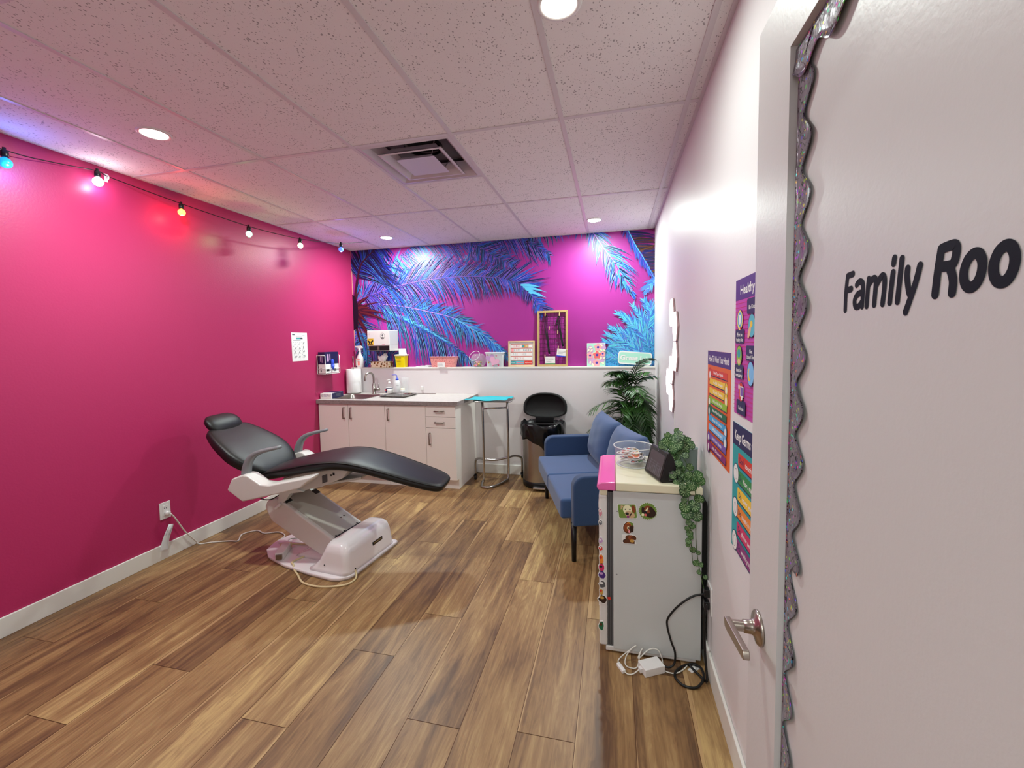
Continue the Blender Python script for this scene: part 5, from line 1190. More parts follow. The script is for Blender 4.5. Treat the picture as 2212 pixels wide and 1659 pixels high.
mb = MB(); mb.prism([(0.60, 0.265), (0.555, 0.36), (0.61, 0.66), (0.64, 0.68), (0.675, 0.66), (0.705, 0.265)], (0, 0.0, 0), (1, 0, 0), (0, 0, 1), (0, 1, 0), 1.115, 'sofa_blue_dark'); mb.build('back_frame', sofa, bevel=0.015, segs=3)
def pillow(w, h, t, m, n=18, pin=0.12):
    mb = MB(); rs = {}
    vs = []; fs = []
    def pt(i, j, s):
        a, b = 2 * i / n - 1, 2 * j / n - 1
        e = max(0.0, (1 - abs(a) ** 3.2)) ** 0.55 * max(0.0, (1 - abs(b) ** 3.2)) ** 0.55
        x = a * w * (1 - pin * 0.5 * (1 - b * b) * abs(a) ** 4 * 0.6); z = b * h * (1 - pin * 0.5 * (1 - a * a) * abs(b) ** 4 * 0.6)
        wr = 0.025 * math.sin(a * 9 + b * 5) * math.sin(b * 7 - a * 3) * e
        return (x, s * t * e * (1 + wr), z)
    for s in (-1, 1):
        k = len(vs)
        for i in range(n + 1):
            for j in range(n + 1): vs.append(pt(i, j, s))
        for i in range(n):
            for j in range(n):
                q = (k + i * (n + 1) + j, k + (i + 1) * (n + 1) + j, k + (i + 1) * (n + 1) + j + 1, k + i * (n + 1) + j + 1); fs.append(q if s < 0 else q[::-1])
    mb.add(vs, fs, m, True); return mb
for y_, rx, tz in ((0.84, 0.03, 0.625), (0.285, -0.02, 0.615)):
    mb = pillow(0.285, 0.215, 0.105, 'sofa_blue')
    mb.xform(Matrix.Translation((0.475, y_, tz)) @ Matrix.Rotation(R(14), 4, 'Y') @ Matrix.Rotation(rx, 4, 'X') @ Matrix.Rotation(R(90), 4, 'Z')); mb.build('back_cushion', sofa)
for x_, y_ in ((0.0, -0.02), (0.62, -0.02), (0.0, 1.15), (0.62, 1.15)):
    MB().tube([(x_, y_, 0.0), (x_, y_, 0.27)], [0.016, 0.021], 'black_plastic', 16).build('leg', sofa)

# ================================================================== PALM
root = thing('potted_palm', 'tall dark green artificial palm in the back right corner behind the sofa', 'plant', (3.30, 4.36, 0))
MB().lathe([(0.0005, 0), (0.12, 0), (0.15, 0.27), (0.155, 0.28), (0.14, 0.28), (0.135, 0.24), (0.0005, 0.24)], (0, 0, 0), 'pot_dark', 28).build('pot', root)
MB().lathe([(0.0005, 0.245), (0.134, 0.245)], (0, 0, 0), 'soil', 20).build('soil', root)
rp = random.Random(21)
SINV = (Matrix.Translation((2.86, 2.83, 0)) @ Matrix.Rotation(math.atan2(0.307, 0.952), 4, 'Z')).inverted()
def palm_ok(p):
    if p.x > XR - 0.006 or p.y > YL - 0.006 or p.z < 0.02: return False
    q = SINV @ p
    return not (-0.1 < q.x < 0.72 and q.y < 1.215 and q.z < (0.63 if q.x < 0.40 else 0.85))
def palm_frond(name, base, az, L_, rise, droop, nl, ll, parent):
    mb = MB(); d = Vector((math.cos(az), math.sin(az), 0)); pts = []
    for i in range(15):
        t = i / 14; r_ = L_ * t * (0.55 + 0.45 * t) if rise > 0.6 else L_ * t
        pts.append(Vector(base) + d * (L_ * (t ** 1.25)) + Vector((0, 0, rise * t * (1.35 - t * 0.35) - droop * t * t)))
    mb.tube(pts, [0.005 * (1 - 0.75 * i / 14) for i in range(15)], 'palm_stem', 6)
    for i in range(nl):
        t = 0.22 + 0.76 * i / nl; f = t * 14; k = min(int(f), 13); p = pts[k].lerp(pts[k + 1], f - k); tg = (pts[k + 1] - pts[k]).normalized()
        sd = tg.cross(Vector((0, 0, 1)));
        if sd.length < 0.1: sd = Vector((-d.y, d.x, 0))
        sd.normalize(); ln = ll * (0.55 + 0.45 * math.sin(PI * min(1, t * 1.05))) * rp.uniform(0.85, 1.1)
        for s in (-1, 1):
            dr = (sd * s * 0.75 + tg * 0.65 + Vector((0, 0, rp.uniform(-0.05, 0.15)))).normalized()
            q = p.copy(); cs = [q.copy()]; v = dr.copy()
            for j in range(5):
                q = q + v * ln / 5; v = (v + Vector((0, 0, -0.20))).normalized(); cs.append(q.copy())
            nr = tg.cross(dr).normalized(); wv = nr.cross(dr).normalized(); ww = 0.0084
            vs = []
            for j, c in enumerate(cs):
                w_ = ww * (math.sin(PI * (0.12 + 0.88 * j / 5)) ** 0.8 + 0.04); vs += [c - wv * w_, c + nr * 0.0015, c + wv * w_]
            if all(palm_ok(v_ + root.location) for v_ in vs):
                mb.add(vs, [(a, a + 1, a + 4, a + 3) for j in range(5) for a in (j * 3, j * 3 + 1)], 'palm_leaf', True)
    return mb.build(name, parent, fix=False)
mb = MB()
for dx, dy, hgt in ((0, 0, 0.95), (0.03, 0.02, 0.72), (-0.03, -0.01, 0.60)): mb.tube([(dx, dy, 0.24), (dx * 1.6, dy * 1.6 - 0.01, hgt * 0.6), (dx * 2, dy * 1.5, hgt)], 0.012, 'palm_stem', 8, curve=4)
mb.build('stem', root)
FR = [ # base z, azimuth deg, length, rise, droop
 (0.95, 250, 0.26, 0.36, 0.10), (0.95, 300, 0.30, 0.42, 0.18), (0.95, 200, 0.30, 0.34, 0.22), (0.93, 165, 0.26, 0.30, 0.16), (0.93, 340, 0.24, 0.34, 0.12), (0.94, 275, 0.36, 0.30, 0.24),
 (0.80, 190, 0.42, 0.28, 0.30), (0.80, 215, 0.42, 0.26, 0.32), (0.80, 235, 0.40, 0.24, 0.34), (0.80, 260, 0.40, 0.28, 0.36), (0.80, 285, 0.38, 0.30, 0.36), (0.80, 310, 0.30, 0.30, 0.30), (0.80, 330, 0.24, 0.34, 0.26),
 (0.66, 185, 0.44, 0.24, 0.34), (0.66, 205, 0.46, 0.22, 0.36), (0.66, 228, 0.42, 0.20, 0.34), (0.66, 250, 0.42, 0.24, 0.36), (0.66, 272, 0.40, 0.26, 0.40), (0.66, 295, 0.34, 0.26, 0.36), (0.66, 320, 0.26, 0.28, 0.30),
 (0.52, 195, 0.40, 0.30, 0.36), (0.52, 222, 0.40, 0.24, 0.36), (0.52, 248, 0.40, 0.26, 0.38), (0.52, 275, 0.36, 0.30, 0.40), (0.52, 300, 0.30, 0.30, 0.38), (0.58, 262, 0.30, 0.40, 0.30), (0.70, 240, 0.30, 0.44, 0.26), (0.84, 225, 0.24, 0.44, 0.20)]
FR += [(1.0, 235, 0.26, 0.34, 0.16), (1.0, 320, 0.20, 0.48, 0.16), (0.98, 200, 0.24, 0.36, 0.16)]
FR += [(z - 0.07, az + 11, L_ * 0.9, ri, dr) for z, az, L_, ri, dr in FR[5:28]]
for z, az, L_, ri, dr in FR: palm_frond('frond', (rp.uniform(-0.03, 0.03), rp.uniform(-0.03, 0.01), z), R(az + rp.uniform(-6, 6)), L_, ri, dr, 14, 0.185, root)

# ================================================================== MINI FRIDGE
FX0, FX1, FY0, FY1 = 3.063, 3.520, 1.990, 2.460
ZF = 0.842
fr = thing('mini_fridge', 'white mini fridge with a cream top and pink front edge by the right wall', 'fridge', (FX0, FY0, 0))
def fo(a): return (a[0] - FX0, a[1] - FY0, a[2])
MB().span(fo((FX0 + 0.066, FY0, 0.022)), fo((FX1, FY1, 0.797)), 'fridge_white').build('body', fr, bevel=0.003)
MB().span(fo((FX0, FY0 + 0.002, 0.03)), fo((FX0 + 0.040, FY1 - 0.002, 0.775)), 'fridge_door').build('door', fr, bevel=0.010, segs=3)
mb = MB()
for i in range(3): mb.span(fo((FX0 + 0.041 + i * 0.0085, FY0 + 0.006, 0.035)), fo((FX0 + 0.0475 + i * 0.0085, FY1 - 0.006, 0.79)), 'gasket')
mb.span(fo((FX0 + 0.042, FY0 + 0.010, 0.035)), fo((FX0 + 0.066, FY1 - 0.010, 0.79)), 'black_matte')
mb.build('gasket_seal', fr)
mb = MB(); mb.span(fo((FX0 + 0.03, FY0 + 0.004, 0.008)), fo((FX1 - 0.02, FY1 - 0.004, 0.030)), 'fridge_door'); mb.build('plinth', fr, bevel=0.003)
mb = MB(); mb.span(fo((FX0 + 0.005, FY0 + 0.003, 0.772)), fo((FX0 + 0.04, FY1 - 0.003, 0.800)), 'cream'); mb.build('top_hinge', fr, bevel=0.004)
def slab(x0, x1, m, dz=0.0, dd=0.0):
    prof = [(-0.002, 0.800), (-0.008, 0.815), (-0.006, 0.828), (0.012, 0.838), (0.05, ZF), (FX1 - FX0 - 0.01, ZF), (FX1 - FX0, 0.836), (FX1 - FX0, 0.803)]
    out = []
    for a, b in prof:
        out.append((a, b))
    mb = MB(); pts = [p for p in prof if x0 <= p[0] <= x1]
    if x0 <= -0.008: pts = [prof[0], prof[1], prof[2], prof[3], (x1, 0.8415 if x1 > 0.05 else 0.84), (x1, 0.800)]; pts = [(a - (0.0005 if dd else 0), b + dd) for a, b in pts]
    else: pts = [(x0, 0.800), (x0, ZF)] + [q for q in prof if q[0] > x0]
    mb.prism(pts, (0, -0.010 - dd, 0), (1, 0, 0), (0, 0, 1), (0, 1, 0), FY1 - FY0 + 0.02 + 2 * dd, m); return mb
slab(0.078, 1, 'cream').build('top', fr, bevel=0.006, segs=3, label='cream plastic top')
slab(-0.01, 0.078, 'pink_tape', dd=0.0006).build('front_tape', fr, bevel=0.006, segs=3, label='glossy pink front strip')
MB().span(fo((FX1, FY0 + 0.03, 0.06)), fo((FX1 + 0.024, FY1 - 0.03, 0.76)), 'black_matte').build('condenser', fr)
mb = MB(); fl = Flat(fo((0, FY0 - 0.0005, 0)), (1, 0, 0), (0, 0, 1), (0, -1, 0))
for x, y, s in ((3.145, 2.0, 0.004),): fl.ell(x, 0.395, s, s * 0.5, 'ink_grey')
fl.ell(3.108 + 0.04, 0.70, 0.003, 0.002, 'ink_grey'); fl.mb.build('scuff_mark', fr, fix=False)

# dog magnets on the side
def magnet(lab, cx_, cz, outline, art):
    fl = Flat((cx_, FY0 - 0.0003, cz), (1, 0, 0), (0, 0, 1), (0, -1, 0), eps=0.0003)
    fl.mb.prism(outline, (cx_, FY0 - 0.0003, cz), (1, 0, 0), (0, 0, 1), (0, -1, 0), 0.0012, 'paper'); fl.base = 0.0014
    art(fl); o = fl.mb.build('fridge_magnet', fix=False); tag(o, lab, 'magnet')
def scaled(pts, k): return [(a * k, b * k) for a, b in pts]
sq = [(p[0], p[1]) for p in rrect(0.044, 0.034, 0.007, 0)]; sq = [(a * 0.99 - b * -0.10, b + a * 0.07) for a, b in sq]; sq = [(a - b * 0.22, b) for a, b in sq]
def a1(fl):
    fl.poly(scaled(sq, 0.94), 'grass'); fl.poly([(-0.03, 0.026), (-0.016, 0.024), (-0.030, 0.004)][::-1], 'tan'); fl.ell(0.028, 0.012, 0.009, 0.018, 'brownr', rot=0.2); fl.ell(0.018, -0.018, 0.016, 0.014, 'tan'); fl.ell(0.0, 0.008, 0.020, 0.022, 'leaf_cream', rot=0.1); fl.ell(0.006, -0.012, 0.017, 0.014, 'tan')
    fl.ell(-0.009, 0.009, 0.0035, 0.003, 'ink'); fl.ell(0.011, 0.010, 0.0035, 0.003, 'ink'); fl.ell(-0.001, -0.012, 0.008, 0.0065, 'ink'); fl.ell(0.003, -0.026, 0.006, 0.006, 'plum'); fl.ell(0.014, -0.016, 0.003, 0.009, 'brownd', rot=-0.5)
magnet('rectangular magnet photo of a pale yellow dog with tongue out on the fridge side', 3.194, 0.705, sq, a1)
st = []
for j in range(48): a = 2 * PI * j / 48; r_ = 0.0435 if j % 2 == 0 else 0.0385; st.append((r_ * math.cos(a), r_ * math.sin(a)))
def a2(fl):
    fl.poly(scaled(st, 0.96), 'grass'); fl.ell(0.012, -0.008, 0.024, 0.022, 'brownd'); fl.ell(0.0, 0.008, 0.020, 0.018, 'brownr', rot=0.4); fl.ell(0.018, 0.004, 0.010, 0.020, 'brownd', rot=0.4); fl.ell(-0.022, 0.004, 0.006, 0.016, 'brownd'); fl.ell(-0.006, 0.002, 0.004, 0.016, 'leaf_cream', rot=-0.4); fl.ell(-0.011, -0.006, 0.009, 0.007, 'ink'); fl.ell(-0.010, -0.018, 0.006, 0.006, 'flower_red'); fl.ell(-0.022, -0.018, 0.006, 0.007, 'leaf_cream'); fl.ell(0.004, 0.010, 0.0025, 0.0025, 'ink'); fl.ell(-0.016, 0.012, 0.0025, 0.0025, 'ink')
magnet('round scalloped magnet photo of a dark brown and white dog on the fridge side', 3.285, 0.712, st, a2)
ov = [(0.0255 * math.cos(2 * PI * j / 30) + 0.003 * math.sin(2 * PI * j / 30), 0.030 * math.sin(2 * PI * j / 30)) for j in range(30)]
def a3(fl):
    fl.poly(scaled(ov, 0.94), 'brown'); fl.ell(0.008, 0.018, 0.014, 0.008, 'grass'); fl.ell(-0.010, -0.002, 0.010, 0.018, 'brownr'); fl.ell(0.0, 0.008, 0.012, 0.016, 'orangel'); fl.ell(0.0, 0.008, 0.012, 0.013, 'brownr'); fl.ell(0.014, -0.006, 0.009, 0.016, 'brownd'); fl.ell(-0.001, -0.001, 0.005, 0.008, 'leaf_cream'); fl.ell(0.001, -0.002, 0.005, 0.004, 'ink'); fl.ell(0.003, -0.018, 0.004, 0.007, 'flower_pink')
magnet('oval magnet photo of a long eared brown dog, middle of the fridge side group', 3.199, 0.627, ov, a3)
sh = [(-0.034, 0.018), (-0.010, 0.021), (0.010, 0.023), (0.026, 0.021), (0.036, 0.008), (0.028, -0.006), (0.032, -0.022), (-0.030, -0.023), (-0.034, -0.010)][::-1]
def a4(fl):
    fl.ell(-0.016, -0.012, 0.014, 0.010, 'brownd'); fl.ell(-0.002, 0.004, 0.016, 0.016, 'brown'); fl.rect(-0.024, -0.021, 0.024, -0.006, 'brown'); fl.ell(0.008, 0.006, 0.013, 0.014, 'brownr'); fl.ell(0.022, 0.008, 0.009, 0.012, 'brown', rot=0.5); fl.ell(0.012, -0.008, 0.010, 0.007, 'gold'); fl.ell(0.010, 0.008, 0.002, 0.002, 'ink')
magnet('die cut magnet of a brown puppy lying down, lowest on the fridge side', 3.203, 0.572, sh, a4)
# stickers along the door edge
SK = [(0.690, 0.008, 0.020, 'rose', 'pale rose sticker highest on the fridge door edge'), (0.640, 0.009, 0.014, 'ink_grey', 'small grey lettered sticker near the top of the fridge door edge'), (0.553, 0.010, 0.016, 'heartp', 'pale purple sticker on the fridge door edge above the red one'), (0.515, 0.010, 0.012, 'red', 'small red round sticker on the fridge door edge'),
      (0.462, 0.013, 0.026, 'orangel', 'orange flame shaped sticker on the fridge door edge'), (0.420, 0.014, 0.020, 'crimson', 'crimson sticker on the fridge door edge above the purple bulb'), (0.385, 0.017, 0.022, 'purple', 'purple bauble sticker halfway down the fridge door edge'), (0.338, 0.018, 0.020, 'gasket', 'grey crystal sticker on the fridge door edge'), (0.300, 0.012, 0.018, 'gold', 'gold and red sticker on the fridge door edge above the acorn'),
      (0.265, 0.022, 0.022, 'brownd', 'brown acorn sticker across the fridge door seam'), (0.130, 0.012, 0.026, 'greend', 'green and brown sticker lowest on the fridge door edge')]
for i, (z, w_, h_, m, lab) in enumerate(SK):
    w_ *= 1.25; h_ *= 1.15
    x = FX0 + 0.002 + w_ * 0.55
    y = FY0 - 0.0003 if True else 0
    fl = Flat((x, FY0 + 0.0015, z), (1, 0, 0), (0, 0, 1), (0, -1, 0), eps=0.0003)
    rr = random.Random(i); out = [(w_ * (0.6 + 0.5 * rr.random()) * math.cos(2 * PI * j / 12), h_ * (0.8 + 0.25 * rr.random()) * math.sin(2 * PI * j / 12)) for j in range(12)]
    fl.mb.prism(out, (x, FY0 + 0.0018, z), (1, 0, 0), (0, 0, 1), (0, -1, 0), 0.0025, 'paper'); fl.base = 0.0031
    fl.poly(scaled(out, 0.82), m); fl.ell(-w_ * 0.15, h_ * 0.25, w_ * 0.4, h_ * 0.25, {'brownd': 'gold', 'purple': 'heartp', 'gold': 'red', 'greend': 'brown', 'orangel': 'red', 'crimson': 'ink'}.get(m, 'paper'), 10)
    if m == 'brownd': fl.poly([(w_ * 0.7, h_ * 0.5), (w_ * 1.3, h_ * 0.6), (w_ * 1.4, h_ * 0.1), (w_ * 1.0, -h_ * 0.1)][::-1], 'red')
    tag(fl.mb.build('door_sticker', fix=False), lab, 'sticker')
# more stickers on the door front (seen on edge)
for i, z in enumerate((0.71, 0.66, 0.61, 0.48, 0.36, 0.22, 0.16)):
    c = ['crimson', 'tealp', 'orangel', 'purple', 'red', 'greenp', 'skyb'][i]; y = FY0 + 0.06 + 0.045 * ((i * 37) % 5)
    fl = Flat((FX0 - 0.0003, y, z), (0, -1, 0), (0, 0, 1), (-1, 0, 0), eps=0.0003)
    pts = [(0.028 * math.cos(2 * PI * j / 14) * (1 + 0.12 * math.sin(3 * j)), 0.022 * math.sin(2 * PI * j / 14)) for j in range(14)]
    fl.mb.prism(pts, (FX0 - 0.0003, y, z), (0, -1, 0), (0, 0, 1), (-1, 0, 0), 0.002, 'paper'); fl.base = 0.0022; fl.poly(scaled(pts, 0.85), c)
    cn = ['crimson', 'teal', 'orange', 'purple', 'red', 'green', 'blue'][i]
    tag(fl.mb.build('door_sticker', fix=False), '%s blob shaped sticker on the front face of the mini fridge door' % cn, 'sticker')

# clear bowl of wooden cut-out toys
BC = Vector((3.235, 2.290, ZF)); RB = 0.100
bowl = thing('plastic_bowl', 'clear round plastic bowl full of flat cut-out shapes on the fridge', 'bowl', BC)
MB().lathe([(0.0005, 0.001), (0.078, 0.001), (0.088, 0.006), (0.097, 0.05), (0.101, 0.098), (0.104, 0.100), (0.104, 0.103), (0.099, 0.102), (0.094, 0.05), (0.085, 0.009), (0.076, 0.0045), (0.0005, 0.0045)], (0, 0, 0), 'clear_soft', 44).build('body', bowl)
MB().lathe([(0.101, 0.099), (0.1045, 0.100), (0.1045, 0.1035), (0.100, 0.1035), (0.101, 0.099)], (0, 0, 0), 'frosted', 44).build('rim', bowl)
MB().lathe([(0.070, 0.0), (0.086, 0.0), (0.089, 0.004), (0.070, 0.004), (0.070, 0.0)], (0, 0, 0), 'frosted', 44).build('foot_ring', bowl)
rb_ = random.Random(14); cols_ = [('orange', 'orange'), ('red', 'red'), ('purple', 'purple'), ('gold', 'gold'), ('greenp', 'green'), ('brown', 'brown'), ('navy', 'navy'), ('butter', 'yellow')]
for i in range(48):
    a = rb_.uniform(0, 2 * PI); rad = 0.056 * math.sqrt(rb_.random()); lay = i / 48
    p = Vector((rad * math.cos(a), rad * math.sin(a), 0.018 + 0.058 * lay))
    cm_, cn = cols_[i % 8]
    X = Matrix.Translation(p) @ Matrix.Rotation(rb_.uniform(0, 2 * PI), 4, 'Z') @ Matrix.Rotation(rb_.uniform(-0.35, 0.35) if i % 4 else rb_.uniform(0.7, 1.0), 4, 'X') @ Matrix.Rotation(rb_.uniform(-0.25, 0.25), 4, 'Y')
    n = 16; ph_ = rb_.uniform(0, 6); kk = rb_.choice([2, 3, 5])
    out = [((0.031 + 0.006 * math.sin(kk * 2 * PI * j / n + ph_)) * math.cos(2 * PI * j / n), (0.018 + 0.004 * math.cos(kk * 2 * PI * j / n)) * math.sin(2 * PI * j / n)) for j in range(n)]
    mb = MB(); mb.prism(out, (0, 0, 0), (1, 0, 0), (0, 1, 0), (0, 0, 1), 0.0022, 'tissue'); fl = Flat((0, 0, 0.0022), (1, 0, 0), (0, 1, 0), (0, 0, 1), mb); fl.poly(scaled(out, 0.82), cm_); fl.ell(0.006, 0, 0.010, 0.006, cols_[(i + 3) % 8][0]); fl.ell(-0.012, 0.002, 0.006, 0.006, 'paper')
    mb.xform(X); o = mb.build('cut_out_shape'); o.location = BC; tag(o, 'flat white backed cut-out printed %s in the clear bowl' % cn, 'cut-out', '%s printed cut-outs in the clear bowl' % cn)

# smart display
sd = thing('smart_display', 'black tabletop smart display with a dark screen on the fridge top', 'smart display', (3.345, 2.010, ZF))
A = Vector((3.281, 2.175, ZF)); Bv = Vector((3.340, 2.000, ZF)); ud = (Bv - A).normalized(); nd = Vector((ud.y, -ud.x, 0)).normalized()
if nd.x > 0: nd = -nd
wl_ = (Bv - A).length
def SDp(a, d, z): return A + ud * a - nd * d + Vector((0, 0, z)) - sd.location
prof = [(0.0, 0.006), (0.038, 0.138), (0.048, 0.141), (0.068, 0.110), (0.092, 0.0), (0.012, 0.0)]
mb = MB(); k = len(prof); vs = [SDp(0, d, z) for d, z in prof] + [SDp(wl_, d, z) for d, z in prof]
mb.add(vs, [tuple(range(k)), tuple(range(2 * k - 1, k - 1, -1))] + [(i, (i + 1) % k, k + (i + 1) % k, k + i) for i in range(k)], 'black_plastic'); mb.build('body', sd, bevel=0.006, segs=3)
v0 = (SDp(0, 0.038, 0.138) - SDp(0, 0, 0.006)); vn = ud.cross(v0).normalized()
if vn.dot(nd) < 0: vn = -vn
hgt_ = v0.length
fl = Flat(SDp(0.0, 0, 0.006) + vn * 0.0006, ud, v0.normalized(), vn); fl.rect(0.004, 0.004, wl_ - 0.004, hgt_ - 0.003, 'screen_glass', rad=0.006)
fl.rect(0.018, 0.014, wl_ - 0.018, hgt_ - 0.018, 'screen_reflection')  # lighter reflection on the glass, painted as a flat colour
for i in range(9):
    x = 0.026 + i * 0.017; fl.rect(x, 0.02, x + 0.004, 0.03 + 0.05 * abs(math.sin(i * 1.7)), 'ink_grey' if i % 3 else 'gasket')
fl.lines(0.024, wl_ - 0.03, 0.072, 3, 0.012, 0.0012, 'ink_grey'); fl.ell(wl_ / 2, hgt_ - 0.009, 0.003, 0.003, 'ink_grey'); fl.mb.build('screen', sd, fix=False)
mb = MB()
for i in range(7): c = SDp(wl_ + 0.0004, 0.035 + i * 0.004, 0.022 + i * 0.0); mb.box(tuple(SDp(wl_ + 0.0006, 0.045, 0.014 + i * 0.006)), (0.026, 0.0012, 0.002), 'gasket')
mb.build('speaker_slots', sd)

# trailing plant in a metal pot
PC = Vector((3.487, 2.200, ZF))
tp = thing('trailing_plant', 'trailing plant with round striped green leaves in a metal pot on the fridge', 'plant', PC)
MB().lathe([(0.0005, 0), (0.045, 0), (0.047, 0.004), (0.049, 0.122), (0.051, 0.124), (0.048, 0.126), (0.045, 0.120), (0.043, 0.10), (0.0005, 0.10)], (0, 0, 0), 'pot_grey', 34).build('pot', tp)
MB().lathe([(0.0005, 0.105), (0.0445, 0.104)], (0, 0, 0), 'soil', 20).build('soil', tp)
rv = random.Random(31); lv = []; lf_ = []; luv = []
def rleaf(c, nrm, size, up=None):
    nrm = Vector(nrm).normalized(); a = nrm.cross(Vector((0.3, 0.1, 1))); a.normalize(); b = nrm.cross(a); rot = rv.uniform(0, 2 * PI)
    n = 20; k = len(lv); w = []
    lv.append(Vector(c) - nrm * size * 0.12); w.append((0, 0))
    rr_ = [0.55, 0.85, 1.0]
    for ri, r_ in enumerate(rr_):
        for j in range(n):
            t = j / n; th = 2 * PI * t + rot; sc = size * r_ * (1 + (0.05 * math.cos(2 * PI * t * 9) if ri == 2 else 0)) * (1 - 0.35 * math.exp(-((t - 0.5) / 0.03) ** 2))
            q = Vector(c) + a * sc * math.cos(th) + b * sc * math.sin(th) - nrm * (size * (0.10 * (1 - r_ * 1.3)) ) + nrm * 0.0 - nrm * size * 0.16 * r_ ** 3 * (1 if j % 2 else 0.7)
            q.x = min(q.x, XR - 0.004 - PC.x); lv.append(q)
    def uvp(ri, j): return (j / n, rr_[ri] if ri >= 0 else 0.0)
    for j in range(n):
        lf_.append((k, k + 1 + j, k + 1 + (j + 1) % n)); luv.extend([(j / n, 0), (j / n, 0.55), ((j + 1) / n, 0.55)])
        for ri in range(2):
            p0 = k + 1 + ri * n; lf_.append((p0 + j, p0 + n + j, p0 + n + (j + 1) % n, p0 + (j + 1) % n)); luv.extend([(j / n, rr_[ri]), (j / n, rr_[ri + 1]), ((j + 1) / n, rr_[ri + 1]), ((j + 1) / n, rr_[ri])])
vines = MB()
LEAVES = [(3.384,2.122,1.041,0.0164),(3.433,2.16,1.056,0.0146),(3.437,2.119,1.039,0.0288),(3.478,2.133,1.009,0.0271),(3.425,2.098,1.006,0.0307),(3.463,2.114,0.98,0.0269),(3.382,2.103,1.012,0.0265),(3.363,2.127,0.996,0.0207),(3.402,2.084,0.985,0.0244),(3.439,2.1,0.959,0.0226),(3.367,2.084,0.983,0.0162),(3.395,2.098,0.953,0.0185),(3.394,2.057,0.945,0.0202),(3.413,2.062,0.903,0.0224),(3.397,2.011,0.881,0.0199),(3.431,2.041,0.874,0.0223),(3.427,2.043,0.928,0.0181),(3.442,2.03,0.85,0.0223),(3.409,2.0,0.849,0.0159),(3.463,2.03,0.861,0.0202),(3.418,2.111,1.026,0.0205),(3.456,2.139,1.018,0.0229),(3.354,2.089,0.991,0.0142),(3.49,2.122,0.993,0.0208),(3.459,2.065,0.96,0.0162),(3.424,2.087,0.938,0.0184),(3.415,2.019,0.893,0.018),(3.442,2.06,0.9,0.0183),(3.393,2.043,0.926,0.0161),(3.421,2.03,0.858,0.0182),(3.465,1.985,0.929,0.0177),(3.496,1.985,0.89,0.0258),(3.509,1.985,0.867,0.0219),(3.443,1.955,0.827,0.0275),(3.471,1.955,0.85,0.0196),(3.498,1.955,0.795,0.0218),(3.44,1.955,0.756,0.0258),(3.479,1.955,0.765,0.0279),(3.437,1.955,0.787,0.0138),(3.45,1.955,0.727,0.026),(3.49,1.955,0.72,0.0251),(3.471,1.955,0.674,0.0162),(3.457,1.955,0.686,0.0141),(3.461,1.955,0.638,0.0163),(3.457,1.955,0.602,0.0143),(3.475,1.955,0.563,0.0144),(3.498,1.955,0.552,0.0104),(3.489,1.955,0.502,0.0146),(3.511,1.955,0.498,0.0105),(3.502,1.955,0.463,0.0105),(3.528,1.955,0.443,0.0106),(3.468,1.985,0.858,0.0199),(3.489,1.985,0.85,0.0179),(3.46,1.985,0.893,0.0178),(3.476,1.985,0.885,0.0198),(3.431,1.955,0.848,0.0157),(3.451,1.955,0.659,0.0121),(3.465,1.955,0.62,0.0122),(3.454,1.955,0.583,0.0103)]
hub = Vector((-0.01, -0.005, 0.10)); V2 = [Vector(v) - PC for v in ((3.45, 2.15, 0.945), (3.462, 2.06, 0.925), (3.472, 1.985, 0.875), (3.484, 1.958, 0.82), (3.487, 1.957, 0.72), (3.488, 1.960, 0.62), (3.496, 1.962, 0.53), (3.512, 1.962, 0.44), (3.527, 1.960, 0.375))]
V1 = [Vector(v) - PC for v in ((3.44, 2.14, 0.94), (3.445, 2.04, 0.90), (3.45, 1.975, 0.86), (3.455, 1.958, 0.80), (3.462, 1.960, 0.70), (3.468, 1.962, 0.60), (3.476, 1.964, 0.50))]
P1, P2 = catmull(V1, 6), catmull(V2, 6)
vines.tube(P1, 0.0014, 'stem_green', 6); vines.tube(P2, 0.0016, 'stem_green', 6)
for i, (x, y, z, r_) in enumerate(LEAVES):
    c = Vector((x, y, z)) - PC
    low = i >= 30
    nrm = (rv.uniform(-0.5, 0.15), -1.0, rv.uniform(0.0, 0.45) if low else rv.uniform(0.15, 0.8))
    rleaf(c, nrm, r_)
    if low or z < 0.93: q = min(P1 + P2, key=lambda v: (v - c - Vector((0, 0, 0.015))).length); vines.tube([q, (q + c) / 2 + Vector((0, 0.004, 0.004)), c], 0.001, 'stem_green', 5)
    else: vines.tube([hub, (hub + c) / 2 + Vector((0, 0, 0.02)), c], 0.0013, 'stem_green', 5, curve=3)
for i in range(16):
    c = Vector((rv.uniform(-0.10, 0.0), rv.uniform(-0.02, 0.06), rv.uniform(0.09, 0.17))); rleaf(c, (rv.uniform(-0.5, 0.2), -1.0, rv.uniform(0.3, 0.9)), rv.uniform(0.016, 0.024)); vines.tube([hub, c], 0.0012, 'stem_green', 5)
vines.build('vines', tp)
mb = MB(); mb.add(lv, lf_, 'striped_leaf', True); mb.build('foliage', tp, uvs={'UVMap': luv}, fix=False)

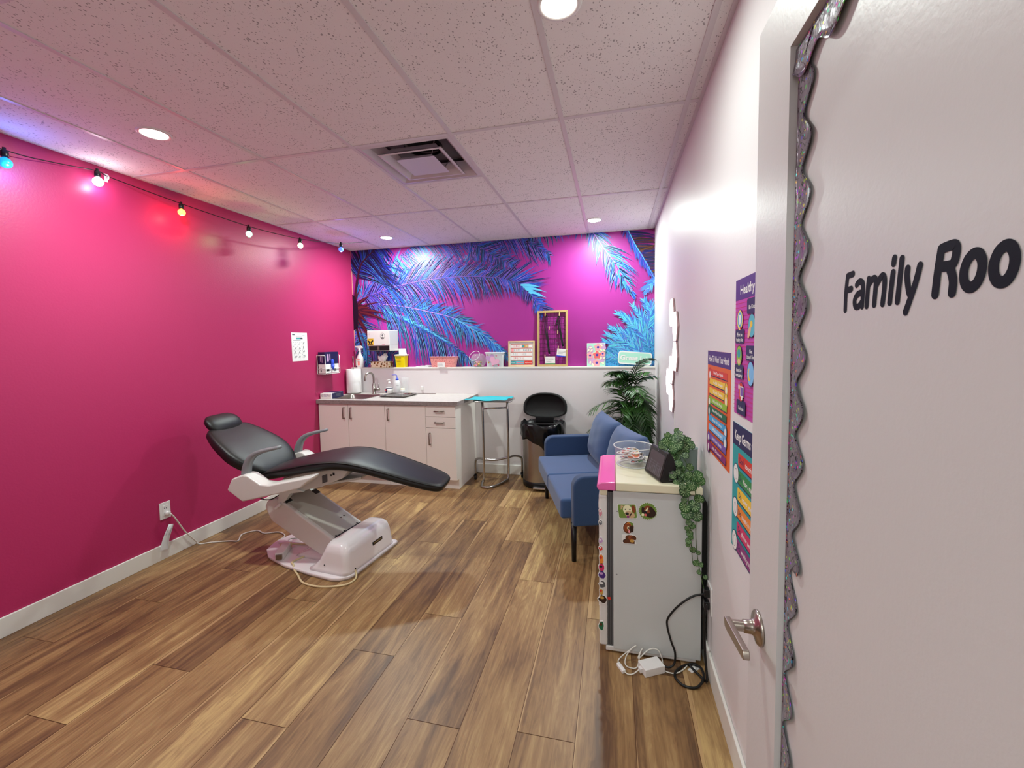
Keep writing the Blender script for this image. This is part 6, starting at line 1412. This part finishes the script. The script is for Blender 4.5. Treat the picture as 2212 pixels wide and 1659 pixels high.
# adapter and cords on the floor
root = thing('power_adapter', 'white brick power adapter on the floor in front of the fridge', 'power adapter', (3.297, 1.915, 0), R(28))
MB().span((-0.050, -0.032, 0.0), (0.050, 0.032, 0.036), 'white_plastic').build('case', root, bevel=0.003)
MB().span((-0.062, -0.010, 0.008), (-0.049, 0.010, 0.026), 'white_plastic').build('cord_relief', root)
tubeobj('adapter_cord', [(3.243, 1.888, 0.018), (3.215, 1.870, 0.006), (3.19, 1.865, 0.006), (3.172, 1.885, 0.008), (3.152, 1.925, 0.006), (3.158, 1.952, 0.008), (3.20, 1.955, 0.05), (3.232, 1.965, 0.07), (3.215, 1.955, 0.065), (3.188, 1.945, 0.03), (3.182, 1.925, 0.006), (3.20, 1.905, 0.006), (3.235, 1.915, 0.006), (3.250, 1.95, 0.05), (3.262, 1.965, 0.062), (3.250, 1.958, 0.045), (3.243, 1.945, 0.025), (3.29, 1.960, 0.065), (3.33, 1.962, 0.068), (3.348, 1.955, 0.03), (3.350, 1.935, 0.008), (3.36, 1.915, 0.006), (3.40, 1.912, 0.006), (3.44, 1.945, 0.006), (3.462, 1.978, 0.006)], 0.0026, 'white_cord', 'thin white cord looped around the white power adapter on the floor', 'cord', curve=5)
o = MB().box((0, 0, 0.008), (0.018, 0.052, 0.016), 'white_plastic').build('cord_switch', bevel=0.003); o.location = (3.163, 1.893, 0.0); o.rotation_euler = (0, 0, R(30)); tag(o, 'small white inline switch on the cord left of the power adapter', 'switch')
tubeobj('black_cord', [(3.535, 1.955, 0.372), (3.515, 1.940, 0.372), (3.47, 1.935, 0.358), (3.415, 1.935, 0.31), (3.372, 1.940, 0.245), (3.368, 1.945, 0.20), (3.385, 1.945, 0.13), (3.402, 1.945, 0.08), (3.398, 1.935, 0.035), (3.375, 1.930, 0.016), (3.345, 1.935, 0.018)], 0.0046, 'black_cord', 'black cord from the right wall outlet down the fridge side to the adapter', 'cord')
tubeobj('black_cord', [(3.532, 1.93, 0.335), (3.520, 1.925, 0.28), (3.522, 1.92, 0.15), (3.526, 1.905, 0.06), (3.525, 1.885, 0.014), (3.505, 1.915, 0.007), (3.47, 1.975, 0.007), (3.49, 1.982, 0.007), (3.515, 1.955, 0.016), (3.515, 1.895, 0.016), (3.475, 1.846, 0.007), (3.42, 1.850, 0.007), (3.395, 1.90, 0.007), (3.43, 1.955, 0.007), (3.475, 1.982, 0.007), (3.505, 1.984, 0.007)], 0.0055, 'black_cord', 'thick black cord coiled on the floor at the foot of the right wall', 'cord')
root = thing('wall_outlet', 'white wall outlet with two black plugs beside the fridge', 'outlet', (XR, 1.962, 0.345))
MB().span((-0.006, -0.040, -0.062), (0.0, 0.040, 0.062), 'white_plastic').build('cover_plate', root, bevel=0.002)
for z in (0.028, -0.028): MB().span((-0.030, -0.020, z - 0.018), (-0.006, 0.014, z + 0.018), 'black_plastic').build('plug', root, bevel=0.004)
mb = MB(); mb.span((-0.028, -0.012, 0), (0.028, 0.012, 0.003), 'white_plastic'); mb.lathe([(0.011, 0.003), (0.011, 0.008), (0.0005, 0.009)], (0, 0, 0), 'white_plastic', 16)
o = mb.build('cable_clip'); o.location = (3.487, 1.962, 0.0); o.rotation_euler = (0, 0, R(40)); tag(o, 'small white cable clip on the floor inside the black cord loop', 'clip')

# ================================================================== LIGHT PANELS
lp = thing('light_panels', 'glowing white hexagonal wall light panels on the right wall near the corner', 'light panels', (XR, 3.15, 1.4))
s_ = 0.118; hx = s_ * math.sqrt(3)
hexc = [(3.255, 1.650), (3.055, 1.530), (3.050, 1.300), (3.250, 1.180 + 0.0), (3.252, 1.415 - 0.0)]
hexc = [(3.250, 1.690), (3.250 - 0.178, 1.588), (3.250 - 0.178, 1.383), (3.250, 1.281), (3.250 - 0.178 * 0.0 + 0.178, 1.179 + 0.0)]
hexc = [(3.235, 1.690), (3.057, 1.588), (3.057, 1.383), (3.235, 1.281), (3.150, 1.090)]
hexc = [(3.235, 1.690), (3.057, 1.588), (3.057, 1.383), (3.235, 1.281), (3.413, 1.179), (3.235, 1.077)]
for y, z in hexc:
    hp = [((s_ - 0.002) * math.cos(R(60 * j)), (s_ - 0.002) * math.sin(R(60 * j))) for j in range(6)]
    mb = MB(); mb.prism(hp, (-0.002, y - 3.15, z - 1.4), (0, -1, 0), (0, 0, 1), (-1, 0, 0), 0.012, 'panel_rim'); b_ = mb.build('panel', lp, bevel=0.003)
    MB().prism([(a * 0.965, b * 0.965) for a, b in hp], (-0.014, y - 3.15, z - 1.4), (0, -1, 0), (0, 0, 1), (-1, 0, 0), 0.001, 'panel_white').build('diffuser', b_)
MB().tube([(-0.006, 3.10 - 3.15, 1.0 - 1.4), (-0.004, 3.105 - 3.15, 0.80 - 1.4), (-0.004, 3.11 - 3.15, 0.45 - 1.4)], 0.0016, 'white_cord', 6).build('wire', lp)

# ================================================================== POSTERS ON THE RIGHT WALL
def poster(y0, y1, z0, z1, m):
    fl = Flat((XR, y0, z0), (0, -1, 0), (0, 0, 1), (-1, 0, 0), eps=0.0004)
    w, h = y0 - y1, z1 - z0; fl.mb.prism([(0, 0), (w, 0), (w, h), (0, h)], (XR, y0, z0), (0, -1, 0), (0, 0, 1), (-1, 0, 0), 0.001, m); fl.base = 0.0012; return fl, w, h
fl, w, h = poster(2.066, 1.678, 1.000, 1.448, 'orange')
fl.rect(0, h - 0.062, w, h, 'purple'); fl.text('How To Wash Your Hands', w / 2, h - 0.046, 0.026, 'paper', width=w * 0.88, bold=0.02, align='C')
rows = [('Wet Your Hands', 'red', 1), ('Add Soap', 'yellow', 0), ('Scrub Palms', 'yellow', 1), ('Back of the Hands', 'lime', 0), ('Base of the Thumbs', 'greend', 1), ('Backs of Fingers', 'skyb', 0), ('Rinse', 'bluel', 1), ('Dry Your Hands', 'violet', 0), ('All Done!', 'plum', 1)]
for i, (t, c, s) in enumerate(rows):
    z = h - 0.092 - i * 0.0405
    fl.rect(0.045, z - 0.018, w - 0.045, z + 0.010, 'navyp'); fl.rect(0.045, z - 0.014, w - 0.045, z + 0.013, c); fl.text(t, w / 2, z - 0.006, 0.012, 'paper', width=w * 0.42, bold=0.02, align='C')
    if i % 2 == 0: fl.ell(0.045 if (i // 2) % 2 == 0 else w - 0.06, z - 0.012, 0.026, 0.030, 'navyp'); fl.ell(0.047 if (i // 2) % 2 == 0 else w - 0.058, z - 0.011, 0.023, 0.027, c); fl.ell(0.047 if (i // 2) % 2 == 0 else w - 0.058, z - 0.014, 0.012, 0.017, 'paper')
    else: fl.ell(w - 0.06 if (i // 2) % 2 == 0 else 0.045, z - 0.012, 0.024, 0.030, 'navyp'); fl.ell(w - 0.058 if (i // 2) % 2 == 0 else 0.047, z - 0.011, 0.021, 0.027, c); fl.ell(w - 0.058 if (i // 2) % 2 == 0 else 0.047, z - 0.012, 0.013, 0.015, 'paper')
tag(fl.mb.build('wall_poster', fix=False), 'orange poster headed How To Wash Your Hands, leftmost on the right wall', 'poster')
fl, w, h = poster(1.628, 1.240, 1.240, 1.700, 'magenta')
fl.rect(0, h - 0.070, w, h, 'purple'); fl.text('Healthy Habits', 0.055, h - 0.052, 0.030, 'paper', width=0.285, bold=0.02)
for i in range(26): fl.rect(0, h - 0.08 - i * 0.0145, w, h - 0.0815 - i * 0.0145, 'crimson')
def badge(fl, cx_, cz, rx, rz, c, t1, t2='', up=False):
    by = cz + rz if up else cz - rz - 0.042
    fl.rect(cx_ - 0.050, by, cx_ + 0.050, by + 0.048, 'navyp', rad=0.008); fl.ell(cx_, cz, rx, rz, 'navyp'); fl.ell(cx_, cz, rx * 0.9, rz * 0.93, c)
    fl.text(t1, cx_, by + (0.024 if t2 else 0.015), 0.012, 'paper', align='C', width=0.06 if len(t1) > 4 else 0.03, bold=0.02)
    if t2: fl.text(t2, cx_, by + 0.007, 0.012, 'paper', align='C', width=0.078, bold=0.02)
badge(fl, 0.060, 0.322, 0.034, 0.036, 'butter', 'Eat a', 'Healthy Diet'); fl.ell(0.060, 0.324, 0.024, 0.025, 'skyb'); fl.ell(0.060, 0.324, 0.014, 0.017, 'paper'); fl.ell(0.07, 0.296, 0.008, 0.006, 'red')
badge(fl, 0.187, 0.300, 0.036, 0.038, 'cyanp', 'Be Kind', '', True); fl.ell(0.165, 0.28, 0.024, 0.011, 'skin', rot=0.9); fl.ell(0.185, 0.305, 0.012, 0.010, 'yellow')
badge(fl, 0.060, 0.202, 0.033, 0.036, 'lime', 'Exercise', 'regularly'); fl.ell(0.058, 0.210, 0.018, 0.015, 'tealp'); fl.ell(0.060, 0.183, 0.016, 0.009, 'skin')
badge(fl, 0.187, 0.150, 0.036, 0.040, 'bluel', 'Get', 'Enough Sleep', True); fl.ell(0.178, 0.146, 0.016, 0.020, 'yellow'); fl.ell(0.188, 0.151, 0.016, 0.018, 'bluel')
badge(fl, 0.092, 0.082, 0.026, 0.034, 'red', 'Take Breaks', ''); fl.rect(0.082, 0.066, 0.120, 0.102, 'paper'); fl.rect(0.086, 0.070, 0.116, 0.098, 'violet'); fl.rect(0.093, 0.056, 0.109, 0.066, 'paper'); fl.ell(0.070, 0.098, 0.008, 0.010, 'paper')
tag(fl.mb.build('wall_poster', fix=False), 'magenta poster headed Healthy Habits, half hidden by the open door, upper right', 'poster')
fl, w, h = poster(1.636, 1.246, 0.756, 1.206, 'tealp')
fl.rect(0, h - 0.078, w, h, 'navyp'); fl.text('Keep Germs to Yourself', 0.025, h - 0.056, 0.032, 'paper', width=0.345, bold=0.02)
for i, (a, t, c) in enumerate((("Don't", 'touch your face', 'red'), ('Do', 'Wear a mask when ill', 'greenp'), ('Do', 'cover your cough', 'yellow'), ('Do', 'sneeze in your elbow', 'orangel'), ('Do', 'throw away tissues', 'crimson'), ('Do', 'wash your hands', 'plum'))):
    z = h - 0.128 - i * 0.060
    fl.rect(0.070, z - 0.018, w - 0.02, z + 0.028, 'navyp', rad=0.008); fl.rect(0.070, z - 0.013, w - 0.02, z + 0.032, c, rad=0.008); fl.text(a, 0.085, z, 0.020, 'navyp', width=0.055 if len(a) > 2 else 0.030, bold=0.02); fl.text(t, 0.148 if len(a) > 2 else 0.125, z, 0.017, 'paper', width=0.18, bold=0.02)
    if i in (1, 3, 5): fl.ell(0.047, z + 0.012, 0.032, 0.036, 'navyp'); fl.ell(0.047, z + 0.012, 0.029, 0.033, 'paper'); fl.ell(0.047, z + 0.010, 0.014, 0.020, 'ink_grey'); fl.ell(0.047, z + 0.010, 0.012, 0.018, 'paper')
tag(fl.mb.build('wall_poster', fix=False), 'teal poster headed Keep Germs to Yourself, below the magenta one by the door', 'poster')

# ================================================================== LEFT WALL ITEMS
fl = Flat((0.0, 3.612, 1.345), (0, 1, 0), (0, 0, 1), (1, 0, 0), eps=0.0003); w, h = 0.222, 0.290
fl.mb.prism([(0, 0), (w, 0), (w, h), (0, h)], (0, 3.612, 1.345), (0, 1, 0), (0, 0, 1), (1, 0, 0), 0.001, 'paper'); fl.base = 0.0012
fl.rect(0.012, h - 0.026, 0.048, h - 0.014, 'ink_grey'); fl.lines(0.155, 0.19, h - 0.028, 1, 0.01, 0.002, 'ink_grey'); fl.lines(0.065, 0.15, h - 0.046, 1, 0.01, 0.003, 'ink_grey', 0.0); fl.rect(0.060, h - 0.066, 0.155, h - 0.056, 'tealp'); fl.rect(0.125, h - 0.066, 0.155, h - 0.056, 'ink'); fl.lines(0.022, 0.14, h - 0.080, 1, 0.01, 0.003, 'ink_grey')
rq = random.Random(4)
for i in range(4):
    for j in range(3):
        x = 0.022 + j * 0.058; z = h - 0.118 - i * 0.042
        fl.rect(x, z + 0.018, x + 0.005, z + 0.024, 'ink_grey')
        for k in range(3): fl.ell(x + 0.018 + rq.uniform(0, 0.02), z + rq.uniform(0.0, 0.02), 0.006, 0.003, 'ink_grey', 8, rq.uniform(0, 3))
        fl.rect(x, z - 0.008, x + rq.uniform(0.03, 0.046), z - 0.006, 'ink_grey')
tag(fl.mb.build('wall_notice', fix=False), 'white printed handwashing notice sheet on the pink wall', 'notice')

rk = thing('glove_box_rack', 'white wire wall rack holding glove boxes on the pink wall', 'rack', (0.0, 4.085, 1.19))
y0, y1, z0, z1, xd = -0.12, 0.125, 0.0, 0.20, 0.105
def wire(pts, par=rk): MB().tube(pts, 0.0036, 'white_plastic', 8).build('wire', par)
wire([(xd, y0, z1), (xd, y0 + 0.0, 0.012), (xd, y0 + 0.012, 0.0), (xd, y1 - 0.012, 0.0), (xd, y1, 0.012), (xd, y1, z1)])
wire([(0.004, y0, z1), (xd, y0, z1)]); wire([(0.004, y1, z1), (xd, y1, z1)])
wire([(0.004, y0, 0.055), (xd, y0, 0.055), (xd, y1, 0.055), (0.004, y1, 0.055)])
wire([(0.006, y0, z1 + 0.005), (0.006, y0, 0.0), (xd, y0, 0.0)]); wire([(0.006, y1, z1 + 0.005), (0.006, y1, 0.0), (xd, y1, 0.0)]); wire([(0.006, 0.0, 0.004), (xd, 0.0, 0.0)])
def gbox(lab, ya, yb, za, zb, xa, xb, glove):
    r = thing('glove_box', lab, 'box', (0.0, 4.085, 1.196))
    MB().span((xa, ya, za), (xb, yb, zb), 'navy').build('carton', r, bevel=0.001)
    fl = Flat((xb + 0.0003, ya, za), (0, 1, 0), (0, 0, 1), (1, 0, 0)); W_, H_ = yb - ya, zb - za
    fl.rect(0.0, 0.0, W_, H_ * 0.42, 'paper'); fl.rect(W_ * 0.1, H_ * 0.08, W_ * 0.3, H_ * 0.2, 'ink'); fl.rect(W_ * 0.6, H_ * 0.06, W_ * 0.8, H_ * 0.18, 'ink_grey'); fl.rect(W_ * 0.15, H_ * 0.55, W_ * 0.28, H_ * 0.9, 'lilac'); fl.rect(W_ * 0.34, H_ * 0.6, W_ * 0.40, H_ * 0.9, 'lilac')
    fl.mb.merge(Flat((xa, ya - 0.0003, za), (1, 0, 0), (0, 0, 1), (0, -1, 0)).rect(0.0, 0.0, xb - xa, H_ * 0.42, 'paper').rect((xb - xa) * 0.3, H_ * 0.05, (xb - xa) * 0.45, H_ * 0.25, 'ink').rect((xb - xa) * 0.3, H_ * 0.55, (xb - xa) * 0.45, H_ * 0.85, 'lilac').rect((xb - xa) * 0.55, H_ * 0.5, (xb - xa) * 0.62, H_ * 0.85, 'lilac').mb)
    fl.mb.build('printing', r, fix=False)
    if glove:
        mb = MB(); mb.ball((xb + 0.008, (ya + yb) / 2, za + H_ * 0.5), 0.030, 'blue_glove', 12, 8, (0.5, 0.75, 1.3)); mb.tube([(xb + 0.01, (ya + yb) / 2, za + H_ * 0.38), (xb + 0.016, (ya + yb) / 2 - 0.004, za + H_ * 0.22), (xb + 0.014, (ya + yb) / 2 + 0.004, za + H_ * 0.14)], [0.02, 0.014, 0.004], 'blue_glove', 10); mb.build('glove', r, label='blue glove sticking out of the box')
gbox('navy and white glove box with a blue glove poking out, in the wire rack', -0.112, 0.118, 0.003, 0.232, 0.014, 0.096, True)

root = thing('wall_outlet', 'white wall outlet with a plugged in cord low on the pink wall', 'outlet', (0.0, 2.302, 0.344))
MB().span((0, -0.037, -0.060), (0.006, 0.037, 0.060), 'white_plastic').build('cover_plate', root, bevel=0.002)
MB().span((0.006, -0.017, -0.036), (0.0085, 0.017, 0.036), 'white_plastic').build('receptacle', root, bevel=0.001)
mb = MB(); mb.span((0.0085, -0.008, 0.012), (0.009, -0.004, 0.022), 'ink'); mb.span((0.0085, 0.004, 0.012), (0.009, 0.008, 0.022), 'ink'); mb.build('slot', root)
mb = MB(); mb.lathe([(0.0005, 0.0085), (0.017, 0.0085), (0.017, 0.026), (0.013, 0.030), (0.0005, 0.030)], (0, 0.006, -0.022), 'white_plastic', 20, axis='X'); mb.build('plug', root)
mb = MB(); mb.tube([(0.028, 2.335, 0.245), (0.027, 2.330, 0.236)], 0.003, 'white_cord')
g = []
n = 8
P_ = [(0.030, 2.318, 0.238), (0.040, 2.295, 0.21), (0.035, 2.275, 0.16), (0.032, 2.262, 0.11), (0.030, 2.258, 0.075)]
C = catmull(P_, 4)
vs = []
for i, c in enumerate(C): w_ = 0.016 + 0.014 * (i / len(C)); vs += [c + Vector((-0.0, -w_, 0.006)), c + Vector((0.004, 0, 0)), c + Vector((0, w_, -0.006))]
mb = MB(); mb.add(vs, [(i * 3 + j, i * 3 + j + 1, i * 3 + j + 4, i * 3 + j + 3) for i in range(len(C) - 1) for j in (0, 1)], 'frosted', True)
vs2 = [v + Vector((0.0012, 0, 0)) for v in vs]
mb.add([vs2[i * 3] for i in range(6, 14)] + [vs2[i * 3 + 2] for i in range(6, 14)], [(i, i + 1, 9 + i, 8 + i) for i in range(7)], 'paper'); mb.add([vs2[i * 3 + 1].lerp(vs2[i * 3], 0.6) for i in range(2, 8)] + [vs2[i * 3 + 1].lerp(vs2[i * 3 + 2], 0.6) for i in range(2, 8)], [(i, i + 1, 7 + i, 6 + i) for i in range(5)], 'ink_grey')
q = mb.build('cord_tag', fix=False); q.modifiers.new('s', 'SOLIDIFY').thickness = 0.0008; tag(q, 'crinkled clear plastic tag hanging from the cord below the left outlet', 'tag')
